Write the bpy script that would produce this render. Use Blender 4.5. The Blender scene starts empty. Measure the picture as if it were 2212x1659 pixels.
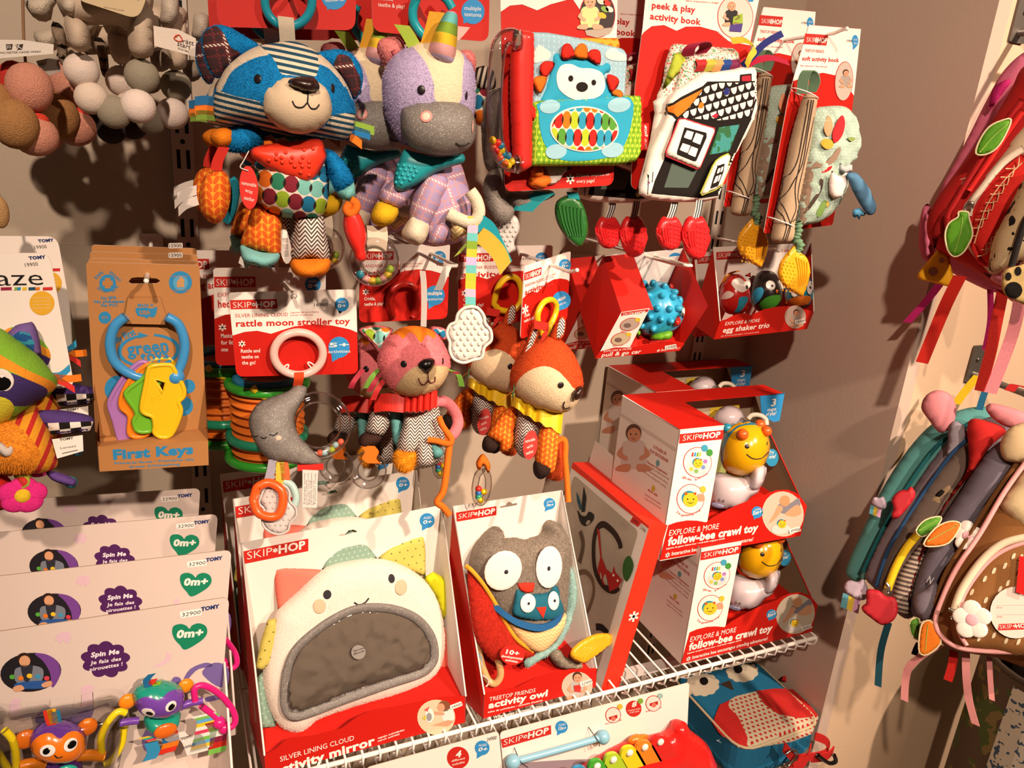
import bpy, bmesh, math, random
import numpy as np
from mathutils import Vector as V, Matrix, geometry, noise
random.seed(7)
scene = bpy.context.scene
COL = scene.collection

# ---------------------------------------------------------------- camera
CAM = np.array([0.0, -1.25, 1.55])
FPX = 1600.0
PP = np.array([1106.0, 829.5])
R = np.array([[0.91201437, -0.40297115, 0.07644631],
              [-0.05609653, -0.30717977, -0.94999672],
              [0.40630403, 0.86212229, -0.30275764]])
cd = bpy.data.cameras.new('camera')
cd.sensor_width = 36.0
cd.lens = FPX / 2212 * 36
cd.clip_start = 0.02
cam = bpy.data.objects.new('camera', cd)
COL.objects.link(cam)
M = Matrix.Identity(4)
for i in range(3):
    M[i][0] = R[0, i]; M[i][1] = -R[1, i]; M[i][2] = -R[2, i]; M[i][3] = CAM[i]
cam.matrix_world = M
scene.camera = cam

# ---------------------------------------------------------------- light and exposure
vs = scene.view_settings
vs.view_transform = 'Standard'; vs.look = 'None'; vs.gamma = 1.0; vs.use_curve_mapping = False
vs.exposure = 0.0
scene.cycles.max_bounces = 8
scene.cycles.transparent_max_bounces = 16
scene.cycles.caustics_reflective = False
scene.cycles.caustics_refractive = False
wd = bpy.data.worlds.new('shop_ambient'); scene.world = wd
wd.use_nodes = True
bgn = wd.node_tree.nodes['Background']
bgn.inputs[0].default_value = (1.0, 0.72, 0.52, 1); bgn.inputs[1].default_value = 0.04

def spot(name, loc, target, power, size=70, blend=0.6, radius=0.035, col=(1.0, 0.765, 0.59)):
    l = bpy.data.lights.new(name, 'SPOT'); l.energy = power; l.spot_size = math.radians(size)
    l.spot_blend = blend; l.shadow_soft_size = radius; l.color = col
    o = bpy.data.objects.new(name, l); COL.objects.link(o); o.location = loc
    o.rotation_euler = (V(target) - V(loc)).to_track_quat('-Z', 'Y').to_euler()
    return o
spot('ceiling_spot', (0.80, -2.3, 2.58), (0.48, -0.3, 0.86), 325, 46, 1.0)
spot('ceiling_spot.001', (-0.30, -2.05, 2.65), (0.70, -0.2, 1.40), 185)
spot('ceiling_spot.002', (1.75, -2.1, 2.75), (1.45, -0.35, 0.98), 340, 66, 0.8)

# ---------------------------------------------------------------- measuring helpers
def ray(u, v):
    return R.T @ np.array([u - PP[0], v - PP[1], FPX])
def at(u, v, Y):
    d = ray(u, v); return CAM + d * ((Y - CAM[1]) / d[1])
def atx(u, v, X):
    d = ray(u, v); return CAM + d * ((X - CAM[0]) / d[0])
def atz(u, v, Z):
    d = ray(u, v); return CAM + d * ((Z - CAM[2]) / d[2])
def nrm(a):
    a = np.asarray(a, float); return a / np.linalg.norm(a)
def Z(x0, y0, h):
    s = 1659.0 / h
    def f(*pts):
        if isinstance(pts[0], str):
            n = [float(k) for k in pts[0].split()]; pts = list(zip(n[::2], n[1::2]))
        r = [(x0 + a / s, y0 + b / s) for a, b in pts]
        return r
    return f
zA = Z(0, 0, 540); zB = Z(400, 0, 600); zC = Z(740, 0, 600); zD = Z(1030, 0, 560); zE = Z(1370, 0, 560)
zF = Z(0, 480, 620); zG = Z(420, 520, 640); zH = Z(740, 520, 600); zI = Z(1220, 480, 1659 / 3.8138)
zJ = Z(1220, 740, 500); zK = Z(1220, 1080, 440); zL = Z(960, 1040, 540); zM = Z(460, 980, 679)
zN = Z(0, 1040, 619); zO = Z(860, 1360, 1659 / 2.3042); zQ = Z(1800, 100, 760); zR = Z(1800, 780, 879); zS = Z(1600, 0, 800)

class Frame:
    """a flat working plane standing in the world: origin, x and y along it, n out of it"""
    def __init__(s, O, ex, ey):
        s.O = np.asarray(O, float); s.ex = nrm(ex)
        s.n = nrm(np.cross(s.ex, ey)); s.ey = np.cross(s.n, s.ex)
    def p(s, x, y, z=0.0):
        return s.O + s.ex * x + s.ey * y + s.n * z
    def q(s, u, v, z=0.0):
        d = ray(u, v); O = s.O + s.n * z
        P = CAM + d * (((O - CAM) @ s.n) / (d @ s.n)) - s.O
        return np.array([P @ s.ex, P @ s.ey])
    def qs(s, pts, z=0.0):
        return [s.q(a, b, z) for a, b in pts]
    def shift(s, z):
        return Frame(s.O + s.n * z, s.ex, s.ey)
    def size(s, u, v, px):
        a = s.q(u, v); b = s.q(u + px, v); return float(np.linalg.norm(a - b))
def quad(tl, tr, bl, Y, Yr=None, Yb=None):
    a = at(*tl, Y); b = at(*tr, Y if Yr is None else Yr); c = at(*bl, Y if Yb is None else Yb)
    return Frame(c, b - a, a - c)
def facing(u, v, Y, yaw=None, tilt=None, roll=0.0):
    """yaw: degrees the front turns towards the left, tilt: degrees it looks up; default looks at the shopper"""
    O = at(u, v, Y); d = CAM - O
    if yaw is None: yaw = math.degrees(math.atan2(-d[0], -d[1]))
    if tilt is None: tilt = math.degrees(math.atan2(d[2], math.hypot(d[0], d[1])))
    y, t, r = map(math.radians, (yaw, tilt, roll))
    n = np.array([-math.sin(y) * math.cos(t), -math.cos(y) * math.cos(t), math.sin(t)])
    ex = np.array([math.cos(y), -math.sin(y), 0]); ey = np.cross(n, ex)
    return Frame(O, ex * math.cos(r) + ey * math.sin(r), -ex * math.sin(r) + ey * math.cos(r))
def wall_frame(u, v, Y): return facing(u, v, Y, 0, 0)

# ---------------------------------------------------------------- materials
def lin(c):
    if isinstance(c, str):
        c = [int(c[i:i + 2], 16) / 255 for i in (0, 2, 4)]
        c = [x / 12.92 if x <= 0.04045 else ((x + 0.055) / 1.055) ** 2.4 for x in c]
    return tuple(c[:3]) + (1.0,)
class NT:
    def __init__(s, nt): s.t = nt; s.N = nt.nodes; s.L = nt.links
    def new(s, k, **kw):
        n = s.N.new('ShaderNode' + k)
        for a, b in kw.items(): setattr(n, a, b)
        return n
    def put(s, sock, val):
        if isinstance(val, bpy.types.NodeSocket): s.L.new(val, sock)
        elif isinstance(val, str): sock.default_value = lin(val)
        elif isinstance(val, (tuple, list)): sock.default_value = val if len(val) == len(sock.default_value) else lin(val)
        else: sock.default_value = val
    def m(s, op, a, b=None, c=None):
        n = s.new('Math', operation=op)
        for i, x in enumerate((a, b, c)):
            if x is not None: s.put(n.inputs[i], x)
        return n.outputs[0]
    def attr(s, name, out='Fac'):
        return s.new('Attribute', attribute_name=name).outputs[out]
    def xy(s):
        if not hasattr(s, '_xy'):
            n = s.new('SeparateXYZ'); s.L.new(s.attr('pc', 'Vector'), n.inputs[0]); s._xy = (n.outputs[0], n.outputs[1])
        return s._xy
    def mix(s, f, a, b):
        n = s.new('Mix', data_type='RGBA'); s.put(n.inputs[0], f); s.put(n.inputs[6], a); s.put(n.inputs[7], b)
        return n.outputs[2]
    def obj(s): return s.new('TexCoord').outputs['Object']
    def noise(s, scale, detail=2.0, vec=None):
        n = s.new('TexNoise'); n.inputs['Scale'].default_value = scale; n.inputs['Detail'].default_value = detail
        s.L.new(vec if vec is not None else s.obj(), n.inputs['Vector']); return n.outputs[0]
    def rotxy(s, ang):
        x, y = s.xy(); a = math.radians(ang)
        return (s.m('ADD', s.m('MULTIPLY', x, math.cos(a)), s.m('MULTIPLY', y, math.sin(a))),
                s.m('SUBTRACT', s.m('MULTIPLY', y, math.cos(a)), s.m('MULTIPLY', x, math.sin(a))))
    def frac(s, a): return s.m('FRACT', a)
    def lt(s, a, b): return s.m('LESS_THAN', a, b)
    def gt(s, a, b): return s.m('GREATER_THAN', a, b)
    def ramp(s, f, cols):
        n = s.new('ValToRGB'); r = n.color_ramp; r.interpolation = 'CONSTANT'
        while len(r.elements) < len(cols): r.elements.new(0.5)
        for i, c in enumerate(cols): r.elements[i].position = i / len(cols); r.elements[i].color = lin(c)
        s.L.new(f, n.inputs[0]); return n.outputs[0]

# patterns: functions of the fabric's own coordinates (metres)
def stripes(c1, c2, per, duty=0.5, ang=0):
    def f(t):
        x, y = t.rotxy(ang); return t.mix(t.lt(t.frac(t.m('DIVIDE', y, per)), duty), c1, c2)
    return f
def bands(cols, per, ang=0, off=0.0):
    def f(t):
        x, y = t.rotxy(ang); y = t.m('SUBTRACT', y, off); return t.ramp(t.frac(t.m('DIVIDE', y, per)), cols)
    return f
def chevron(c1, c2, w=0.011, h=0.0042, ang=0, slope=1.0, duty=0.5):
    def f(t):
        x, y = t.rotxy(ang)
        zz = t.m('MULTIPLY', t.m('PINGPONG', x, w), slope)
        return t.mix(t.lt(t.frac(t.m('DIVIDE', t.m('ADD', y, zz), h)), duty), c1, c2)
    return f
def knit(c1, c2, w=0.007, h=0.0085, ang=0, slope=0.8):
    def f(t):
        x, y = t.rotxy(ang)
        zz = t.m('MULTIPLY', t.m('PINGPONG', x, w), slope)
        v = t.m('SUBTRACT', t.frac(t.m('DIVIDE', t.m('SUBTRACT', y, zz), h)), 0.5)
        u = t.m('SUBTRACT', t.frac(t.m('DIVIDE', x, w)), 0.5)
        d = t.m('ADD', t.m('POWER', t.m('DIVIDE', t.m('ABSOLUTE', u), 0.46), 2.0), t.m('POWER', t.m('DIVIDE', t.m('ABSOLUTE', v), 0.47), 2.0))
        return t.mix(t.lt(d, 1.0), c2, c1)
    return f
def plaid(bg, line1, line2, per=0.03, ang=0, fine=0.004):
    def f(t):
        x, y = t.rotxy(ang); c = bg
        for a, b in ((x, y), (y, x)):
            u = t.m('ABSOLUTE', t.m('SUBTRACT', t.frac(t.m('DIVIDE', a, per)), 0.5))
            dash = t.lt(t.frac(t.m('DIVIDE', t.m('ADD', a, b), fine)), 0.55)
            c = t.mix(t.m('MULTIPLY', t.lt(u, 0.10), 0.35), c, line2)
            c = t.mix(t.m('MULTIPLY', t.lt(u, 0.035), dash), c, line1)
            c = t.mix(t.m('MULTIPLY', t.lt(t.m('ABSOLUTE', t.m('SUBTRACT', u, 0.30)), 0.03), dash), c, line2)
        return c
    return f
def ovals(bg, cols, dark, w=0.017, h=0.021, ang=0):
    def f(t):
        x, y = t.rotxy(ang)
        vy = t.m('DIVIDE', y, h); row = t.m('FLOOR', vy)
        u = t.m('ADD', t.m('DIVIDE', x, w), t.m('MULTIPLY', row, 0.5))
        cv = t.m('SUBTRACT', t.frac(vy), 0.5); col = t.m('FLOOR', u); cu = t.m('SUBTRACT', t.frac(u), 0.5)
        k2 = t.m('POWER', t.m('DIVIDE', t.m('ABSOLUTE', cv), 0.53), 1.7)
        def e(du): return t.lt(t.m('ADD', t.m('POWER', t.m('DIVIDE', t.m('ABSOLUTE', t.m('ADD', cu, du)), 0.62), 1.7), k2), 1.0)
        a, b, c = e(0.0), e(1.0), e(-1.0)
        n = t.new('TexWhiteNoise', noise_dimensions='2D'); cv_ = t.new('CombineXYZ')
        t.put(cv_.inputs[0], col); t.put(cv_.inputs[1], row); t.L.new(cv_.outputs[0], n.inputs['Vector'])
        cc = t.ramp(n.outputs['Value'], cols)
        r = t.mix(a, bg, cc)
        return t.mix(t.m('MULTIPLY', a, t.m('MAXIMUM', b, c)), r, dark)
    return f
def dots(bg, c, per=0.01, r=0.22, ang=0):
    def f(t):
        x, y = t.rotxy(ang); vy = t.m('DIVIDE', y, per * 0.87); row = t.m('FLOOR', vy)
        u = t.m('SUBTRACT', t.frac(t.m('ADD', t.m('DIVIDE', x, per), t.m('MULTIPLY', row, 0.5))), 0.5)
        v = t.m('SUBTRACT', t.frac(vy), 0.5)
        d = t.m('ADD', t.m('MULTIPLY', u, u), t.m('MULTIPLY', v, v))
        return t.mix(t.lt(d, r * r), bg, c)
    return f
def glitter(c, hi='f4f0ea'):
    def f(t):
        v = t.new('TexVoronoi'); v.inputs['Scale'].default_value = 1500; t.L.new(t.obj(), v.inputs['Vector'])
        n = t.new('SeparateColor'); t.L.new(v.outputs['Color'], n.inputs[0])
        k = t.m('MULTIPLY', t.gt(n.outputs[0], 0.9), t.m('MULTIPLY', t.noise(180, 2), 0.5))
        g = t.mix(t.m('MULTIPLY', t.noise(700, 1), 0.45), c, '57524c')
        return t.mix(k, g, hi)
    return f
def blotch(c1, c2, scale=60, lo=0.55):
    def f(t): return t.mix(t.gt(t.noise(scale, 1), lo), c1, c2)
    return f
def shingle(c, line, w=0.013, h=0.011, ang=0):
    def f(t):
        x, y = t.rotxy(ang); vy = t.m('DIVIDE', y, h); row = t.m('FLOOR', vy)
        u = t.m('SUBTRACT', t.frac(t.m('ADD', t.m('DIVIDE', x, w), t.m('MULTIPLY', row, 0.5))), 0.5)
        v = t.m('SUBTRACT', t.frac(vy), 1.0)
        d = t.m('SQRT', t.m('ADD', t.m('MULTIPLY', u, u), t.m('MULTIPLY', t.m('MULTIPLY', v, v), 0.30)))
        k = t.gt(d, 0.40)
        return t.mix(k, c, line)
    return f

MATS = {}
def mat(key, base='ffffff', layers=(), rough=0.6, sheen=0.0, bump=0.0, bscale=600, coat=0.0, metal=0.0, trans=0.0, vary=0.0, vscale=220, alpha=1.0, ior=1.45, spec=0.5, sss=0.0):
    if key in MATS: return MATS[key]
    m = bpy.data.materials.new(key); m.use_nodes = True
    t = NT(m.node_tree); b = t.N['Principled BSDF']
    c = base(t) if callable(base) else lin(base)
    for a, cc in layers:
        c = t.mix(t.gt(t.attr(a), 0.0), c, cc(t) if callable(cc) else lin(cc))
    if vary:
        k = t.m('ADD', t.m('MULTIPLY', t.noise(vscale, 3), 2 * vary), 1.0 - vary)
        n = t.new('Mix', data_type='RGBA', blend_type='MULTIPLY'); n.inputs[0].default_value = 1
        t.put(n.inputs[6], c); cmb = t.new('CombineColor')
        for i in range(3): t.put(cmb.inputs[i], k)
        t.L.new(cmb.outputs[0], n.inputs[7]); c = n.outputs[2]
    t.put(b.inputs['Base Color'], c)
    b.inputs['Roughness'].default_value = rough; b.inputs['Metallic'].default_value = metal
    b.inputs['Specular IOR Level'].default_value = spec; b.inputs['IOR'].default_value = ior
    if sheen:
        b.inputs['Sheen Weight'].default_value = sheen * 0.5; b.inputs['Sheen Roughness'].default_value = 0.5
        t.put(b.inputs['Sheen Tint'], c)
    if coat: b.inputs['Coat Weight'].default_value = coat; b.inputs['Coat Roughness'].default_value = 0.08
    if trans: b.inputs['Transmission Weight'].default_value = trans
    if alpha < 1: b.inputs['Alpha'].default_value = alpha
    if bump:
        n = t.new('Bump'); n.inputs['Strength'].default_value = bump; n.inputs['Distance'].default_value = 0.002
        t.L.new(t.noise(bscale, 3), n.inputs['Height']); t.L.new(n.outputs[0], b.inputs['Normal'])
    MATS[key] = m; return m
def paper(c): return mat('paper_' + c, c, rough=0.5, spec=0.28)
def plush(c, key=None, **k):
    kw = dict(rough=0.95, sheen=0.5, bump=0.8, bscale=750, vary=0.24, vscale=330, spec=0.15); kw.update(k)
    return mat(key or ('plush_' + c), c, **kw)
def cloth(c, key=None, **k):
    kw = dict(rough=0.85, sheen=0.15, bump=0.25, bscale=900, vary=0.05, spec=0.2); kw.update(k)
    return mat(key or ('cloth_' + str(c)), c, **kw)
def plastic(c, key=None, **k):
    kw = dict(rough=0.28, coat=0.2, spec=0.4); kw.update(k)
    return mat(key or ('plastic_' + c), c, **kw)
def clear(key='clear_plastic', c='ffffff', rough=0.04):
    if key in MATS: return MATS[key]
    m = bpy.data.materials.new(key); m.use_nodes = True; t = NT(m.node_tree)
    t.N.remove(t.N['Principled BSDF']); out = t.N['Material Output']
    tr = t.new('BsdfTransparent'); tr.inputs[0].default_value = (0.9, 0.88, 0.87, 1)
    gl = t.new('BsdfGlossy'); gl.inputs['Roughness'].default_value = rough; t.put(gl.inputs[0], c)
    fr = t.new('Fresnel'); fr.inputs[0].default_value = 1.45
    mx = t.new('MixShader'); t.L.new(t.m('MINIMUM', t.m('MULTIPLY', fr.outputs[0], 2.0), 0.8), mx.inputs[0])
    t.L.new(tr.outputs[0], mx.inputs[1]); t.L.new(gl.outputs[0], mx.inputs[2]); t.L.new(mx.outputs[0], out.inputs[0])
    MATS[key] = m; return m

# ---------------------------------------------------------------- curve helpers
def spline(pts, n=8, closed=True):
    P = [np.asarray(p, float) for p in pts]; out = []; N = len(P)
    rng = N if closed else N - 1
    for i in range(rng):
        p0 = P[(i - 1) % N] if closed or i > 0 else P[i]
        p1 = P[i]; p2 = P[(i + 1) % N]
        p3 = P[(i + 2) % N] if closed or i + 2 < N else p2
        for k in range(n):
            t = k / n
            out.append(0.5 * (2 * p1 + (p2 - p0) * t + (2 * p0 - 5 * p1 + 4 * p2 - p3) * t * t + (3 * p1 - p0 - 3 * p2 + p3) * t ** 3))
    if not closed: out.append(P[-1])
    return out
def resample(pts, step, closed=True):
    P = [np.asarray(p, float) for p in pts]
    if closed: P = P + [P[0]]
    d = [0.0]
    for a, b in zip(P, P[1:]): d.append(d[-1] + np.linalg.norm(b - a))
    n = max(6 if closed else 2, int(round(d[-1] / step)))
    P = np.array(P); tt = np.linspace(0, d[-1], n + 1)
    o = np.stack([np.interp(tt, d, P[:, k]) for k in range(P.shape[1])], 1)
    return list(o[:-1]) if closed else list(o)
def area(p):
    p = np.asarray(p); x, y = p[:, 0], p[:, 1]
    return 0.5 * float(np.sum(x * np.roll(y, -1) - np.roll(x, -1) * y))
def sdf(poly, pts):
    """signed distance, positive inside"""
    A = np.asarray(poly, float); B = np.roll(A, -1, 0); P = np.asarray(pts, float)
    d2 = np.full(len(P), 1e9); ins = np.zeros(len(P), bool)
    for a, b in zip(A, B):
        e = b - a; w = P - a; t = np.clip((w @ e) / max(e @ e, 1e-14), 0, 1)
        q = w - t[:, None] * e; d2 = np.minimum(d2, (q * q).sum(1))
        c = (a[1] > P[:, 1]) != (b[1] > P[:, 1])
        if abs(b[1] - a[1]) > 1e-14:
            xx = a[0] + (P[:, 1] - a[1]) * (b[0] - a[0]) / (b[1] - a[1]); ins ^= c & (P[:, 0] < xx)
    d = np.sqrt(d2); return np.where(ins, d, -d)
def ell(cx, cy, rx, ry=None, rot=0, n=28, a0=0, a1=360):
    ry = rx if ry is None else ry; r = math.radians(rot); o = []
    full = abs(a1 - a0 - 360) < 1e-6
    for i in range(n if full else n + 1):
        a = math.radians(a0 + (a1 - a0) * i / n); x, y = rx * math.cos(a), ry * math.sin(a)
        o.append((cx + x * math.cos(r) - y * math.sin(r), cy + x * math.sin(r) + y * math.cos(r)))
    return o
def rrect(x0, y0, x1, y1, r, n=6):
    o = []
    for cx, cy, a in ((x1 - r, y1 - r, 0), (x0 + r, y1 - r, 90), (x0 + r, y0 + r, 180), (x1 - r, y0 + r, 270)):
        for i in range(n + 1):
            t = math.radians(a + 90 * i / n); o.append((cx + r * math.cos(t), cy + r * math.sin(t)))
    return o
def rpoly(pts, r, n=5):
    """polygon with rounded corners"""
    P = [np.asarray(p, float) for p in pts]; o = []; N = len(P)
    rr = r if isinstance(r, (list, tuple)) else [r] * N
    for i in range(N):
        a, b, c = P[i - 1], P[i], P[(i + 1) % N]; k = rr[i]
        if k <= 0: o.append(b); continue
        k1 = min(k, np.linalg.norm(a - b) * 0.48); k2 = min(k, np.linalg.norm(c - b) * 0.48)
        s = b + nrm(a - b) * k1; e = b + nrm(c - b) * k2
        for j in range(n + 1):
            t = j / n; o.append((1 - t) ** 2 * s + 2 * t * (1 - t) * b + t * t * e)
    return o
def star(cx, cy, r, n=6, w=0.16, rot=0):
    """an asterisk as separate bars"""
    o = []
    for i in range(n // 2):
        a = math.radians(rot + 180 * i / (n // 2)); dx, dy = math.cos(a), math.sin(a)
        o.append([(cx + dx * r * s1 - dy * r * w * s2, cy + dy * r * s1 + dx * r * w * s2) for s1, s2 in ((-1, -1), (1, -1), (1, 1), (-1, 1))])
    return o

# ---------------------------------------------------------------- lettering
FONT_CACHE = {}
def glyphs(s, bold):
    k = (s, bold)
    if k not in FONT_CACHE:
        c = bpy.data.curves.new('lettering', 'FONT'); c.body = s; c.size = 1.0; c.resolution_u = 2
        c.fill_mode = 'FRONT'; c.offset = bold; c.space_character = 1.0 + bold * 1.2
        o = bpy.data.objects.new('lettering', c); COL.objects.link(o)
        bpy.context.view_layer.update()
        dg = bpy.context.evaluated_depsgraph_get(); me = o.evaluated_get(dg).to_mesh()
        v = np.array([x.co[:2] for x in me.vertices]).reshape(-1, 2); fs = [tuple(p.vertices) for p in me.polygons]
        o.evaluated_get(dg).to_mesh_clear(); bpy.data.objects.remove(o); bpy.data.curves.remove(c)
        if len(v) == 0: v = np.zeros((1, 2))
        v = v - np.array([v[:, 0].min(), 0]); FONT_CACHE[k] = (v, fs)
    return FONT_CACHE[k]

# ---------------------------------------------------------------- mesh builder
ORIGIN = {}
class MB:
    def __init__(s): s.v = []; s.f = []; s.mi = []; s.sm = []; s.mats = []; s.pc = {}; s.attrs = {}
    def mid(s, m):
        if isinstance(m, str): m = paper(m)
        if m not in s.mats: s.mats.append(m)
        return s.mats.index(m)
    def add(s, vs, fs, m, smooth=False, pc=None, attrs=None):
        b = len(s.v); s.v.extend([tuple(map(float, p)) for p in vs]); k = s.mid(m)
        for f in fs: s.f.append(tuple(i + b for i in f)); s.mi.append(k); s.sm.append(smooth)
        if pc is not None:
            for i, q in enumerate(pc): s.pc[b + i] = tuple(q)
        if attrs:
            for a, vals in attrs.items():
                d = s.attrs.setdefault(a, {})
                for i, x in enumerate(vals): d[b + i] = float(x)
        return b
    def poly(s, fr, pts, m, z=0.0):
        pts = list(pts)
        if area(pts) < 0: pts = pts[::-1]
        s.add([fr.p(x, y, z) for x, y in pts], [tuple(range(len(pts)))], m, pc=[(x, y, 0) for x, y in pts])
    def ppoly(s, fr, px, m, z=0.0, smooth=0):
        """px: measured outline"""
        if smooth: px = spline(px, smooth)
        s.poly(fr, [fr.q(a, b) for a, b in px], m, z)
    def slab(s, fr, pts, z0, z1, m, edge=None, holes=()):
        pts = [tuple(p) for p in pts]
        if area(pts) < 0: pts = pts[::-1]
        n = len(pts); edge = edge or m
        if holes:
            hs = [[tuple(p) for p in (h if area(h) < 0 else h[::-1])] for h in holes]
            allp = list(pts); loops = [list(range(n))]
            for h in hs: loops.append(list(range(len(allp), len(allp) + len(h)))); allp += h
            ed = [(l[i], l[(i + 1) % len(l)]) for l in loops for i in range(len(l))]
            r = geometry.delaunay_2d_cdt([V(p) for p in allp], ed, [], 1, 1e-7)
            vv = [tuple(x) for x in r[0]]; tr = []
            for f in r[2]:
                c = np.mean([vv[i] for i in f], 0)
                if all(sdf(h, [c])[0] < 0 for h in hs) and sdf(pts, [c])[0] > 0: tr.append(tuple(f))
            for zz, fl in ((z1, False), (z0, True)):
                s.add([fr.p(x, y, zz) for x, y in vv], [f[::-1] if fl else f for f in tr], m, pc=[(x, y, 0) for x, y in vv])
            for lp in loops:
                q = [allp[i] for i in lp]; k = len(q)
                s.add([fr.p(x, y, z0) for x, y in q] + [fr.p(x, y, z1) for x, y in q], [(i, (i + 1) % k, (i + 1) % k + k, i + k) for i in range(k)], edge)
            return
        s.add([fr.p(x, y, z1) for x, y in pts], [tuple(range(n))], m, pc=[(x, y, 0) for x, y in pts])
        s.add([fr.p(x, y, z0) for x, y in pts], [tuple(range(n))[::-1]], m, pc=[(x, y, 0) for x, y in pts])
        s.add([fr.p(x, y, z0) for x, y in pts] + [fr.p(x, y, z1) for x, y in pts], [(i, (i + 1) % n, (i + 1) % n + n, i + n) for i in range(n)], edge)
    def pslab(s, fr, px, z0, z1, m, edge=None, smooth=0, r=0, holes=()):
        if smooth: px = spline(px, smooth)
        q = [fr.q(a, b) for a, b in px]
        if r: q = rpoly(q, r)
        s.slab(fr, q, z0, z1, m, edge, [[fr.q(a, b) for a, b in h] for h in holes])
    def text(s, fr, txt, a, b, h, m, z=0.0006, bold=0.0, slant=0.0):
        """a, b: measured left and right end of the baseline; h: measured capital height"""
        p0 = fr.q(*a); p1 = fr.q(*b); d = p1 - p0; w = np.linalg.norm(d); d = d / w
        hh = np.linalg.norm(fr.q(a[0], a[1] - h) - p0); up = np.array([-d[1], d[0]])
        v, fs = glyphs(txt, bold); sx = w / max(v[:, 0].max(), 1e-6); sy = hh / 0.70
        P = [p0 + d * (x * sx + slant * y * sy) + up * (y * sy) for x, y in v]
        s.add([fr.p(x, y, z) for x, y in P], fs, m)
    def tube(s, pts, r, m, closed=False, seg=10, flat=1.0, cap=True, pc=False, up=None):
        P = [np.asarray(p, float) for p in pts]; N = len(P); rr = r if isinstance(r, (list, tuple, np.ndarray)) else [r] * N
        vs = []; nv = None; pcs = []; L = 0.0
        for i in range(N):
            a = P[i - 1] if closed or i > 0 else P[i]; b = P[(i + 1) % N] if closed or i < N - 1 else P[i]
            t = nrm(b - a)
            if up is not None: nv = np.cross(np.cross(t, up), t)
            elif nv is None:
                nv = np.cross(t, (0, 0, 1.0))
                if np.linalg.norm(nv) < 0.05: nv = np.cross(t, (1.0, 0, 0))
            nv = nrm(nv - t * (nv @ t)); bv = np.cross(t, nv)
            if i: L += np.linalg.norm(P[i] - P[i - 1])
            for k in range(seg):
                an = 2 * math.pi * k / seg
                vs.append(P[i] + nv * math.cos(an) * rr[i] * flat + bv * math.sin(an) * rr[i])
                pcs.append((math.sin(an) * rr[i] * 1.3, L, 0))
        fs = []
        for i in range(N if closed else N - 1):
            j = (i + 1) % N
            for k in range(seg):
                l = (k + 1) % seg; fs.append((i * seg + k, j * seg + k, j * seg + l, i * seg + l)[::-1])
        if not closed and cap:
            fs.append(tuple(range(seg))); fs.append(tuple(range((N - 1) * seg, N * seg))[::-1])
        s.add(vs, fs, m, True, pc=pcs)
    def ribbon(s, pts, wvec, m, th=0.0008):
        """a strip following pts, wvec its half width vector (one, or one per point)"""
        P = [np.asarray(p, float) for p in pts]; N = len(P)
        W = [np.asarray(wvec, float)] * N if np.ndim(wvec[0]) == 0 else [np.asarray(w, float) for w in wvec]
        vs = []; pcs = []; L = 0
        for i in range(N):
            a = P[max(i - 1, 0)]; b = P[min(i + 1, N - 1)]; n = nrm(np.cross(nrm(b - a), W[i])) * th / 2
            if i: L += np.linalg.norm(P[i] - P[i - 1])
            vs += [P[i] - W[i] - n, P[i] + W[i] - n, P[i] + W[i] + n, P[i] - W[i] + n]
            w = np.linalg.norm(W[i]); pcs += [(-w, L, 0), (w, L, 0), (w, L, 0), (-w, L, 0)]
        fs = []
        for i in range(N - 1):
            for k in range(4):
                l = (k + 1) % 4; fs.append((i * 4 + k, i * 4 + l, i * 4 + 4 + l, i * 4 + 4 + k))
        fs += [(3, 2, 1, 0), tuple(4 * (N - 1) + k for k in range(4))]
        s.add(vs, fs, m, False, pc=pcs)
    def ball(s, c, r, m, ax=None, seg=20, rings=12, attrs=None, fn=None):
        """ellipsoid; r scalar or (rx, ry, rz) along ax rows"""
        rx = (r, r, r) if np.ndim(r) == 0 else r; A = np.eye(3) if ax is None else np.asarray(ax, float)
        vs = []; c = np.asarray(c, float); loc = []
        for i in range(rings + 1):
            th = math.pi * i / rings
            for k in range(seg):
                ph = 2 * math.pi * k / seg; q = np.array([math.sin(th) * math.cos(ph), math.sin(th) * math.sin(ph), math.cos(th)])
                loc.append(q); d = fn(q) if fn else 1.0
                vs.append(c + (A.T @ (q * rx)) * d)
        fs = [(i * seg + k, (i + 1) * seg + k, (i + 1) * seg + (k + 1) % seg, i * seg + (k + 1) % seg) for i in range(rings) for k in range(seg)]
        s.add(vs, fs, m, True, pc=[(q[0] * rx[0] * 1.2, q[2] * rx[2] * 1.2, 0) for q in loc], attrs=attrs(loc) if attrs else None)
    def box(s, fr, x0, x1, y0, y1, z0, z1, m):
        P = [fr.p(x, y, z) for z in (z0, z1) for x, y in ((x0, y0), (x1, y0), (x1, y1), (x0, y1))]
        s.add(P, [(3, 2, 1, 0), (4, 5, 6, 7), (0, 1, 5, 4), (1, 2, 6, 5), (2, 3, 7, 6), (3, 0, 4, 7)], m)
    def hexa(s, P, m, skip=()):
        """eight corners: bottom ring then top ring"""
        F_ = [(3, 2, 1, 0), (4, 5, 6, 7), (0, 1, 5, 4), (1, 2, 6, 5), (2, 3, 7, 6), (3, 0, 4, 7)]
        s.add(P, [f for i, f in enumerate(F_) if i not in skip], m)
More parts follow.
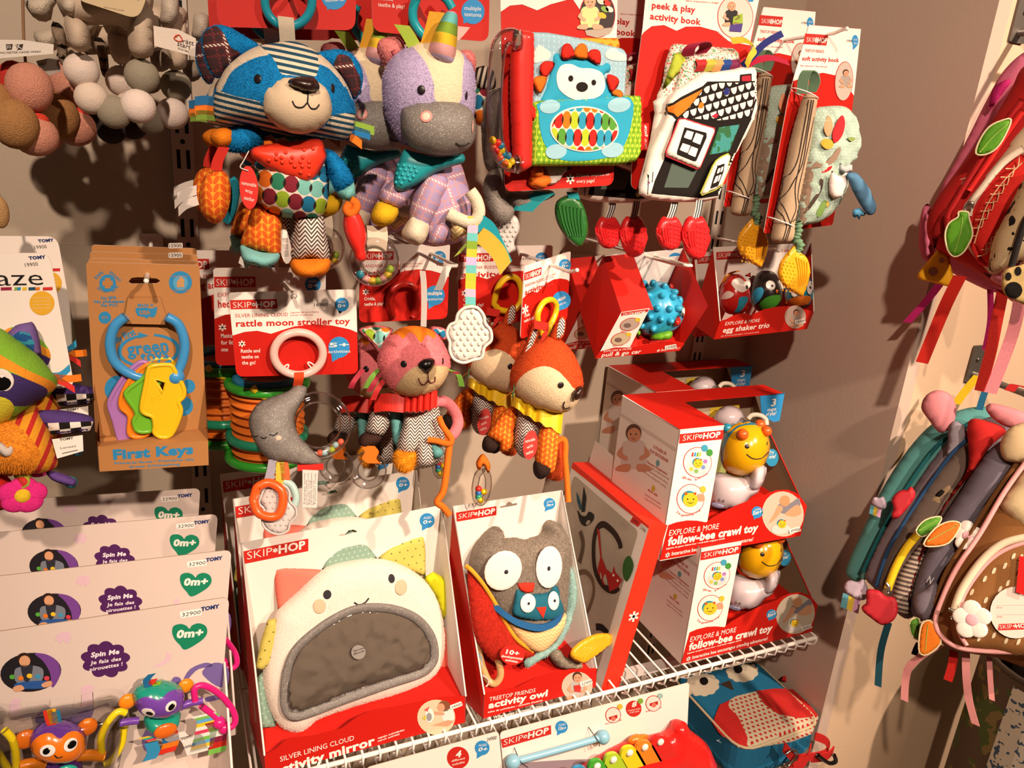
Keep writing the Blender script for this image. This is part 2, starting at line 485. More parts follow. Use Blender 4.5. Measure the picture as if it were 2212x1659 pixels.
    def build(s, name, parent=None, origin=None):
        me = bpy.data.meshes.new(name); v = np.array(s.v)
        if parent is not None: O = ORIGIN[parent.name]
        elif origin is not None: O = np.asarray(origin, float)
        else: O = np.array([(v[:, 0].min() + v[:, 0].max()) / 2, (v[:, 1].min() + v[:, 1].max()) / 2, v[:, 2].min()])
        me.from_pydata([tuple(x) for x in v - O], [], s.f)
        for m in s.mats: me.materials.append(m)
        me.polygons.foreach_set('material_index', s.mi); me.polygons.foreach_set('use_smooth', s.sm)
        if s.pc:
            a = me.attributes.new('pc', 'FLOAT_VECTOR', 'POINT'); d = np.zeros((len(v), 3))
            for i, q in s.pc.items(): d[i] = q
            a.data.foreach_set('vector', d.ravel())
        for nm, dd in s.attrs.items():
            a = me.attributes.new(nm, 'FLOAT', 'POINT'); d = np.full(len(v), -1.0)
            for i, x in dd.items(): d[i] = x
            a.data.foreach_set('value', d)
        me.update()
        o = bpy.data.objects.new(name, me); COL.objects.link(o)
        if parent is not None: o.parent = parent
        else: o.location = O
        ORIGIN[o.name] = O
        return o
def thing(name, label, cat, loc, group=None):
    o = bpy.data.objects.new(name, None); COL.objects.link(o); o.location = loc; ORIGIN[o.name] = np.asarray(loc, float)
    o.empty_display_size = 0.02
    return tag(o, label, cat, group)
def tag(o, label, cat, group=None, kind=None):
    o['label'] = label; o['category'] = cat
    if group: o['group'] = group
    if kind: o['kind'] = kind
    return o
def struct(o, label=None, cat=None):
    o['kind'] = 'structure'
    if label: o['label'] = label; o['category'] = cat
    return o
def dup(root, delta, label, group=None, skip=()):
    def cp(o, par):
        c = o.copy(); COL.objects.link(c); c.parent = par
        if o.name in ORIGIN: ORIGIN[c.name] = ORIGIN[o.name] + np.asarray(delta, float)
        for ch in list(o.children):
            if ch.name.split('.')[0] not in skip: cp(ch, c)
        return c
    bpy.context.view_layer.update()
    c = cp(root, None); c.location = V(root.location) + V(delta); c['label'] = label
    if group: c['group'] = group
    return c

# ---------------------------------------------------------------- stuffed shapes
class Puff:
    """a stuffed shape: an outline on a frame, swollen to the front and the back"""
    def __init__(s, fr, px, hf, hb=None, res=0.004, smooth=6, masks=(), flat=None, power=0.5, holes=(), local=False, sag=None, rough=0.0, fur=0.0, dens=0.55):
        s.fur = fur; s.dens = dens; s.fr = fr; hb = hf if hb is None else hb
        q = [np.asarray(p, float) for p in px] if local else [fr.q(a, b) for a, b in px]
        if smooth: q = spline(q, smooth)
        q = resample(q, res)
        if area(q) < 0: q = q[::-1]
        O = np.array(q); x0, y0 = O.min(0); x1, y1 = O.max(0)
        g = [(x0 + (i + 0.5 * (j % 2)) * res, y0 + j * res * 0.87) for j in range(int((y1 - y0) / (res * 0.87)) + 2) for i in range(int((x1 - x0) / res) + 2)]
        d = sdf(O, g); g = [p for p, k in zip(g, d) if k > res * 0.55] or [tuple(O.mean(0))]
        n = len(O); allp = [V(p) for p in O] + [V(p) for p in g]
        r = geometry.delaunay_2d_cdt(allp, [(i, (i + 1) % n) for i in range(n)], [], 1, 1e-8)
        P = np.array([tuple(x) for x in r[0]]); T = [tuple(f) for f in r[2]]
        D = sdf(O, P); rim = D < res * 0.05
        if flat:
            k = np.clip(D / flat, 0, 1); u = np.sqrt(np.maximum(1 - (1 - k) ** 2, 0))
        else:
            E = np.array([(f[i], f[(i + 1) % 3]) for f in T for i in range(3)]); E = np.concatenate([E, E[:, ::-1]])
            deg = np.bincount(E[:, 0], minlength=len(P)).astype(float); deg[deg == 0] = 1
            u = np.maximum(D, 0) * 0.1 + 1e-9
            dm = max(D.max(), res); it = int(min(1400, 40 + 2.2 * (dm / res) ** 2 * 2))
            w = 1.0
            for _ in range(it):
                nb = np.bincount(E[:, 0], weights=u[E[:, 1]], minlength=len(P)) / deg
                u = np.where(rim, 0, nb + res * res * 0.25)
            u = (u / u.max()) ** power
        u = np.where(rim, 0, u)
        if sag is not None: u = u * np.array([sag(x, y) for x, y in P])
        s.P = P; s.u = u; s.hf = hf; s.hb = hb; s.O = O
        N = len(P); idb = np.arange(N); nb_ = 0; back = []
        for i in range(N):
            if not rim[i]: idb[i] = N + nb_; back.append(i); nb_ += 1
        wob = np.array([rough * noise.noise(V((x * 90, y * 90, fr.O[0] * 50))) for x, y in P]) if rough else np.zeros(N)
        vs = [fr.p(x, y, hf * k + (w_ if k > 0 else 0)) for (x, y), k, w_ in zip(P, u, wob)] + [fr.p(P[i][0], P[i][1], -hb * u[i]) for i in back]
        fs = []
        for f in T:
            a, b, c = (P[i] for i in f)
            if (b[0] - a[0]) * (c[1] - a[1]) - (b[1] - a[1]) * (c[0] - a[0]) < 0: f = f[::-1]
            fs.append(f); fs.append(tuple(int(idb[i]) for i in f[::-1]))
        s.vs, s.fs = vs, fs; pl = list(P) + [P[i] for i in back]
        s.pc = [(x, y, 0) for x, y in pl]
        s.attrs = {}
        front = np.array([1] * N + [0] * len(back))
        # where each front vertex falls on the frame, seen as measured
        vm = []
        for p in vs[:N]:
            dd = np.asarray(p) - CAM; k = ((fr.O - CAM) @ fr.n) / (dd @ fr.n); w_ = CAM + dd * k - fr.O
            vm.append((w_ @ fr.ex, w_ @ fr.ey))
        vm = np.array(vm); s.vm = vm
        for i, mk in enumerate(masks):
            val = None
            for one in (mk if isinstance(mk[0], list) else [mk]):
                pl_ = [fr.q(a, b) for a, b in one]
                if len(pl_) < 24 and not getattr(s, 'sharp', False): pl_ = spline(pl_, 5)
                k = sdf(pl_, vm); val = k if val is None else np.maximum(val, k)
            s.attrs['m%d' % i] = list(val) + [-1.0] * len(back)
    def into(s, mb, m):
        mb.add(s.vs, s.fs, m, True, pc=s.pc, attrs=s.attrs)
        if s.fur: s.pile(mb, m)
        return s
    def pile(s, mb, m):
        """short pile: narrow blades rooted in the plush, lying down and outwards"""
        rng = np.random.default_rng(len(s.vs)); Vv = np.array(s.vs); F_ = np.array(s.fs[::2]); A, B, C = Vv[F_[:, 0]], Vv[F_[:, 1]], Vv[F_[:, 2]]
        N_ = np.cross(B - A, C - A); ar = np.linalg.norm(N_, axis=1) / 2; k = int(ar.sum() * 1e6 * s.dens); t = rng.choice(len(F_), k, p=ar / ar.sum())
        r1, r2 = np.sqrt(rng.random(k)), rng.random(k); w = np.stack([1 - r1, r1 * (1 - r2), r1 * r2], 1)
        keep = np.ones(k, bool); at_ = {}
        for a, v in s.attrs.items():
            x = (np.array(v)[F_[t]] * w).sum(1); at_[a] = x; keep &= x < 0
        P = (A[t] * w[:, :1] + B[t] * w[:, 1:2] + C[t] * w[:, 2:])[keep]; n = (N_ / (2 * ar[:, None] + 1e-12))[t][keep]; k = len(P)
        d = n * 0.55 + rng.normal(0, 0.35, (k, 3)) + np.array([0, 0, -0.45]); d /= np.linalg.norm(d, axis=1)[:, None]
        x = np.cross(d, n); x /= np.linalg.norm(x, axis=1)[:, None] + 1e-9; L = s.fur * (0.6 + 0.7 * rng.random((k, 1)))
        V3 = np.stack([P - x * 0.00028, P + x * 0.00028, P + d * L], 1).reshape(-1, 3); q = (np.array(s.pc)[F_[t]] * w[:, :, None]).sum(1)[keep]
        mb.add(V3, [(3 * i, 3 * i + 1, 3 * i + 2) for i in range(k)], m, False, pc=np.repeat(q, 3, 0), attrs={a: np.repeat(v[keep], 3) for a, v in at_.items()})
    def h(s, x, y):
        d = ((s.P - np.array([x, y])) ** 2).sum(1); i = np.argsort(d)[:4]; w = 1 / (d[i] + 1e-8)
        return s.hf * float((s.u[i] * w).sum() / w.sum())
    def on(s, u, v, up=0.0):
        """surface point under a measured spot"""
        q = s.fr.q(u, v)
        for _ in range(5): hh = s.h(*q); q = s.fr.q(u, v, hh)
        return s.fr.p(q[0], q[1], s.h(*q) + up)
    def normal(s, u, v):
        a = s.on(u, v); b = s.on(u + 4, v); c = s.on(u, v + 4)
        n = nrm(np.cross(b - a, c - a)); return n if n @ (CAM - a) > 0 else -n
def stroke(mb, pf, px, r, m, up=0.0003, smooth=6, seg=6):
    pts = spline(px, smooth, False) if smooth else px
    mb.tube([pf.on(a, b, up + pf.fur * .6) for a, b in pts], r, m, seg=seg)
def button(mb, pf, u, v, rpx, m, th=0.25, rp2=None):
    """a round or oval flat piece sitting on a stuffed surface"""
    a = pf.on(u, v, pf.fur * .5); n = pf.normal(u, v); ex = nrm(pf.fr.ex - n * (pf.fr.ex @ n)); ey = np.cross(n, ex)
    k = pf.fr.size(u, v, 1.0); rx = rpx * k; ry = (rp2 or rpx) * k
    mb.ball(a, (rx, ry, min(rx, ry) * th), m, (ex, ey, n), 20, 10)
def patch(mb, pf, px, m, up=0.0008, smooth=4, res=None):
    """a felt piece laid over a stuffed surface"""
    pts = spline(px, smooth) if smooth else px; up = up + pf.fur * .8
    k = pf.fr.size(px[0][0], px[0][1], 1.0)
    q = resample(pts, res or max(3.0, 0.0022 / k)); O = np.array(q); st = res or max(3.0, 0.0022 / k)
    x0, y0 = O.min(0); x1, y1 = O.max(0)
    g = [(x0 + i * st, y0 + j * st) for i in range(int((x1 - x0) / st) + 2) for j in range(int((y1 - y0) / st) + 2)]
    d = sdf(O, g); g = [p for p, kk in zip(g, d) if kk > st * 0.5]; n = len(O)
    r = geometry.delaunay_2d_cdt([V(p) for p in list(O) + g], [(i, (i + 1) % n) for i in range(n)], [], 1, 1e-6)
    vv = [tuple(x) for x in r[0]]; P = [pf.on(a, b, up) for a, b in vv]; fs = []
    for f in r[2]:
        nn = np.cross(P[f[1]] - P[f[0]], P[f[2]] - P[f[0]])
        fs.append(tuple(f) if nn @ (CAM - P[f[0]]) > 0 else tuple(f[::-1]))
    base = len(P); Pb = [pf.on(a, b, up - 0.0015) for a, b in vv]
    mb.add(P, fs, m, True, pc=[(*pf.fr.q(a, b), 0) for a, b in vv])
    rimn = list(range(n)); mb.add([P[i] for i in rimn] + [Pb[i] for i in rimn], [(i, (i + 1) % n, (i + 1) % n + n, i + n) for i in range(n)], m)
def soft(name, parent, fr, px, hf, m, hb=None, **k):
    mb = MB(); pf = Puff(fr, px, hf, hb, **k); pf.into(mb, m); o = mb.build(name, parent); pf.obj = o; return pf
def bits(name, parent, fn, **k):
    mb = MB(); fn(mb); return mb.build(name, parent)

# ================================================================ the setting
WF = Frame((0, 0, 0), (1, 0, 0), (0, 0, 1))       # the back wall's own plane
SHELF_Y, RET_X, RET_Y = -0.382, 1.16, -0.403
SHELF_Z = float(np.mean([at(*p, SHELF_Y)[2] for p in ((1040, 1570), (1220, 1517.5), (1500, 1444), (1763, 1378))]))
wallm = mat('painted_back_panel', 'b5a592', rough=0.6, bump=0.08, bscale=250, vary=0.03)
retm = mat('painted_partition', 'bfa898', rough=0.75, bump=0.15, bscale=160, vary=0.03)
seam_z = at(140, 528, 0)[2]
b = MB()
b.box(WF, -1.6, RET_X, seam_z, 2.6, -0.03, 0.0, wallm)
b.box(WF, -1.6, RET_X, 0.0, seam_z, -0.03, 0.004, wallm)
struct(b.build('wall_back'))
b = MB(); b.box(WF, RET_X, RET_X + 0.03, 0, 2.6, -0.03, -RET_Y, retm); struct(b.build('wall_right'))
facem = mat('painted_front_wall', 'cfb294', rough=0.7, bump=0.12, bscale=160, vary=0.02)
b = MB(); b.box(WF, RET_X + 0.03, 2.9, 0, 2.6, -0.03, -RET_Y, facem); struct(b.build('wall_front'))
b = MB(); b.box(WF, -1.6, 2.9, -0.03, 0.0, -0.03, 3.2, mat('floor_boards', '8a7460', rough=0.45, vary=0.1, vscale=6)); struct(b.build('floor'))

postm = mat('upright_metal', 'c4b8aa', rough=0.4, metal=0.0)
slotm = mat('painted_slot_shade', '0c0a09', rough=0.9)  # black slabs and discs on the post stand for the shade inside open slots
for px_, lab in ((at(392, 267, 0)[0], 'slotted metal shelf upright on the back wall left of the blue raccoon toy'),
                 (at(1506, 732, 0)[0], 'slotted metal shelf upright on the back wall behind the boxed egg toys')):
    b = MB(); b.box(WF, px_ - 0.015, px_ + 0.015, 0.0, 2.3, -0.001, 0.009, postm)
    z0 = at(392, 267, 0)[2]
    for k in range(-24, 14):
        zz = z0 + k * 0.05
        if not 0.3 < zz < 2.2: continue
        for sx in (-0.0065, 0.0065):
            b.slab(WF, [(px_ + sx - 0.0025, zz - 0.0135), (px_ + sx + 0.0025, zz - 0.0135), (px_ + sx + 0.0025, zz + 0.0135), (px_ + sx - 0.0025, zz + 0.0135)], 0.005, 0.0094, slotm)
        if k % 3 == 0: b.poly(WF, ell(px_, zz - 0.025, 0.0035), slotm, 0.0094)
    tag(b.build('shelf_upright'), lab, 'upright', 'slotted uprights')

# wire shelf: front rod, back rod, a wire every 25 mm bent down over the front
wirem = mat('white_wire', 'ece4dc', rough=0.35, coat=0.2)
def wire_shelf(x0, x1, y0, y1, z, label):
    t = thing('wire_shelf', label, 'shelf', ((x0 + x1) / 2, (y0 + y1) / 2, z), None)
    bits('front_rod', t, lambda m: m.tube([(x0, y0, z), (x1, y0, z)], 0.0038, wirem))
    bits('back_rod', t, lambda m: m.tube([(x0, y1, z), (x1, y1, z)], 0.0036, wirem)); bits('middle_rod', t, lambda m: m.tube([(x0, y0 + 0.2, z - 0.001), (x1, y0 + 0.2, z - 0.001)], 0.003, wirem))
    n = int((x1 - x0) / 0.0255)
    for i in range(n + 1):
        x = x0 + 0.004 + (x1 - x0 - 0.008) * i / n
        bits('cross_wire', t, lambda m: m.tube([(x, y1, z + 0.005), (x, y0 + 0.001, z + 0.005), (x, y0 - 0.0055, z + 0.001), (x, y0 - 0.003, z - 0.012), (x, y0 + 0.012, z - 0.022)], 0.0019, wirem, seg=7))
    for x in (x0 + 0.012, x1 - 0.012):
        bits('bracket', t, lambda m: m.hexa([(x - 0.0015, y0 + 0.03, z - 0.016), (x + 0.0015, y0 + 0.03, z - 0.016), (x + 0.0015, -0.01, z - 0.06), (x - 0.0015, -0.01, z - 0.06),
                                             (x - 0.0015, y0 + 0.03, z - 0.004), (x + 0.0015, y0 + 0.03, z - 0.004), (x + 0.0015, -0.01, z - 0.004), (x - 0.0015, -0.01, z - 0.004)], wirem))
    return t
wire_shelf(0.055, at(1763, 1378, SHELF_Y)[0], SHELF_Y, -0.02, SHELF_Z, 'white wire shelf carrying the boxed toys, its front wires bent over')
ra, rb = at(1337, 1464, -0.27), at(1437, 1434, -0.27)
b = MB(); b.box(WF, ra[0] - .06, rb[0] + .22, (ra[2] + rb[2]) / 2 - 0.008, (ra[2] + rb[2]) / 2 + 0.010, 0.262, 0.274, wirem)
tag(b.build('shelf_rail'), 'flat white rail seen through the wires of the shelf', 'rail')

# prong hooks
def hook(u, v, Ytip, label, rise=0.012, double=False, length=None, group='prong hooks'):
    T = at(u, v, Ytip); b = MB(); w = T + np.array([0, 0, -rise])
    back = np.array([T[0], -0.012, T[2] - rise + 0.0])
    s = 0.009 if double else 0.0
    if double:
        b.tube([back + (-s, 0, 0), w + (-s, 0.03, 0), w + (-s * 0.8, 0.012, 0.002), T + (-s * .4, 0.004, 0), T + (s * .4, 0.004, 0), w + (s * 0.8, 0.012, 0.002), w + (s, 0.03, 0), back + (s, 0, 0)], 0.0024, wirem)
    else:
        b.tube([back, w + (0, 0.022, 0), w + (0, 0.010, 0.003), T], 0.0026, wirem); b.ball(T, 0.003, wirem, seg=12, rings=8)
    b.box(Frame((back[0], 0, back[2]), (1, 0, 0), (0, 0, 1)), -0.016, 0.016, -0.012, 0.012, 0.0085, 0.012, wirem)
    return tag(b.build('display_hook'), label, 'hook', group)

# ================================================================ printed packaging helpers
RED, WHT, BLU, DRED = 'b71a10', 'e6dcd3', '2c84be', 'b3201a'
def logo(m, fr, a, b, h, z, col=WHT, star_=True):
    a = np.array(a, float); b = np.array(b, float); d = b - a
    m.text(fr, 'SKIP', a, a + d * 0.43, h, col, z, -0.012)
    p = fr.q(*(a + d * 0.485 + np.array([0, -h * 0.5]))); k = fr.size(a[0], a[1], 1.0) * h
    e = fr.q(*b) - fr.q(*a); rot = math.degrees(math.atan2(e[1], e[0]))
    for st in star(p[0], p[1], k * 0.34, 6, 0.24, rot + 90): m.poly(fr, st, col, z)
    m.text(fr, 'HOP', a + d * 0.54, b, h, col, z, 0.035)
def asterisk(m, fr, u, v, rpx, z, col=WHT, w=0.2):
    p = fr.q(u, v); k = fr.size(u, v, rpx)
    for st in star(p[0], p[1], k, 6, w, 90): m.poly(fr, st, col, z)
def disc(m, fr, u, v, rx, ry=None, col=BLU, z=0.0004, rot=0):
    m.poly(fr, [fr.q(u + a, v + b) for a, b in ell(0, 0, rx, ry, rot)], col, z)
def bubble(m, fr, u, v, r, l1, l2, z=0.0004, tail=(0.0, 1.35), tw=0.55, s1=0.3, s2=0.48):
    disc(m, fr, u, v, r, col=BLU, z=z)
    m.ppoly(fr, [(u - r * 0.7, v + r * 0.6), (u + tail[0] * r - r * 0.35, v + tail[1] * r), (u + r * 0.3, v + r * 0.85)], BLU, z - 0.0002)
    if l1: m.text(fr, l1, (u - r * tw, v - r * 0.2), (u + r * tw, v - r * 0.28), r * s1, WHT, z + 0.0003, 0.0)
    if l2: m.text(fr, l2, (u - r * 0.6, v + r * 0.45), (u + r * 0.6, v + r * 0.38), r * s2, WHT, z + 0.0003, 0.02)
def price(m, fr, a, b, h, txt, z=0.0006, col='e9e0d6'):
    a = np.array(a, float); b = np.array(b, float); d = nrm(b - a); n = np.array([d[1], -d[0]])
    m.poly(fr, rpoly([fr.q(*(a - d * h * .35 - n * h * .35)), fr.q(*(b + d * h * .35 - n * h * .35)), fr.q(*(b + d * h * .35 + n * h * 1.3)), fr.q(*(a - d * h * .35 + n * h * 1.3))], 0.002), col, z)
    m.text(fr, txt, a, b, h, '2a2523', z + 0.0003, 0.0)
def fine(m, fr, a, b, h, txt, col, z): m.text(fr, txt, a, b, h, col, z, 0.0)
def child(m, fr, u, v, s, shirt, z, hairc='4a2f22', skin='c98f70', pose=0):
    """a small printed picture of a seated child"""
    m.ppoly(fr, [(u - 8 * s, v + 2 * s), (u + 8 * s, v + 2 * s), (u + 11 * s, v + 16 * s), (u + 7 * s, v + 24 * s), (u - 8 * s, v + 24 * s), (u - 11 * s, v + 15 * s)], shirt, z, 4)
    disc(m, fr, u, v - 5 * s, 6.6 * s, 7.4 * s, hairc, z + 0.0002)
    disc(m, fr, u + 0.5 * s, v - 3.2 * s, 5.6 * s, 6 * s, skin, z + 0.0004)
    for k in (-1, 1):
        m.ppoly(fr, [(u + k * 9 * s, v + 6 * s), (u + k * 14 * s, v + 13 * s), (u + k * 6 * s, v + 18 * s), (u + k * 5 * s, v + 15 * s), (u + k * 9 * s, v + 12 * s)], skin, z + 0.0004, 3)
        m.ppoly(fr, [(u + k * 3 * s, v + 21 * s), (u + k * 12 * s, v + 22 * s), (u + k * 15 * s, v + 26 * s), (u + k * 4 * s, v + 27 * s)], skin, z + 0.0004, 3)
        disc(m, fr, u + k * 2.2 * s, v - 4 * s, 0.7 * s, col='2a1d18', z=z + 0.0006)
    m.ppoly(fr, [(u - 2 * s, v - 0.6 * s), (u + 2 * s, v - 0.6 * s), (u, v + 0.8 * s)], 'a84f45', z + 0.0006)
def header_card(parent, fr, corners, r=0.008, base=RED, holes=(), art=None, name='header_card', th=0.0012, smooth=0):
    m = MB(); m.pslab(fr, corners, -th, 0.0, base, 'e5dbd0', smooth=smooth, r=r, holes=holes)
    if art: art(m)
    return m.build(name, parent)
def ringtube(fr, u, v, rx, ry, z=0.0, rot=0, n=40, a0=0, a1=360):
    """a loop of points in space from a measured ellipse"""
    P = ell(0, 0, rx, ry, rot, n, a0, a1)
    return [fr.p(*fr.q(u + a, v + b), z) for a, b in P]
def path3(fr, px, z=0.0, n=6):
    zs = z if isinstance(z, (list, tuple)) else [z] * len(px)
    return spline([fr.p(*fr.q(a, b), k) for (a, b), k in zip(px, zs)], n, False)

# ================================================================ the top row
BLUEFUR, NAVY = '1179b8', '1d4a66'
OVALCOLS = ['1d6f96', '8fae2e', 'd2691e', '7d2433', '74b5ac', '2d7a5a', 'c9761f', '1d6f96']
m_stripe = cloth(stripes('224a62', 'dccdb4', 0.0062, 0.5, 4), 'cloth_navy_stripe')
m_chev = cloth(chevron('4b3b38', 'd9cfc6', 0.0066, 0.0048, 0, 1.2), 'cloth_chevron')
m_knit = cloth(knit('d1571a', 'f0962a', 0.0066, 0.0080, 0, 0.9), 'cloth_orange_knit')
m_oval = cloth(ovals('ded1c2', OVALCOLS, '2c201d', 0.0138, 0.0178, -8), 'cloth_ovals')
m_plaidb = cloth(plaid('3a2527', 'cdbfb2', '6d2c30', 0.034, 12), 'cloth_brown_plaid')

def raccoon():
    z = zB; t = thing('raccoon_toy', 'blue plush raccoon with striped head and red bandana hanging from a red card', 'plush toy', at(630, 600, -0.36))
    fc = quad((465, 0), (768, 0), (468, 55), -0.33)
    def art(m):
        disc(m, fc, *z((890, -25))[0], 28, 30, BLU, 0.0004)
        m.ppoly(fc, z('840 20 850 62 880 40'), BLU, 0.0002)
        m.text(fc, 'textures', *z((835, 12), (948, 5)), 10, WHT, 0.0007)
        m.text(fc, 'multiple', *z((840, -30), (940, -36)), 10, WHT, 0.0007)
        m.text(fc, 'Crinkle, teethe & play!', *z((260, -20), (430, -30)), 9, WHT, 0.0005)
    header_card(t, fc, z('172 -330 1030 -330 1016 182 196 160'), 0.012, RED, (), art)
    fr = facing(*z((610, 540))[0], -0.375)
    fr2 = facing(*z((600, 60))[0], -0.345)
    bits('ring', t, lambda m: m.tube(ringtube(fr2, *z((617, 8))[0], 51, 54), 0.0048, plastic('1d8496'), True, 12))
    for c, a in (((515, 108), -40), ((718, 110), 50)): bits('cable_tie', t, lambda m: m.tube(ringtube(fr2, *z(c)[0], 4, 11, 0, a), 0.0011, plastic('dcd6d0'), True, 6))
    bits('strap', t, lambda m: m.ribbon(path3(fr2, z('600 100 606 160 612 250'), [0.008, 0.006, 0.0]), fr2.ex * 0.0082, cloth('cfc0a8')))
    hd = soft('head', t, fr, z('560 252 640 246 720 270 800 320 870 380 950 480 1000 590 1016 690 1000 785 960 832 900 835 800 815 650 818 560 800 450 768 330 745 235 742 182 720 168 630 180 540 208 470 250 400 330 330 430 276'), 0.056,
              mat('raccoon_head', BLUEFUR, [('m0', stripes('224a62', 'dccdb4', 0.0062, 0.5, -6)), ('m1', 'd3c3ac'), ('m2', stripes('224a62', 'dccdb4', 0.0058, 0.5, -8))], rough=0.9, sheen=0.35, bump=0.7, bscale=800, vary=0.2, vscale=330, spec=0.2), 0.045, res=0.0035, fur=0.0026,
              masks=[z('450 275 540 246 640 240 730 270 815 335 800 400 770 468 700 460 640 450 572 440 545 380 500 320'),
                     [z('425 270 470 295 500 325 420 345 330 390 270 440 215 545 185 540 200 470 240 400 330 325'),
                      z('803 320 885 390 950 480 1012 600 985 580 930 490 860 410 800 378')],
                     [z('190 545 300 575 440 605 465 640 490 700 560 760 640 800 650 830 520 810 420 775 330 750 220 750 165 725 165 620'),
                      z('865 690 1025 680 1015 790 960 845 880 850 780 830 640 830 650 800 800 770 860 720')]])
    mf = fr.shift(0.044)
    mz = soft('muzzle', t, mf, z('600 448 700 450 790 480 850 540 878 640 860 710 800 770 720 798 640 796 560 762 490 700 455 620 470 540 530 480'), 0.030, plush('cdb89c', vary=0.06, bump=0.3), 0.02, res=0.004)
    nz = soft('nose', t, mf.shift(0.026), z('612 492 640 466 700 456 770 465 803 512 790 545 730 552 660 532'), 0.010, mat('satin_brown', '2a1712', rough=0.3, spec=0.6), 0.008, res=0.003)
    def mouth(m):
        k = mat('stitch_black', '17100e', rough=0.6)
        stroke(m, mz, z('733 548 733 580 730 612'), 0.0008, k); stroke(m, mz, z('640 603 660 636 700 640 730 612'), 0.0008, k); stroke(m, mz, z('730 612 750 645 780 648 800 625'), 0.0008, k)
    bits('mouth', t, mouth)
    eyem = mat('eye_black', '1c1214', rough=0.35)
    for c, a, bb in (((433, 470), 9, 9.5), ((882, 527), 6, 9.5)): bits('eye', t, lambda m: button(m, hd, *z(c)[0], a, eyem, 0.25, bb))
    fe = fr.shift(-0.012)
    for o_, i_ in ((z('98 225 130 172 190 148 260 160 330 198 400 240 440 268 420 300 330 345 255 410 200 470 150 430 108 330'), z('108 212 150 170 192 158 240 215 270 280 330 325 255 395 200 462 160 425 116 320')),
                   (z('785 322 850 300 920 293 990 318 1040 380 1062 450 1052 530 1020 592 990 580 940 480 850 390'), z('920 325 980 340 1012 400 1046 470 1040 540 1010 580 960 500 890 405 900 350'))):
        ea = soft('ear', t, fe, o_, 0.011, plush(BLUEFUR), res=0.0035, fur=0.0026)
        bits('inner_ear', t, lambda m: patch(m, ea, i_, m_plaidb, 0.001)).parent = ea.obj
    for pl, c in ((((55, 607), (120, 600), (185, 612)), '1c5f8f'), (((55, 660), (120, 655), (185, 668)), 'd8701c'), (((62, 690), (120, 688), (185, 698)), '6d8a33'),
                  (((1000, 748), (1070, 765), (1132, 783)), '7fa33c'), (((995, 775), (1060, 795), (1108, 812)), '1c6ea5'), (((985, 815), (1030, 845), (1058, 868)), 'd8701c')):
        bits('ribbon_tag', t, lambda m: m.ribbon(path3(fr, z(*pl), -0.005), fr.ey * 0.0048, cloth(c, rough=0.5), 0.0012))
    fb = facing(*z((640, 1050))[0], -0.36)
    soft('body', t, fb, z('440 790 640 800 800 825 848 950 860 1120 840 1250 790 1302 680 1305 560 1292 470 1242 430 1150 415 1000 425 880'), 0.042, m_oval, res=0.0045)
    fbn = fb.shift(0.034)
    bn = soft('bandana', t, fbn, z('410 880 500 860 640 846 800 830 836 900 843 942 800 1030 750 1085 712 1092 600 1062 500 1012 400 942 388 905'), 0.014, plastic('e03a22', rough=0.4, coat=0.0), 0.006, res=0.004, smooth=4, flat=0.02)
    bits('teething_bumps', t, lambda m: [m.ball(bn.on(*z(c)[0]), 0.0022, plastic('e03a22'), seg=10, rings=6) for c in ((545, 920), (600, 912), (710, 895), (765, 888), (545, 948), (575, 940), (640, 940), (702, 940), (580, 968), (632, 966), (688, 966), (740, 966), (655, 992), (700, 992), (740, 992), (690, 1028), (740, 1045), (500, 955))]).parent = bn.obj
    fa = fb.shift(0.012)
    la = soft('arm', t, fa, z('270 775 380 742 450 770 480 830 440 885 350 912 270 908 235 885 230 820'), 0.022, plush(BLUEFUR), res=0.004, fur=0.0026)
    soft('paw', t, fa.shift(0.006), z('148 805 190 770 250 764 292 790 306 832 285 872 230 895 185 880 155 845'), 0.022, plush('dd7a1a', vary=0.06), res=0.004).obj.parent = la.obj
    ra = soft('arm', t, fa, z('815 895 880 900 950 970 995 1045 1003 1090 960 1125 905 1145 870 1080 840 980'), 0.020, plush(BLUEFUR), res=0.004, fur=0.0026)
    soft('paw', t, fa, z('902 1142 950 1118 1002 1083 1016 1130 1015 1182 980 1202 930 1182'), 0.018, plush('6fb0ac', vary=0.06), res=0.004).obj.parent = ra.obj
    fm = fb.shift(0.03)
    mi = soft('wrist_mitt', t, fm, z('110 1060 170 1020 230 1020 266 1080 272 1180 246 1280 200 1332 140 1322 95 1260 82 1160'), 0.026, m_knit, res=0.004)
    bits('edging', t, lambda m: m.tube(path3(fm, z('262 1068 284 1110 280 1200 258 1280 225 1325'), -0.012), 0.006, plush('1a6f82'), seg=8, flat=0.6)).parent = mi.obj
    bits('tie', t, lambda m: m.ribbon(path3(fm, z('235 880 215 920 195 970 190 1020'), 0.004), fm.ex * 0.0055, cloth('b3281f'), 0.002)).parent = mi.obj
    ft = fb.shift(0.05)
    def tagart(m):
        o = ell(*z((380, 1120))[0], 20, 47, -4); m.slab(ft, [ft.q(*p) for p in o], -0.0008, 0, 'c62a22', 'e5dbd0')
        for s_, y_, x0, x1 in (('removable', 1110, 336, 424), ('wrist', 1152, 356, 400), ('teether', 1198, 350, 412)): m.text(ft, s_, *z((x0, y_ - 8), (x1, y_ + 8)), 8.5, WHT, 0.0004)
        m.tube(path3(ft, z('378 1020 330 1000 350 960 382 900'), 0.001), 0.0006, plastic('d8d2cc'), seg=6)
    bits('swing_tag', t, tagart)
    fl = fb.shift(-0.004)
    l1 = soft('leg', t, fl, z('395 1260 440 1228 500 1265 572 1285 572 1400 562 1520 450 1505 335 1470 352 1380 378 1300'), 0.026, m_knit, res=0.004)
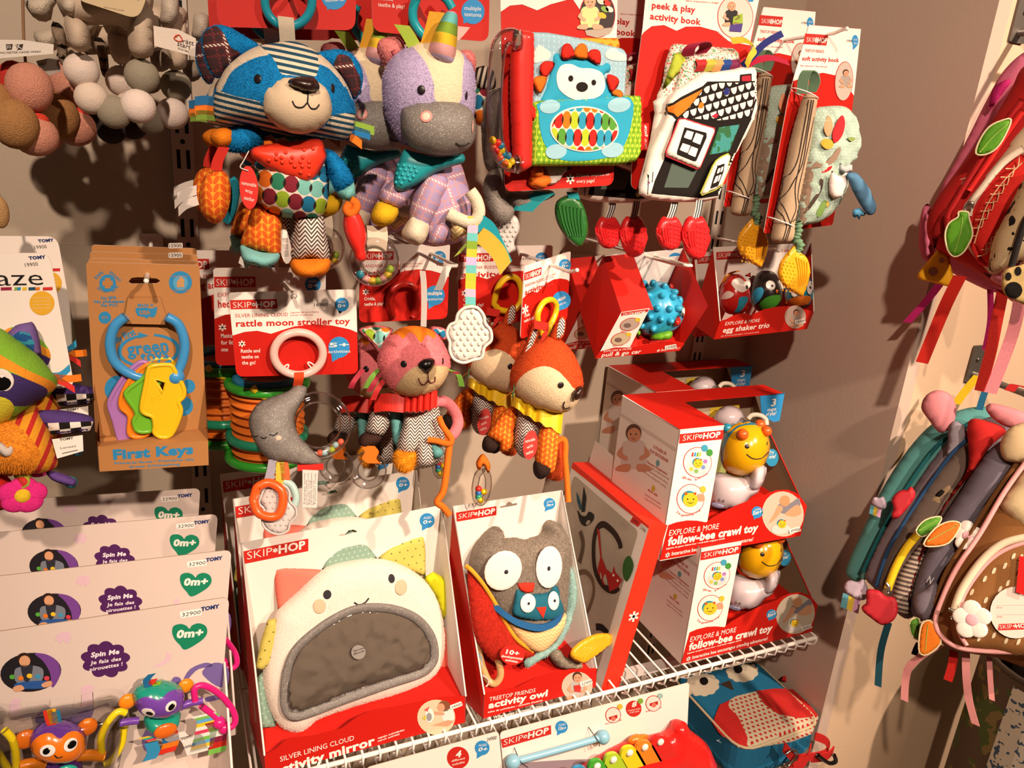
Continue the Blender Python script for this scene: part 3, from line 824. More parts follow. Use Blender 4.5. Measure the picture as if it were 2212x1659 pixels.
    soft('foot', t, fl.shift(0.006), z('335 1462 450 1498 562 1512 546 1570 490 1596 420 1586 350 1562 333 1510'), 0.030, plush('79b5b2', vary=0.06), res=0.004).obj.parent = l1.obj
    l2 = soft('leg', t, fl, z('665 1300 740 1285 820 1288 842 1400 860 1550 750 1548 635 1540 650 1420'), 0.026, m_chev, res=0.004)
    soft('foot', t, fl.shift(0.006), z('630 1565 660 1545 750 1540 860 1546 867 1590 832 1640 735 1658 660 1642 632 1605'), 0.030, plush('e07a1c', vary=0.06), res=0.004).obj.parent = l2.obj
    def care(m):
        m.pslab(fl.shift(-0.012), z('575 1345 602 1362 640 1520 602 1576 565 1480'), -0.0004, 0.0004, 'ded6ce', smooth=3)
        for k in range(5): m.text(fl.shift(-0.0115), 'hand wash only', *z((590 + k * 7, 1530), (584 + k * 7, 1420)), 2.5, '4a4440', 0.0002)
    def care2(m):
        m.pslab(fl.shift(-0.012), z('330 1530 395 1580 370 1606 318 1570'), -0.0004, 0.0004, 'ded6ce')
    bits('care_label', t, care); bits('fold_label', t, care2)
    for p in ('-45 1180 20 1150 85 1130', '-40 1265 10 1220 80 1195'): bits('side_label', t, lambda m: m.ribbon(path3(fl.shift(-.05), z(p)), fl.ey * .0055, cloth('cfc6be'), .0008))
    fx = fb.shift(0.022)
    te = soft('teether', t, fx, z('958 1245 1000 1240 1050 1290 1084 1400 1076 1480 1086 1530 1068 1562 1020 1560 1008 1510 970 1440 945 1360 948 1290'), 0.010, plastic('d2261f', rough=0.35), res=0.004, smooth=4, flat=0.008)
    bits('tie', t, lambda m: m.tube(path3(fx, z('985 1195 1018 1215 1015 1250 985 1275 962 1250 985 1210'), 0.006), 0.005, cloth('d0641c'), seg=8)).parent = te.obj
    return t
rac = raccoon()

def unicorn():
    z = zC; t = thing('unicorn_toy', 'lilac plush unicorn with rainbow horn, glitter muzzle and teal bandana', 'plush toy', at(930, 530, -0.36))
    fc = quad((802, 0), (1062, 0), (805, 68), -0.325)
    def art(m):
        m.text(fc, 'teethe & play!', *z((212, 38), (370, 52)), 9, WHT, 0.0005)
        m.text(fc, 'Crinkle,', *z((212, 0), (300, 6)), 9, WHT, 0.0005)
        disc(m, fc, *z((778, 70))[0], 25, 27, BLU, 0.0004); m.ppoly(fc, z('720 90 722 142 770 120'), BLU, 0.0002)
        m.text(fc, 'multiple', *z((728, 60), (826, 64)), 9, WHT, 0.0007); m.text(fc, 'textures', *z((726, 96), (828, 102)), 9, WHT, 0.0007)
    header_card(t, fc, z('165 -330 885 -330 872 250 180 188'), 0.012, RED, (), art)
    fr = facing(*z((520, 560))[0], -0.372)
    f2 = facing(*z((540, 120))[0], -0.345)
    bits('ring', t, lambda m: m.tube(path3(f2, z('445 -20 420 60 430 140 490 215 560 230 620 180'), 0.002), 0.0055, plastic('1f98a5'), False, 12))
    bits('ring_arm', t, lambda m: m.tube(path3(f2, z('590 -30 625 0 655 50'), 0.002), 0.0052, plastic('1f98a5'), False, 12))
    fur = 'b3a5c8'
    hd = soft('head', t, fr, z('400 275 470 250 560 245 640 270 720 320 780 400 795 520 790 640 770 720 740 760 640 820 520 850 400 870 330 830 270 720 240 600 238 470 270 380 330 310'), 0.058,
              mat('unicorn_head', fur, [('m0', 'd8c6a6')], rough=0.95, sheen=0.45, bump=0.55, bscale=420, vary=0.13, spec=0.15), 0.05, res=0.0038, fur=0.0022,
              masks=[z('410 262 500 232 640 255 720 330 718 420 715 500 695 615 560 605 545 500 500 380 440 300')])
    mz = soft('muzzle', t, fr.shift(0.046), z('345 690 365 640 430 610 520 598 620 600 710 620 770 660 795 740 790 830 750 890 680 920 590 930 480 910 400 870 355 790'), 0.036, mat('glitter_cloth', glitter('77716c'), rough=0.55, bump=0.3, bscale=900), 0.03, res=0.004, power=0.38)
    for c, a, bb in (((500, 695), 13.5, 13), ((778, 757), 5, 13)): bits('nostril', t, lambda m: (button(m, mz, *z(c)[0], a, cloth('d98c86'), 0.12, bb), button(m, mz, *z(c)[0], a * .78, cloth('d9c2b0'), 0.2, bb * .78)))
    bits('mouth', t, lambda m: stroke(m, mz, z('676 855 700 868 730 866 758 852'), 0.0008, mat('stitch_black', '17100e')))
    for c, a, bb in (((470, 537), 8.5, 9), ((740, 572), 5, 8.8)): bits('eye', t, lambda m: button(m, hd, *z(c)[0], a, mat('eye_black', '1c1214', rough=0.35), 0.25, bb))
    for o_, i_ in ((z('205 290 220 240 270 222 330 222 362 250 370 300 330 360 262 402 225 350'), ((300, 300), (315, 350), (285, 392))), (z('676 335 700 305 750 298 785 320 798 370 790 420 775 452 750 400 715 350'), ((745, 340), (775, 380), (780, 430)))):
        ea = soft('ear', t, fr.shift(-0.01), o_, 0.016, plush('d9817f', vary=0.14), res=0.0035, fur=0.0022)
        bits('ear_fold', t, lambda m: stroke(m, ea, z(*i_), 0.0025, plush('c4686a'), -0.0012)).parent = ea.obj
    fh = fr.shift(0.03)
    soft('horn', t, fh, z('505 335 530 240 570 150 615 75 650 65 683 82 688 150 682 250 668 375 640 396 590 388 540 365'), 0.026,
         cloth(bands(['b2a1c4', 'd9a0a0', 'd9b32f', '7a9a34', '62b1ae', 'c49bb8', 'dcb838', 'b2a1c4'], 0.088, -8, fh.q(*z((600, 392))[0])[1]), 'cloth_rainbow_bands'), res=0.004)
    for pl, c in ((((350, 140), (395, 210), (440, 290)), '93ad3a'), (((565, 60), (540, 160), (510, 260)), 'c99422'), (((720, 150), (680, 200), (650, 230)), 'dba6a0')):
        bits('ribbon_tag', t, lambda m: m.ribbon(path3(fh, z(*pl), -0.02), fh.ex * 0.0085, cloth(c, rough=0.45), 0.0012))
    fb = facing(*z((560, 1180))[0], -0.355)
    m_pl = cloth(plaid('9c8aae', 'd8cfd2', 'd08a80', 0.034, 22), 'cloth_lilac_plaid')
    m_pl2 = cloth(plaid('9c8aae', 'd8cfd2', 'd08a80', 0.034, -20), 'cloth_lilac_plaid_turned')
    soft('body', t, fb, z('430 950 560 930 690 960 740 1080 765 1200 760 1330 720 1430 620 1465 520 1470 440 1420 420 1200 410 1050'), 0.045, m_pl, res=0.0045)
    l = soft('arm', t, fb.shift(0.035), z('520 1030 600 1030 640 1090 600 1200 560 1270 520 1350 470 1380 400 1310 415 1200 450 1110'), 0.026, m_pl2, res=0.004)
    soft('hoof', t, fb.shift(0.045), z('395 1315 430 1290 510 1330 515 1380 490 1440 450 1468 400 1450 360 1420 352 1385'), 0.028, plush('d8c9b0', vary=0.05), res=0.004).obj.parent = l.obj
    l = soft('arm', t, fb.shift(0.028), z('330 1060 420 1100 420 1150 380 1200 330 1250 215 1200 250 1120'), 0.022, m_pl2, res=0.004)
    soft('hoof', t, fb.shift(0.034), z('200 1215 250 1205 320 1235 335 1270 300 1330 240 1355 185 1335 168 1290'), 0.026, plush('d6a91f', vary=0.05), res=0.004).obj.parent = l.obj
    def wristring(m):
        m.ribbon(path3(fb.shift(.034), z('205 1350 210 1420 200 1500'), 0.0), fb.ex * 0.012, cloth('d5c4ae'), 0.002)
    bits('wrist_strap', t, wristring)
    fr_ = fb.shift(0.03)
    rg = bits('rattle_ring', t, lambda m: m.tube(ringtube(fr_, *z((188, 1560))[0], 40, 40), 0.0085, clear(), True, 14))
    bits('rattle_bead', t, lambda m: [m.ball(fr_.p(*fr_.q(*z(c)[0])), 0.0052, plastic(k), seg=14, rings=8) for c, k in (((105, 1640), '3aa0b8'), ((140, 1668), 'd9a09a'), ((180, 1680), 'd8b83a'), ((215, 1678), '8fae3a'), ((245, 1665), 'd9a09a'), ((272, 1642), 'd8b83a'), ((282, 1608), '8fae3a'))]).parent = rg
    soft('leg', t, fb.shift(0.02), z('560 1290 620 1260 660 1310 650 1400 600 1462 540 1470 500 1440 520 1360'), 0.024, m_pl2, res=0.004)
    fo = soft('foot', t, fb.shift(0.03), z('640 1300 700 1295 752 1330 750 1390 700 1420 652 1440'), 0.022, cloth(chevron('d8c59c', 'b89a58', 0.008, 0.006), 'cloth_gold_chevron'), res=0.004)
    bits('tail', t, lambda m: m.tube(path3(fb.shift(0.05), z('760 1140 800 1200 815 1270 790 1320 740 1325 680 1300 630 1275'), 0.0), 0.0075, plush('d8c9b0', vary=0.05), seg=12))
    bn = soft('bandana', t, fb.shift(0.052), z('370 890 420 905 560 930 700 918 728 925 725 970 640 1000 540 1040 430 1110 350 1142 308 1120 310 1040 340 950'), 0.012, plastic('1f8f98', rough=0.4, coat=0.0), 0.012, res=0.004, smooth=3, flat=0.012)
    bits('teething_bumps', t, lambda m: [m.ball(bn.on(*z(c)[0]), 0.0020, plastic('27a0a8'), seg=10, rings=6) for c in [(335 + i * 32 - j * 4 + (j % 2) * 14, 985 + j * 26 + i * 5) for i in range(4) for j in range(5) if i * 32 + j * 26 < 165]]).parent = bn.obj
    fq = fb.shift(0.055)
    for pl, c in ((((800, 1320), (870, 1370), (920, 1460), (985, 1600)), '1f8a98'), (((810, 1400), (870, 1440), (940, 1520), (978, 1608)), 'c9a03a'), (((800, 1330), (790, 1400), (740, 1470), (700, 1500)), '9cb04a')):
        bits('tail_ribbon', t, lambda m: m.ribbon(path3(fq, z(*pl), [0, -0.004, -0.008, -0.01]), fq.ey * 0.008 + fq.ex * 0.006, mat('satin_' + c, c, rough=0.3, spec=0.6), 0.001))
    rb = cloth(bands(['d8b53a', 'd9a8c0', '62b1ae', '7a9a34', 'd8b53a', 'b9a6cc', '62b1ae', 'a9b43a'], 0.075), 'cloth_rainbow_strap')
    bits('teether_strap', t, lambda m: m.ribbon([fq.p(*fq.q(a, b2), k) for (a, b2), k in (((1022, 468), 0.0), ((1020, 520), 0.002), ((1018, 560), 0.003), ((1016, 620), 0.004), ((1016, 668), 0.006))], fq.ex * 0.0062, rb, 0.0015))
    bits('care_label', t, lambda m: m.ribbon(path3(fb, zH('478 175 486 260 488 380 484 505'), .01), fb.ex * 0.0034 + fb.n * .002, cloth('d8d0c8'), .0008))
    bits('care_label', t, lambda m: m.ribbon(path3(fb, zH('630 150 605 210 590 250 570 295'), .0), fb.ex * 0.005, cloth('cfc7bf'), .0008))
    fz = fq.shift(0.006); cl = zH('735 395 800 395 840 440 850 490 882 530 885 590 845 630 830 690 780 705 720 722 665 700 640 650 640 600 622 550 640 500 675 480 690 430')
    tm = MB(); pf = Puff(fz, cl, 0.007, 0.007, 0.004, 5, flat=0.004); mt = mat('cloud_teether', 'd2cbc3', rough=0.5, sss=0.1); pf.into(tm, mt); te = tm.build('cloud_teether', t)
    def bump(m):
        m.tube([fz.p(*fz.q(a, b2), 0.0062) for a, b2 in spline(cl, 4)], 0.002, mt, True, 8)
        for j in range(9):
            for i in range(6):
                u, v_ = 648 + i * 42 + (j % 2) * 20, 425 + j * 32
                q = zH((u, v_))[0]
                if sdf(cl, [q])[0] > 9: m.ball(pf.on(*q), (0.0022, 0.003, 0.002), mt, (fz.ex, fz.ey, fz.n), 10, 6)
    bits('bumps', t, bump).parent = te
    return t
uni = unicorn()

def hedgehog_book():
    z = zD; t = thing('hedgehog_cloth_book', 'cloth book with a blue hedgehog pocket and red rattle-handle spine on a red card', 'book', at(1240, 400, -0.36))
    fc = quad((1083, 50), (1333, 50), (1089, 380), -0.345)
    def art(m):
        m.ppoly(fc, z('145 -340 905 -340 893 330 780 240 610 -10 470 28 385 66 290 28 210 36 152 76'), WHT, 0.0003)
        disc(m, fc, *z((770, 95))[0], 39, 50, RED, 0.0006); disc(m, fc, *z((770, 95))[0], 37.5, 48.5, '3a3030', 0.0008)
        u, v = z((722, 60))[0]
        child(m, fc, u, v - 8, 1.9, 'c5cf8e', 0.001, 'c9a072', 'd9a07f')
        for a, b, k in ((790, 10, 'd9cdbb'), (815, 60, '7fa04a'), (800, 100, 'c9b03a'), (845, 60, 'd8d2c4'), (830, 20, 'c2382c')): disc(m, fc, *z((a, b))[0], 9, 6, k, 0.0016, 30)
        m.ppoly(fc, z('690 195 875 175 850 215 770 243 700 225'), 'a89c8e', 0.0009)
        asterisk(m, fc, *z((598, 1145))[0], 9.5, 0.0004, w=0.2)
        m.text(fc, 'Discover surprises on', *z((637, 1132), (846, 1122)), 7.2, WHT, 0.0004); m.text(fc, 'every page!', *z((637, 1170), (753, 1164)), 7.2, WHT, 0.0004)
    header_card(t, fc, z('145 -340 905 -340 876 1185 178 1228'), 0.012, RED, (), art)
    fr = quad((1150, 90), (1352, 110), (1148, 350), -0.372, -0.360)
    red = plastic('c9241c', rough=0.45)
    bits('spine', t, lambda m: Puff(fr.shift(0.004), z('238 200 262 183 330 190 362 215 354 640 344 1070 300 1098 250 1097 232 1060 228 900 216 600 215 400'), 0.012, 0.012, 0.004, 0, flat=0.010).into(m, red))
    hf_ = fr.shift(0.012)
    h = bits('rattle_handle', t, lambda m: m.tube(path3(hf_, z('268 255 215 235 165 262 135 340 120 500 112 700 122 880 155 990 205 1045 268 1052')), [0.0085] + [0.0098] * 53 + [0.0085], clear(), False, 16))
    for a, b_ in (((250, 254), (274, 256)), ((248, 1050), (272, 1053))): bits('handle_collar', t, lambda m: m.tube([hf_.p(*hf_.q(*p)) for p in z(a, b_)], 0.0112, clear(), seg=16))
    bc = ['d8a81c', 'c8281e', '2d86a8', 'd2641e', 'c8281e', 'd8b81e', '2d86a8', 'c8281e', 'd2641e', '2d86a8', 'd8b81e', 'c94a2a', 'd8b81e', 'd2641e', '2d86a8', 'd8b81e']
    bp = ((103, 898), (120, 925), (150, 930), (112, 945), (135, 915), (160, 960), (172, 985), (122, 965), (145, 985), (200, 998), (190, 1030), (155, 1012), (222, 1035), (175, 1050), (165, 1030), (205, 1058))
    for c, k in zip(bp, bc):
        bits('rattle_bead', t, lambda m: m.ball(hf_.p(*hf_.q(*z(c)[0]), random.uniform(-.003, .003)), (0.0048, 0.0048, 0.003), plastic(k), [fr.ex * .8 + fr.n * .6, fr.ey, fr.n * .8 - fr.ex * .6], 12, 8)).parent = h
    m_sky = cloth(lambda n: n.mix(n.m('MULTIPLY', n.lt(n.frac(n.m('DIVIDE', n.xy()[0], 0.0072)), 0.09), n.lt(n.frac(n.m('DIVIDE', n.xy()[1], 0.006)), 0.5)), '93b6c4', 'd5dcda'), 'cloth_sky')
    soft('yellow_page', t, fr.shift(-0.006), z('560 235 640 243 905 243 918 300 880 400 600 400'), 0.004, cloth(dots('cfa035', 'd8791d', 0.013, 0.34), 'cloth_yellow_dots'), res=0.005, smooth=0, flat=0.006)
    pg = soft('page', t, fr, z('340 205 450 208 640 240 840 290 935 312 960 348 945 640 935 700 345 700'), 0.006, m_sky, res=0.004, smooth=0, flat=0.008)
    TEAL = '2d97b5'
    def felt(pf, px, c, up, name='felt_quill', sm=4): bits(name, t, lambda m: patch(m, pf, z(*px), c, up, sm)).parent = pf.obj
    for px in (((365, 400), (368, 330), (398, 290), (430, 308), (472, 340), (460, 380), (420, 392)), ((820, 345), (850, 312), (880, 310), (910, 335), (946, 352), (950, 388), (880, 388), (830, 372))): felt(pg, px, cloth('d8d4cc'), 0.0008, 'cloud_print')
    hb = soft('hedgehog_head', t, fr.shift(0.004), z('420 690 430 560 470 420 474 350 510 330 540 350 550 378 640 362 720 372 785 412 825 390 858 420 850 470 815 485 850 560 872 690'), 0.009, cloth(TEAL), res=0.004, smooth=4, flat=0.03)
    felt(hb, ((510, 480), (540, 420), (600, 410), (660, 435), (740, 440), (800, 470), (820, 540), (800, 600), (740, 632), (640, 640), (570, 612), (520, 560)), cloth('dfd9d2'), 0.0008, 'face_print')
    blk = cloth('201a18')
    for c, a, bb in (((598, 502), 5.2, 6.6), ((745, 528), 4.8, 6.2), ((670, 556), 12.5, 10.5)): felt(hb, [(c[0] + x * 2.9625, c[1] + y * 2.9625) for x, y in ell(0, 0, a, bb, n=12)], blk, 0.0016, 'eye' if a < 6 else 'nose')
    rf, of = cloth('c9291f', rough=0.95), cloth('d96a1c', rough=0.95)
    for px, k in ((((545, 378), (545, 300), (575, 277), (605, 290), (628, 360)), rf), (((618, 358), (642, 294), (675, 276), (706, 300), (708, 378)), of), (((708, 372), (720, 325), (760, 314), (792, 335), (786, 415)), rf),
                  (((502, 408), (450, 390), (408, 410), (404, 450), (440, 500)), rf), (((452, 495), (385, 488), (360, 510), (375, 560), (408, 600)), of), (((832, 482), (880, 484), (912, 512), (900, 555), (855, 590)), rf), (((868, 605), (868, 578), (910, 573), (938, 600), (925, 640)), of)):
        m = MB(); Puff(fr.shift(0.012), z(*px), 0.0016, 0.0016, 0.004, 3, flat=0.003).into(m, k); m.build('felt_quill', t).parent = t
    m_gr = cloth(lambda n: n.mix(n.lt(n.m('ABSOLUTE', n.m('SUBTRACT', n.frac(n.m('DIVIDE', n.xy()[0], 0.0075)), 0.5)), 0.07), dots('6b9a22', 'a9c43c', 0.0075, 0.3)(n), 'a9c43c'), 'cloth_green_drops')
    fl = soft('pocket', t, fr.shift(0.010), z('345 665 385 646 960 611 1042 613 1050 640 1048 985 1012 1035 880 1060 345 1064'), 0.008, m_gr, res=0.004, smooth=0, flat=0.010)
    felt(fl, ((405, 655), (700, 635), (978, 622), (986, 800), (930, 950), (860, 1000), (700, 1028), (540, 1022), (450, 950), (408, 850), (396, 720)), cloth(TEAL), 0.0006, 'body_print', 3)
    for a, b_, rx, ry in ((465, 682, 22, 15), (908, 672, 25, 16), (505, 970, 23, 16), (866, 960, 24, 16)): felt(fl, [(a + x * 2.9625, b_ + y * 2.9625) for x, y in ell(0, 0, rx, ry, -8, 16)], cloth('8db7c4'), 0.0012, 'paw_print', 2)
    felt(fl, [(684 + x, 826 + y) for x, y in ell(0, 0, 219, 146, 3, 26)], cloth('ded6c6'), 0.0018, 'tummy_border', 2)
    felt(fl, [(684 + x, 826 + y) for x, y in ell(0, 0, 210, 137, 3, 26)], cloth(ovals('d6cbb4', ['4f8f35', '2d8fae', 'c4241d', 'd2701c', 'a5b82c', '4f8f35', '2d8fae', 'c4241d'], '30211a', 0.0118, 0.0205), 'cloth_tall_ovals'), 0.0024, 'tummy_print', 2)
    for px in (((402, 685), (345, 688), (331, 725), (355, 765), (402, 785)), ((984, 668), (1040, 680), (1070, 710), (1050, 745), (986, 770))):
        m = MB(); Puff(fr.shift(0.014), z(*px), 0.0016, 0.0016, 0.004, 3, flat=0.003).into(m, rf); m.build('felt_ear', t)
    def lab(m):
        f2 = fr.shift(0.004); m.pslab(f2, z('1050 792 1100 788 1098 958 1050 962'), -0.0004, 0.0004, cloth('c4241d')); logo(m, f2, *z((1088, 950), (1086, 800)), 6.5, 0.0006)
    bits('side_label', t, lab)
    def knot(m):
        f2 = fc.shift(0.004)
        Puff(f2, z('328 1170 360 1085 400 1070 450 1110 476 1160 430 1205 370 1205'), 0.010, 0.002, 0.004, 5, rough=0.006).into(m, cloth('cc641a'))
        Puff(f2.shift(0.006), z('345 1090 400 1060 430 1090 420 1130 370 1140'), 0.008, 0.004, 0.004, 5, rough=0.005).into(m, cloth('cc641a'))
    bits('orange_knot', t, knot)
    c2 = z('440 1060 520 1062 610 1072 560 1105 540 1145 500 1178 455 1180 440 1120')
    bits('cloud_teether', t, lambda m: Puff(fc.shift(0.003), c2, 0.004, 0.002, 0.004, 4, flat=0.003).into(m, plastic('bdb6b0', rough=0.5)))
    return t
hedgehog_book()

def elephant():
    z = zD; t = thing('elephant_toy', 'grey plush elephant half hidden behind the hedgehog book, trunk showing below it', 'plush toy', at(1120, 470, -0.27))
    fr = facing(*z((60, 900))[0], -0.27); g = plush('857d76')
    soft('body', t, fr, z('-10 660 60 600 180 560 300 620 330 800 300 1000 220 1090 120 1110 60 1080 35 960 25 800'), 0.045, g, res=0.006, fur=0.002)
    soft('trunk', t, fr.shift(0.035), z('48 1150 100 1085 175 1080 195 1130 180 1200 190 1290 240 1340 205 1425 140 1442 80 1360 45 1240'), 0.024, g, res=0.005, fur=0.002)
    soft('leg', t, fr.shift(0.01), z('180 1235 300 1225 460 1215 500 1250 420 1290 240 1345 185 1300'), 0.024, g, res=0.006)
    soft('ear', t, fr.shift(0.01), z('-20 450 60 420 110 460 120 560 60 580 0 560'), 0.010, cloth(stripes('2c2320', 'c8bfae', 0.0068, 0.5, 80), 'cloth_ear_stripe'), res=0.005)
    soft('side_panel', t, fr.shift(0.005), z('-20 580 60 570 80 700 40 800 -10 780'), 0.02, m_oval, res=0.005)
    bits('eye', t, lambda m: m.ball(fr.p(*fr.q(*z((195, 790))[0]), 0.047), (0.005, 0.009, 0.003), mat('eye_black'), (fr.ex, fr.ey, fr.n)))
    bits('ribbon', t, lambda m: m.ribbon(path3(fr.shift(.03), z('440 1230 350 1290 290 1350')), fr.ex * 0.014, cloth('1c7f86'), 0.001))
    cl = z('115 1440 170 1400 230 1375 262 1400 275 1470 240 1550 250 1600 190 1628 140 1610 100 1560 95 1490')
    def tee(m):
        f2 = fr.shift(0.02); pf = Puff(f2, cl, 0.005, 0.005, 0.004, 4, flat=0.003); pf.into(m, plastic('b9b4af', rough=0.5))
        for j in range(7):
            for i in range(5):
                q = z((115 + i * 34 + (j % 2) * 17, 1420 + j * 30))[0]
                if sdf(cl, [q])[0] > 5: m.ball(pf.on(*q), 0.002, plastic('b9b4af', rough=0.5), seg=8, rings=5)
    bits('cloud_teether', t, tee)
    lf = soft('leaf_teether', t, fr.shift(0.005), z('545 1262 600 1245 645 1262 692 1340 714 1460 692 1540 655 1584 580 1530 520 1440 498 1350 510 1290'), 0.006, plastic('1f5c22', rough=0.4), res=0.004, smooth=3, flat=0.006)
    def ribs(m):
        k = plastic('1f5c22', rough=0.4)
        for i in range(7): stroke(m, lf, z((525 + i * 24, 1310 + i * 4), (548 + i * 20, 1420), (585 + i * 15, 1510)), 0.0013, k)
        m.ribbon(path3(fr.shift(0.01), z((610, 1230), (625, 1275))), fr.ex * 0.008, cloth('1c7f86'), 0.001)
    bits('leaf_ribs', t, ribs).parent = lf.obj
    return t
elephant()

def house_book():
    z = zE; t = thing('house_cloth_book', 'black and white house shaped cloth book in front of a large red card', 'book', at(1500, 440, -0.36))
    fc = quad((1398, 0), (1638, 0), (1376, 280), -0.345, -0.335)
    def art(m):
        m.ppoly(fc, z('110 -420 830 -420 797 0 738 290 600 262 540 203 420 170 330 170 270 197 190 160 110 168 62 205 48 225'), WHT, 0.0003)
        m.text(fc, 'peek & play', *z((110, 52), (388, 82)), 14, 'b52a22', 0.0006, 0.03); m.text(fc, 'activity book', *z((98, 122), (424, 160)), 14, 'b52a22', 0.0006, 0.03)
        m.text(fc, 'libro interactivo y juego', *z((330, 10), (540, 24)), 4, 'b52a22', 0.0006)
        disc(m, fc, *z((645, 108))[0], 39, 47, 'b52a22', 0.0005); disc(m, fc, *z((645, 108))[0], 37.5, 45.5, 'cfc4b9', 0.0007)
        u, v = z((620, 60))[0]; child(m, fc, u, v, 1.35, '2a2626', 0.001, 'b98a68', 'd09a7c')
        m.ppoly(fc, z('610 160 690 150 680 205 605 200'), '4a3a7e', 0.0016); m.ppoly(fc, z('630 110 690 85 690 150 625 155'), '8fae3a', 0.0014)
        m.text(fc, 'A book & playhouse in one', *z((527, 205), (628, 282)), 4.5, WHT, 0.0006)
        m.ppoly(fc, z('715 -10 765 -20 760 10 735 12'), BLU, 0.0006)
    card = z('110 -420 830 -420 797 0 640 900 590 1180 10 1215 -20 1190 5 560 48 225 85 0')
    header_card(t, fc, card, 0.006, RED, (), art)
    fr = quad((1470, 160), (1632, 145), (1385, 410), -0.375, -0.365, -0.385)
    wh = cloth('ddd2c8'); blk = cloth('17120f', 'cloth_house_black', bump=0.1)
    flo = cloth(lambda n: n.mix(n.gt(n.noise(420, 0), 0.66), n.mix(n.gt(n.noise(380, 0), 0.62), 'd9cec3', '5f9060'), 'c9503a'), 'cloth_small_flowers')
    soft('inner_page', t, fr.shift(-0.018), z('200 400 235 290 260 278 330 285 500 298 640 310 672 345 680 440 600 700 300 760 150 700 140 620 178 540'), 0.006, flo, res=0.006, smooth=0, flat=0.008)
    soft('green_pocket', t, fr.shift(-0.011), z('258 340 325 333 345 400 190 575 180 560'), 0.003, cloth('a3b03a'), res=0.006, smooth=0, flat=0.006)
    soft('inner_page', t, fr.shift(-0.009), z('250 600 300 420 335 360 400 340 640 330 672 400 670 600 300 700'), 0.006, flo, res=0.006, smooth=0, flat=0.008)
    for x0, x1, c in ((392, 452, 'a3282a'), (455, 502, 'a8a03a'), (506, 553, 'd0905a'), (558, 606, '223f7c'), (610, 660, '6d2548')):
        bits('ribbon_tab', t, lambda m: m.ribbon(path3(fr.shift(-0.001), z(((x0 + x1) / 2 + 2, 383), ((x0 + x1) / 2, 415), ((x0 + x1) / 2 - 4, 455)), [0, 0.004, 0]), fr.ex * 0.0085, cloth(c, rough=0.5), 0.001))
    bits('ribbon_loop', t, lambda m: m.ribbon(path3(fr.shift(-0.004), z('340 360 335 315 360 285 400 282 430 305 420 345'), [0, .006, .01, .012, .008, 0]), fr.n * 0.008 + fr.ex * 0.004, cloth('8f1f3a', rough=0.5), 0.0012))
    for pl, c in ((((622, 262), (690, 262), (738, 315), (700, 370), (690, 425)), 'c2b13a'), (((690, 425), (730, 370), (800, 285), (905, 222)), '232a6a'), (((700, 425), (760, 390), (840, 375), (945, 408)), 'a3203a')):
        bits('ribbon', t, lambda m: m.ribbon(path3(fr.shift(0.002), z(*pl), [0, 0.006, 0.01, 0.012, 0.008][:len(pl)]), fr.ex * 0.003 - fr.ey * 0.004, mat('satin_' + c, c, rough=0.3, spec=0.6), 0.0008))
    soft('back_cover', t, fr.shift(-0.014), z('130 720 120 650 210 590 330 560 700 560 640 900 540 1240 120 1270 25 1225 30 1170 100 900'), 0.007, wh, res=0.007, smooth=0, flat=0.008)
    cv = soft('cover', t, fr.shift(0.002), z('36 1195 28 1240 60 1262 120 1280 280 1294 440 1292 535 1270 560 1190 640 1000 700 890 762 770 782 700 778 560 776 432 690 426 640 442 500 462 440 458 385 498 260 580 208 650 212 720 160 840 100 960 70 1080'), 0.009, wh, res=0.0045, smooth=0, flat=0.016)
    def pr(px, c, up, sm=0, name='print'): bits(name, t, lambda m: patch(m, cv, z(*px), c, up, sm)).parent = cv.obj
    def prn(name, items):
        for px, c, up in items: bits(name, t, lambda m: patch(m, cv, z(*px), c, up, 0)).parent = cv.obj
    pr(((262, 770), (300, 760), (540, 778), (752, 755), (690, 885), (620, 1040), (540, 1252), (430, 1268), (108, 1238), (130, 1160), (200, 1000)), blk, 0.0005, name='facade_print')
    pr(((468, 522), (778, 518), (780, 640), (745, 762), (560, 785), (270, 770), (200, 694), (215, 680), (300, 620), (440, 550)), blk, 0.0006, name='roof_outline')
    pr(((482, 532), (768, 528), (768, 655), (735, 750), (545, 770), (290, 754), (350, 690), (440, 572)), cloth(shingle('d8cec4', '17120f', 0.0135, 0.0115, 8), 'cloth_shingles'), 0.0011, name='roof_shingles')
    prn('roof_gable', [(((218, 694), (290, 645), (436, 570), (345, 690), (275, 750)), cloth('cf6f1f'), 0.0012), (((405, 680), (420, 652), (440, 660), (438, 690), (415, 695)), cloth('cf6f1f'), 0.0016), (((565, 590), (585, 560), (605, 572), (600, 605), (580, 612)), cloth('232a6a'), 0.0016), (((490, 745), (520, 725), (535, 735), (520, 758)), cloth('a3203a'), 0.0016)])
    prn('chimney_print', [(((676, 478), (750, 470), (750, 527), (674, 527)), blk, 0.0006), (((686, 488), (742, 482), (742, 520), (684, 520)), cloth('9c2430'), 0.0011)])
    gw = cloth(lambda n: n.mix(n.gt(n.noise(60, 2), 0.52), '1d5a32', '2f7f7a'), 'cloth_iridescent', rough=0.3, spec=0.7)
    prn('window_print', [(((540, 815), (672, 797), (605, 968), (478, 990)), gw, 0.0011), (((240, 1040), (402, 1085), (342, 1202), (188, 1200)), cloth('47544c', rough=0.45), 0.0011)])
    prn('flower_print', [(((x + a, y + b_) for a, b_ in ell(0, 0, 8, 8, n=8)), cloth(c), 0.0008) for x, y, c in ((95, 1106, 'b0608a'), (122, 1090, '30303a'), (92, 1168, 'c9703a'))] + [(((x - 1.5, y), (x + 1.5, y), (x - 4, y + 70), (x - 8, y + 70)), blk, 0.0006) for x, y in ((93, 1114), (120, 1098), (90, 1176))])
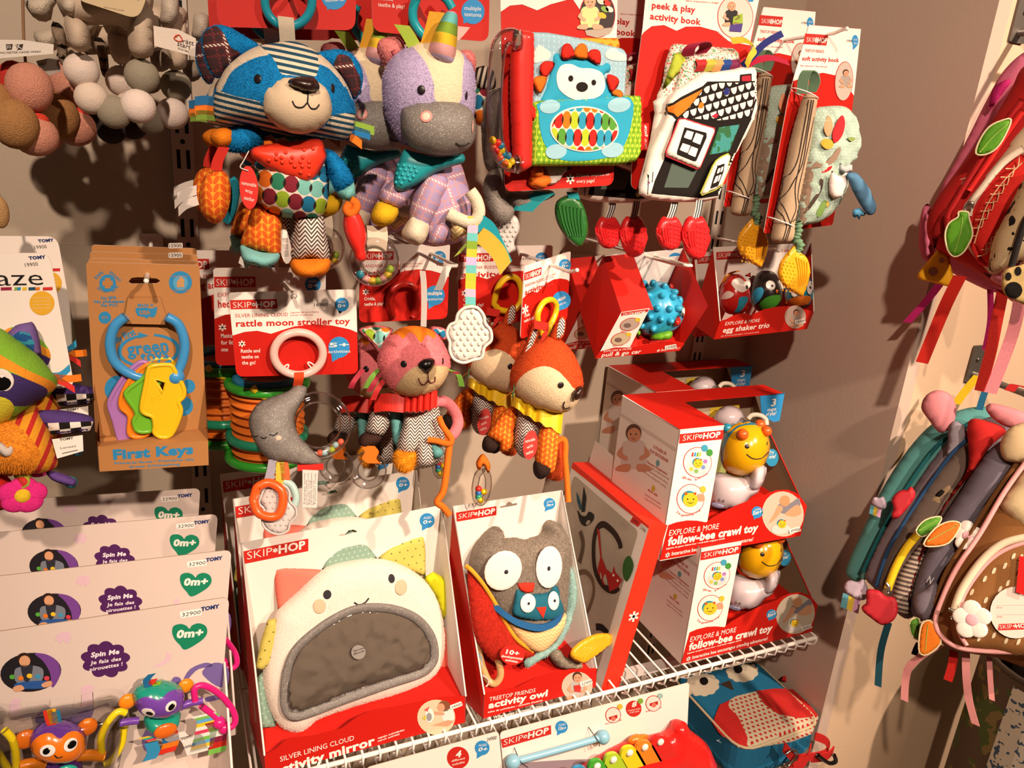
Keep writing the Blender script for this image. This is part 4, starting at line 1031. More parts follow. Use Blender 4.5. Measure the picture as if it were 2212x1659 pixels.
    def flap(px, frame, panes, up, red=None):
        f2 = cv.fr.shift(up); m = MB(); pf = Puff(f2, z(*px), 0.005, 0.004, 0.004, 0, flat=0.006); pf.into(m, wh); o = m.build('window_flap', t)
        def g(m):
            patch(m, pf, z(*frame), blk, 0.0005, 0)
            for p in panes: patch(m, pf, z(*p), wh, 0.001, 0)
        bits('window_frame_print', t, g).parent = o
        if red: bits('piping', t, lambda m: m.tube([f2.p(*f2.q(*p)) for p in z(*px)], 0.0011, cloth(red), True, 6)).parent = o
    flap(((250, 850), (285, 762), (320, 760), (440, 800), (515, 822), (512, 850), (455, 990), (420, 1072), (400, 1082), (300, 1040), (205, 1000), (202, 970)), ((322, 814), (462, 850), (462, 880), (395, 1032), (380, 1032), (272, 988), (275, 965)),
         (((335, 834), (378, 845), (362, 896), (314, 880)), ((392, 850), (440, 866), (418, 926), (370, 906)), ((308, 916), (358, 932), (338, 980), (288, 960)), ((364, 936), (406, 952), (388, 1006), (340, 986))), 0.016, '9c2430')
    flap(((522, 1030), (555, 1005), (600, 984), (612, 1000), (590, 1100), (560, 1185), (520, 1215), (432, 1250), (424, 1235), (450, 1180), (500, 1065)), ((532, 1062), (578, 1045), (570, 1100), (535, 1190), (485, 1208), (505, 1140)),
         (((535, 1080), (550, 1073), (542, 1105), (525, 1112)), ((556, 1070), (570, 1064), (560, 1098), (548, 1103)), ((520, 1130), (538, 1122), (524, 1165), (502, 1175)), ((543, 1120), (556, 1114), (540, 1158), (530, 1162))), 0.018, '97a03a')
    def tom(name, c, a, b_, d, sx):
        f2 = fr.shift(d); cx, cy = c
        pf = soft(name, t, f2, z(*[(cx + x, cy + y) for x, y in ((-a * .5, -b_), (0, -b_ * .92), (a * .5, -b_), (a * .9, -b_ * .5), (a, 0), (a * .8, b_ * .6), (a * .35, b_), (-a * .35, b_), (-a * .8, b_ * .6), (-a, 0), (-a * .9, -b_ * .5))]), 0.007, plastic('c41f22', rough=0.35), res=0.0045, smooth=3, flat=0.006)
        def dt(m):
            for j in range(6):
                for i in range(3):
                    x, y = cx + a * (0.1 + 0.28 * i), cy - b_ * 0.55 + j * b_ * 0.25 + i * 6
                    m.ball(pf.on(*z((x, y))[0]), 0.0016, plastic('c41f22', rough=0.35), seg=8, rings=5)
            for i in range(4): stroke(m, pf, z((cx - a * (.75 - .2 * i), cy - b_ * .3), (cx - a * (.7 - .2 * i), cy + b_ * .1), (cx - a * (.5 - .16 * i), cy + b_ * .5)), 0.0011, plastic('c41f22', rough=0.35))
        bits('grip_dots', t, dt).parent = pf.obj
        bits('striped_strap', t, lambda m: m.ribbon(path3(f2, z((cx + sx, cy - b_ - 105), (cx + sx * .7, cy - b_ - 50), (cx, cy - b_ * .85))), fr.ex * 0.0062, cloth(stripes('1f2430', 'cfc7bd', 0.0042, 0.5, 90), 'cloth_strap_stripe'), 0.001)).parent = pf.obj
    tom('tomato_teether', (226, 1492), 86, 106, -0.004, 35); tom('tomato_teether', (394, 1520), 88, 136, 0.006, 25)
    return t
hb1 = house_book()
pa, pb = at(1470, 560, -0.37), at(1340, 555, -0.28)
hb2 = dup(hb1, pb - pa, 'second house shaped cloth book hanging behind the front one, mostly hidden by it')

def soft_book():
    z = zE; t = thing('tree_cloth_book', 'mint tree cloth book with striped trunk roll, its card nearest the right partition', 'book', at(1700, 520, -0.33))
    fc = quad((1749, 55), (1858, 64), (1652, 500), -0.335, -0.312, -0.335)
    def art(m):
        m.ppoly(fc, z('1118 160 1450 186 1405 612 1370 560 1300 485 1205 465 1100 492 1012 520'), WHT, 0.0003)
        m.ppoly(fc, z('1092 214 1240 224 1228 292 1080 282'), 'b52a22', 0.0005); logo(m, fc, *z((1098, 268), (1230, 276)), 10.5, 0.0007)
        m.text(fc, 'TREETOP FRIENDS', *z((1088, 332), (1212, 340)), 6.5, 'b52a22', 0.0006); m.text(fc, 'soft activity book', *z((1072, 386), (1308, 398)), 9, 'b52a22', 0.0006, 0.025)
        m.text(fc, 'libro interactivo / livre interactif', *z((1062, 424), (1232, 432)), 3.5, 'b52a22', 0.0006)
        disc(m, fc, *z((1340, 520))[0], 20, 43, 'b52a22', 0.0006, 4); disc(m, fc, *z((1340, 520))[0], 18.8, 41.5, 'b3a79b', 0.0008, 4)
        u, v = z((1350, 480))[0]; child(m, fc, u, v, 1.0, '9a8f86', 0.001)
        disc(m, fc, *z((1412, 262))[0], 7, 13, BLU, 0.0005); m.ppoly(fc, z('1398 285 1396 322 1420 300'), BLU, 0.0004)
        m.text(fc, 'AGES', *z((1400, 258), (1424, 259)), 3, WHT, 0.0008); m.text(fc, '0m+', *z((1402, 284), (1424, 285)), 5, WHT, 0.0008)
        m.text(fc, '15900', *z((1356, 268), (1394, 270)), 5, '3a3330', 0.0006)
    header_card(t, fc, z('1118 158 1450 184 1395 700 1270 1440 828 1496 985 640'), 0.006, RED, [z('1260 228 1310 224 1308 250 1258 252')], art)
    fr = facing(*z((1100, 1000))[0], -0.355, yaw=12)
    bl = soft('spine_roll', t, fr, z('1086 612 1120 600 1152 606 1165 640 1150 760 1120 940 1090 1100 1055 1270 1030 1400 1015 1530 955 1556 886 1545 878 1510 900 1390 935 1230 1000 900 1050 720'), 0.014, cloth('a48d72', 'cloth_trunk', vary=0.1), res=0.0045, smooth=3, flat=0.016)
    def lines(m):
        k = cloth('2d2420')
        for pl in (((1148, 640), (1110, 850), (1075, 1050), (1010, 1180), (955, 1290), (985, 1390), (1000, 1450), (975, 1540)), ((1118, 640), (1080, 850), (1040, 1040), (960, 1180), (925, 1300), (960, 1400), (975, 1450), (950, 1540)), ((1135, 640), (1100, 850), (1060, 1050), (1030, 1200), (1035, 1330), (1012, 1400), (990, 1460), (962, 1545)), ((1158, 700), (1120, 900), (1085, 1060), (1050, 1220), (1045, 1360), (1015, 1420))):
            stroke(m, bl, z(*pl), 0.0009, k, 0.0)
    bits('trunk_lines', t, lines).parent = bl.obj
    mint = cloth(dots('9db3a4', 'b9c6ba', 0.0052, 0.2), 'cloth_mint', vary=0.12, vscale=60)
    pg = soft('pages', t, fr.shift(-0.006), z('1120 800 1160 700 1210 682 1340 680 1402 730 1440 830 1450 900 1425 1000 1352 1090 1370 1180 1310 1310 1205 1412 1080 1440 1040 1420 1060 1200'), 0.022, mint, res=0.005, rough=0.006)
    def pp(px, c, up=0.0012, name='leaf_print', sm=4): bits(name, t, lambda m: patch(m, pg, z(*px), cloth(c), up, sm)).parent = pg.obj
    pp(((1122, 930), (1150, 1010), (1200, 1050), (1260, 1000), (1300, 950), (1325, 930), (1300, 1010), (1230, 1065), (1150, 1075), (1110, 1100)), '8a7462', 0.001, 'branch_print')
    pp(((1085, 1105), (1100, 1100), (1145, 1110), (1120, 1300), (1095, 1420), (1060, 1430), (1075, 1300)), '8a7462', 0.001, 'branch_print')
    pp(((1190, 1125), (1208, 1130), (1200, 1210), (1150, 1300), (1090, 1372), (1080, 1360), (1140, 1280), (1182, 1200)), '4a3c34', 0.001, 'branch_print')
    pp(((1240, 738), (1266, 790), (1258, 850), (1230, 870), (1210, 810)), 'd9956f', 0.002); pp(((1325, 738), (1342, 790), (1322, 870), (1276, 915), (1262, 860), (1286, 790)), 'b8262a', 0.003)
    pp(((1190, 920), (1215, 888), (1262, 900), (1268, 935), (1230, 955)), 'c9a03a', 0.002); pp(((1362, 885), (1390, 876), (1412, 888), (1385, 905)), '7d8f52', 0.002)
    pp(((1215, 1280), (1225, 1310), (1200, 1370), (1170, 1388), (1165, 1350)), '6f8f4a', 0.002); pp(((1228, 1290), (1245, 1282), (1240, 1315), (1226, 1325)), 'c9a03a', 0.002); pp(((1200, 1090), (1262, 1060), (1245, 1090), (1200, 1105)), 'b8262a', 0.002)
    fb = fr.shift(0.022)
    soft('petal', t, fb, z('1265 1090 1300 1125 1325 1125 1368 1092 1365 1180 1330 1255 1280 1278 1248 1240 1245 1160'), 0.005, cloth('d8cbc6'), res=0.004, smooth=0, flat=0.01)
    soft('petal', t, fb.shift(-0.004), z('1310 1090 1318 1040 1345 1065 1370 1050 1398 1055 1395 1100 1340 1110'), 0.003, cloth('aab0b0'), res=0.004, smooth=0, flat=0.006)
    soft('bird_wing', t, fb.shift(0.008), z('1358 1115 1395 1103 1430 1112 1480 1170 1520 1240 1546 1320 1542 1360 1510 1378 1480 1362 1420 1265 1380 1180'), 0.009, cloth('4a7391'), res=0.004, smooth=3)
    soft('bird_tail', t, fb.shift(0.004), z('1400 1345 1440 1325 1485 1368 1470 1385 1450 1378 1440 1412 1425 1385 1410 1400 1394 1375'), 0.003, cloth('4a84a8'), res=0.004, smooth=0, flat=0.006)
    bits('loop', t, lambda m: m.ribbon(path3(fr, z('1072 600 1080 500 1098 455 1125 475 1140 530 1130 590'), [0, 0.002, 0.006, 0.008, 0.006, 0.0]), fr.n * 0.006 + fr.ex * 0.005, cloth('6f9073'), 0.0015))
    for c in ((1088, 600), (940, 1420)): bits('cable_tie', t, lambda m: m.tube([fr.p(*fr.q(*z(c)[0]), 0) + fr.ex * x * 0.022 + fr.n * y * 0.017 - fr.ey * x * 0.006 for x, y in ell(0, 0, 1, 1, n=16)], 0.0009, plastic('dcd6d0'), True, 6))
    cp = path3(fr.shift(0.008), z('1045 1420 1050 1480 1035 1530 1062 1570 1040 1615'), 0.0, 8)
    bits('cord', t, lambda m: m.tube(cp, [0.006 + 0.0018 * math.sin(i * 1.9) for i in range(len(cp))], cloth('5f7f62'), False, 10))
    fl = fr.shift(0.016)
    lf = soft('leaf_teether', t, fl, zI('1895 185 1905 240 1940 255 1990 285 2020 370 2012 470 1985 550 1955 612 1900 590 1800 522 1756 440 1768 350 1815 270 1868 215'), 0.006, plastic('dd9d1c', rough=0.4), res=0.0035, smooth=3, flat=0.005)
    def tex(m):
        k = plastic('dd9d1c', rough=0.4)
        for i in range(4):
            for j in range(9): m.ball(lf.on(*zI((1795 + i * 30 + (j % 2) * 12, 320 + j * 30 + i * 6))[0]), 0.0015, k, seg=8, rings=5)
        for i in range(5): stroke(m, lf, zI((1905 + i * 22, 290 + i * 10), (1925 + i * 18, 400), (1925 + i * 12, 545 - i * 6)), 0.0010, k)
        m.tube(path3(fl.shift(0.004), zI('1895 200 1850 255 1860 280 1900 262 1950 262')), 0.0014, k)
    bits('leaf_texture', t, tex).parent = lf.obj
    return t
sb1 = soft_book()
sb2 = dup(sb1, at(1660, 160, -0.25) - at(1755, 205, -0.335), 'tree cloth book hanging second, just behind the front tree book and beside the house book')
hook(1829, 62, -0.362, 'white prong hook holding the two tree cloth books', 0.004, length=None)

# ================================================================ the middle row
def UV(tl, tr, br, bl):
    tl, tr, br, bl = (np.array(k, float) for k in (tl, tr, br, bl))
    return lambda u, v: tuple((tl * (1 - u) + tr * u) * (1 - v) + (bl * (1 - u) + br * u) * v)
def skip_card(parent, fc, cs, l1, l2, notes=(), top=0.46, ages='0+', hole=None, extra=None, r=0.008, bub=('multiple', 'textures'), pr=None, w2=0.62, w1=0.42):
    """white over red header card with its printing, placed by its four corners"""
    f = UV(*cs); H = np.linalg.norm(np.array(f(0, 1)) - np.array(f(0, 0)))
    def art(m):
        m.ppoly(fc, [f(0.0, 0.0 + .02), f(0.02, 0), f(0.98, 0), f(1, 0.02)] + [f(1, top + .02)] + [f(u, top + d) for u, d in ((0.94, -.02), (0.8, -.07), (0.65, -.09), (0.5, -.07), (0.4, -.03), (0.31, 0.01), (0.2, -.03), (0.1, -.02))] + [f(0, top + .02)], WHT, 0.0003)
        m.ppoly(fc, [f(0.005, .09), f(.375, .09), f(.375, .2), f(.005, .2)], 'bb2820', 0.0005); logo(m, fc, f(.025, .183), f(.36, .183), H * .07, 0.0008)
        m.text(fc, l1, f(.035, .295), f(.035 + w1, .295), H * .042, 'b52a22', 0.0006); m.text(fc, l2, f(.035, .405), f(.035 + w2, .405), H * .075, 'b52a22', 0.0006, 0.028)
        for k in (0, 1): m.text(fc, ('juguete de actividades', 'jouet d\'activité')[k], f(.055 + w1, .262 + .032 * k), f(.28 + w1 - .05 * k, .262 + .032 * k), H * .018, 'b52a22', 0.0006)
        bubble(m, fc, *f(.885, .175), H * .082, 'AGES', ages, 0.0005)
        if bub: bubble(m, fc, *f(.85, .68), H * .125, None, None, 0.0004, (-.3, 1.4)); m.text(fc, bub[0], f(.77, .675), f(.93, .675), H * .05, WHT, 0.0007, .02); m.text(fc, bub[1], f(.76, .745), f(.94, .745), H * .035, WHT, 0.0007)
        if notes: asterisk(m, fc, *f(.07, .61), H * .042, 0.0004)
        for i, s_ in enumerate(notes): m.text(fc, s_, f(.055, .715 + .07 * i), f(.055 + .0155 * len(s_), .715 + .07 * i), H * .042, WHT, 0.0004, .015)
        if pr: price(m, fc, f(.665, .19), f(.775, .19), H * .042, pr, 0.0006)
        if extra: extra(m, f)
    hs = []
    if hole: hs = [[f(a, b) for a, b in ((hole - .11, .15), (hole - .1, .125), (hole + .1, .125), (hole + .11, .15), (hole + .1, .18), (hole - .1, .18))]]
    return header_card(parent, fc, cs, r, RED, hs, art)
m_glit = mat('glitter_cloth', glitter('77716c'), rough=0.55, bump=0.3, bscale=900)
BLK = mat('stitch_black', '17100e'); EYE = mat('eye_black', '1c1214', rough=0.35)
def wig(pf, parent, px, m, name='leg', **k):
    o = soft(name, parent, pf, px, k.pop('h', 0.022), m, res=k.pop('res', 0.005), **k); return o
def loop(t, name, fr, pts, r, m, closed=False, zz=0.0): return bits(name, t, lambda b: b.tube(path3(fr, pts, zz), r, m, closed, 12))

def moon():
    z = zG; t = thing('moon_stroller_toy', 'silver moon plush with clear bead ring hanging below its white and red card', 'plush toy', at(640, 1000, -0.28))
    cs = z('190 290 905 272 917 745 235 762'); fc = quad(cs[0], cs[1], cs[3], -0.275)
    skip_card(t, fc, cs, 'SILVER LINING CLOUD', 'rattle moon stroller toy', ('Rattle and', 'teethe on', 'the go!'), 0.49, '0+', 0.5, None, 0.010, ('5+', 'activities'), '16900', 0.91)
    fr = facing(*z((600, 1040))[0], -0.30); f2 = fc.shift(0.010)
    bits('ring', t, lambda m: m.tube(ringtube(f2, *z((582, 632))[0], 53, 46), 0.0055, mat('pink_clear_plastic', 'eabdb2', rough=0.25, trans=0.15, coat=0.3), True, 12))
    for c, a in (((506, 718), 40), ((660, 702), -50)): bits('cable_tie', t, lambda m: m.tube(ringtube(f2, *z(c)[0], 4, 12, 0, a), 0.0011, plastic('e0cfc8'), True, 6))
    bits('strap', t, lambda m: m.ribbon(path3(f2, z('582 730 582 770 580 815'), [.006, .004, -.004]), f2.ex * 0.0062, cloth('d9481f')))
    bd = soft('moon', t, fr, z('555 812 600 808 630 825 618 875 572 960 560 1020 585 1090 640 1150 700 1208 712 1240 690 1256 600 1256 500 1242 420 1225 365 1170 320 1090 303 1010 325 950 370 900 450 868 530 838'), 0.024, m_glit, res=0.0038, rough=0.002)
    bits('closed_eyes', t, lambda m: [stroke(m, bd, z(p), 0.0007, BLK) for p in ('320 1088 340 1096 356 1090', '370 1098 388 1107 408 1098', '420 1085 445 1090 466 1074')]).parent = bd.obj
    bits('cheek', t, lambda m: button(m, bd, *z((472, 1105))[0], 6, cloth('d9b09c'), 0.12)).parent = bd.obj
    fb = fr.shift(-0.004); c = z((690, 1032))[0]
    rg = bits('rattle_ring', t, lambda m: m.tube(ringtube(fb, *c, 60, 60), 0.0082, clear(), True, 16))
    for p, k in (((648, 1190), 'd8cdd0'), ((676, 1200), 'd8cdd0'), ((703, 1188), 'e0654a'), ((728, 1190), 'a3c4c8'), ((745, 1168), '9a9a98'), ((770, 1171), 'a9b83a'), ((790, 1143), 'a3c4c8'), ((819, 1126), 'e0654a'), ((620, 1185), 'c9b8c0')):
        bits('rattle_bead', t, lambda m: m.ball(fb.p(*fb.q(*z(p)[0])), 0.0046, plastic(k), seg=14, rings=8)).parent = rg
    fq = fr.shift(0.004)
    for p, k in (('440 1225 428 1290 405 1370', '8f8a98'), ('478 1240 480 1300 478 1365', 'b9a52f'), ('500 1240 508 1290 512 1340', 'cf5a28')): bits('ribbon', t, lambda m: m.ribbon(path3(fq, z(p), 0.0), fq.ex * 0.0055, cloth(k, rough=0.5)))
    bits('cloud_teether', t, lambda m: cloudy(m, fq.shift(0.002), z('395 1385 450 1362 505 1372 532 1405 532 1455 566 1492 570 1540 535 1580 525 1620 480 1642 430 1632 390 1600 380 1560 392 1505 362 1470 375 1430'), 'b8b0ac', (395, 1400, 30, 32, 5, 8), z))
    loop(t, 'teething_ring', fq.shift(0.012), z('350 1380 415 1355 480 1390 497 1450 475 1530 420 1547 355 1520 330 1450'), 0.0058, plastic('e8571f'), True)
    loop(t, 'teething_ring', fq.shift(-0.004), z('500 1345 545 1370 570 1430 560 1480 545 1505'), 0.005, plastic('a3bdb8'), False)
    bits('base_felt', t, lambda m: m.ribbon(path3(fq, z('578 1272 650 1270 722 1264')), fq.ey * 0.004, cloth('c4261f'), 0.006))
    def care(m):
        f3 = fq.shift(0.004); m.pslab(f3, z('605 1282 692 1286 686 1496 605 1492'), -.0003, .0003, cloth('c9bfb8'))
        for i in range(7): m.text(f3, ('Taiwan only', 'CAUTION: WARNING', 'Spot clean only do not')[i % 3], *z((618 + i * 10, 1480), (620 + i * 10, 1300 + 40 * (i % 2))), 2.6, '2a2523', 0.0005)
    bits('care_label', t, care)
    return t
def cloudy(m, fr, px, c, grid, z, th=0.004):
    pf = Puff(fr, px, th, th, 0.0045, 4, flat=0.003); k = plastic(c, rough=0.5); pf.into(m, k)
    m.tube([fr.p(*fr.q(a, b), th * .7) for a, b in spline(px, 3)], 0.0017, k, True, 6)
    x0, y0, dx, dy, nx, ny = grid
    for j in range(ny):
        for i in range(nx):
            q = z((x0 + i * dx + (j % 2) * dx / 2, y0 + j * dy))[0]
            if sdf(px, [q])[0] > 5: m.ball(pf.on(*q), 0.0017, k, seg=8, rings=5)
moon()
hook(637, 640, -0.30, 'white prong hook holding the moon toy card', 0.004)

def accordion():
    z = zG; t = thing('accordion_toy', 'orange accordion toy with green rims hanging behind the silver moon toy', 'toy', at(580, 990, -0.18))
    cs = z('105 152 735 150 735 680 118 700'); fc = quad(cs[0], cs[1], cs[3], -0.195)
    skip_card(t, fc, cs, 'EXPLORE & MORE', 'hedgehog accordion', ('Musical', 'for little', 'ones'), 0.5, '0+', None, None, 0.01, None)
    fr = facing(*z((415, 980))[0], -0.165, tilt=0)
    a, b = fr.q(*z((405, 780))[0]), fr.q(*z((418, 1195))[0]); n = 120; rr = fr.size(*z((415, 980))[0], 80)
    P = [fr.p(*(a + (b - a) * i / n)) for i in range(n + 1)]
    bits('bellows', t, lambda m: m.tube(P, [rr * (0.93 + 0.07 * math.sin(i * 2 * math.pi / 13)) for i in range(n + 1)], plastic('c9661c', rough=0.55), seg=36))
    for y, k, r_ in ((790, '2f8f2a', 1.02), (1190, '2f8f2a', 1.04), (1080, '1f7a5a', 1.0), (768, '1d6f96', .8)):
        c = fr.p(*fr.q(*z((410, y))[0])); bits('rim', t, lambda m: m.tube([c + (math.cos(q) * rr * r_, math.sin(q) * rr * r_, 0) for q in np.linspace(0, 6.283, 40)[:-1]], 0.007, plastic(k), True, 10))
    loop(t, 'pull_ring', fr.shift(rr), z('325 820 350 850 400 875 450 880'), 0.005, plastic('d8b51f'))
    return t
ac = accordion()
dup(ac, np.array((-0.055, 0.07, 0.012)), 'second orange accordion toy, deepest in the shade behind the first one')

BR = 'a8733f'
def keys(front=True):
    z = zF; t = thing('key_ring_toy', 'front brown card with a blue key ring and four coloured plastic keys', 'toy', at(330, 1000, -0.30))
    cs = z('497 230 1152 248 1196 1190 556 1300'); fc = quad(cs[0], cs[1], z('545 1100')[0], -0.285)
    kb = mat('kraft_card', BR, rough=0.75, vary=0.06, vscale=400); kl = '2c7fb0'
    def art(m):
        disc(m, fc, *z((622, 352))[0], 18, 19, kl); [m.ppoly(fc, z(p), BR, 0.0007) for p in ('606 322 638 322 638 382 606 382', '592 338 652 338 652 366 592 366')]
        for s_, a, b in (('SAFE', (556, 330), (600, 292)), ('SEGURO', (630, 290), (690, 345)), ('SICHER', (560, 385), (615, 410)), ('SUR', (655, 405), (688, 370))): m.text(fc, s_, *z(a, b), 6, kl, 0.0005, .02)
        for i, (s_, x0, x1) in enumerate((('No BPA', 585, 676), ('No phthalates', 546, 718), ('No PVC', 586, 682))): m.text(fc, s_, *z((x0, 446 + 21 * i), (x1, 442 + 22 * i)), 6, kl, 0.0005, .03)
        disc(m, fc, *z((606, 551))[0], 13.5, 13, kl); m.text(fc, '0+', *z((590, 558), (624, 558)), 6, BR, 0.0007, .02)
        disc(m, fc, *z((1043, 347))[0], 25, 24, kl); disc(m, fc, *z((1043, 350))[0], 16, 16, '4f97bd', 0.0006); m.ppoly(fc, z('1022 345 1045 312 1065 330 1065 375 1022 375'), 'b58a5c', 0.0008)
        m.text(fc, 'Made from', *z((998, 318), (1085, 316)), 4, BR, 0.0007); m.text(fc, 'recycled milk jugs', *z((1000, 396), (1090, 394)), 4, BR, 0.0007)
        m.text(fc, 'My First', *z((672, 700), (788, 645)), 14, kl, 0.0005, .03)
        e = lambda rx, ry, a0, a1: ell(860, 742, rx, ry, -3, 30, a0, a1)
        for a0, a1 in ((-78, 70), (100, 262)): m.ppoly(fc, z(*(e(182, 98, a0, a1) + e(158, 84, a0, a1)[::-1])), kl, 0.0004)
        m.ppoly(fc, z('800 635 860 655 800 672'), kl, 0.0005)
        m.text(fc, 'green', *z((738, 768), (976, 742)), 27, kl, 0.0006, .026); m.text(fc, 'toys', *z((820, 812), (978, 786)), 25, kl, 0.0006, .026)
        for c, r_ in (((685, 965), 30), ((1088, 948), 15), ((1060, 1062), 21)): disc(m, fc, *z(c)[0], r_, col=kl)
    o = header_card(t, fc, cs, 0.004, kb, [z('742 345 760 322 800 318 905 325 928 340 905 354 760 356')], art, 'backing_card', 0.0015)
    fq = fc.shift(0.002)
    def tab(m):
        m.pslab(fq, z('742 430 928 430 976 586 718 580'), 0, 0.006, kb); f3 = fq.shift(0.0062)
        m.text(f3, 'Made in', *z((797, 488), (888, 484)), 6.5, kl, 0.0002, .02); m.ppoly(f3, z('783 495 850 492 872 500 910 488 905 520 895 545 880 550 860 545 850 558 835 548 795 540 785 520'), kl, 0.0002); m.text(f3, 'USA', *z((808, 533), (870, 531)), 8, BR, 0.0004, .04)
    bits('tab', t, tab)
    ff = Frame(fc.O + fc.n * 0.040, fc.ex, fc.ey); A = z('566 1300 1203 1264 1206 1404 576 1442')
    def tray(m):
        m.pslab(ff, A, -0.0012, 0, kb)
        m.text(ff, 'First Keys', *z((655, 1370), (1118, 1336)), 20, kl, 0.0003, .05); m.text(ff, 'Primeras llaves • Premières clés', *z((662, 1400), (1120, 1376)), 5, kl, 0.0003, .02); m.text(ff, 'Erster Schlüsselring', *z((750, 1420), (1040, 1404)), 5, kl, 0.0003, .02)
        a = [ff.p(*ff.q(*p)) for p in A]; bk = [fc.p(*fc.q(*p)) for p in z('556 1262 1196 1190')]
        m.add([a[0], a[1], bk[1], bk[0]], [(0, 1, 2, 3)], kb); m.add([a[3], a[2], bk[1] - fc.ey * .04, bk[0] - fc.ey * .04], [(3, 2, 1, 0)], kb)
        for k, (p, q) in enumerate(((0, 3), (1, 2))):
            up = fc.p(*fc.q(*z('545 930 1188 905')[k])); m.add([a[p], a[q], bk[k] - fc.ey * .04, up], [(0, 1, 2, 3)], kb)
    bits('tray', t, tray)
    fr = fc.shift(0.016); blue = plastic('3d8cc4')
    loop(t, 'key_ring', fr, z('728 545 665 600 637 690 650 780 690 835 760 880 850 905 930 905 1010 888'), 0.0058, blue); loop(t, 'key_ring', fr, z('960 545 1030 590 1066 690 1060 780 1035 850 1012 888'), 0.0058, blue)
    bits('clasp_ball', t, lambda m: m.ball(fr.p(*fr.q(*z((1014, 886))[0]), 0.004), 0.0105, blue))
    hole = z('890 905 962 922 938 985')
    for i, (k, px) in enumerate((('a06fae', '800 815 845 812 865 850 830 960 745 1090 750 1200 785 1240 742 1275 695 1265 660 1150 632 1060 650 1000 720 890'), ('e07f1a', '840 830 880 830 862 920 800 1000 772 1100 860 1200 830 1236 770 1240 745 1210 748 1120 700 1070 705 1000 760 900'),
                                 ('6aae2c', '870 830 920 840 930 900 905 960 880 1100 892 1190 840 1212 790 1202 774 1150 790 1100 732 1010 740 970 830 900'), ('dfb71c', '858 860 880 832 980 825 1005 850 1030 900 1062 960 1060 1010 1032 1040 1045 1100 992 1225 930 1242 893 1215 896 1180 884 1126 832 1102 820 1060 845 930'))):
        f3 = fr.shift(-0.005 + 0.005 * i); pm = plastic(k, rough=0.35)
        def key(m):
            q = spline([f3.q(*p) for p in z(px)], 4); m.slab(f3, q, -0.0016, 0.0016, pm, holes=[[f3.q(*p) for p in hole]] if i == 3 else ())
            m.tube([f3.p(x, y, 0) for x, y in q], 0.0028, pm, True, 8)
            if i == 3:
                m.text(f3, '2+2', *z((872, 1035), (935, 1020)), 12, pm, 0.002, .03); m.tube([f3.p(*f3.q(*p), 0) for p in hole], 0.0026, pm, True, 8)
        bits('key', t, key)
    return t
k1 = keys(); dlab = ('second brown key ring card, right behind the front one', 'third brown key ring card, bearing a price sticker at its corner', 'rearmost brown key ring card of the row on the hook')
for i, d in enumerate((0.028, 0.052, 0.080)):
    c = dup(k1, np.array((0, d, 0.004 * i)), dlab[i], skip=('tray',) if i else ())
    if i < 2:
        fc = quad(zF((497, 230))[0], zF((1152, 248))[0], zF((545, 1100))[0], -0.285); fs = Frame(fc.O + np.array((0, d, 0.004 * i)), fc.ex, fc.ey)
        bits('price_sticker', c, lambda m: price(m, fs, *zF(((980, 200 - 55 * i), (1050, 198 - 55 * i))[0], ((980, 200 - 55 * i), (1050, 198 - 55 * i))[1]), 7, '15900', 0.0006))
hook(316, 607, -0.335, 'white prong hook holding the brown key ring cards', 0.002)

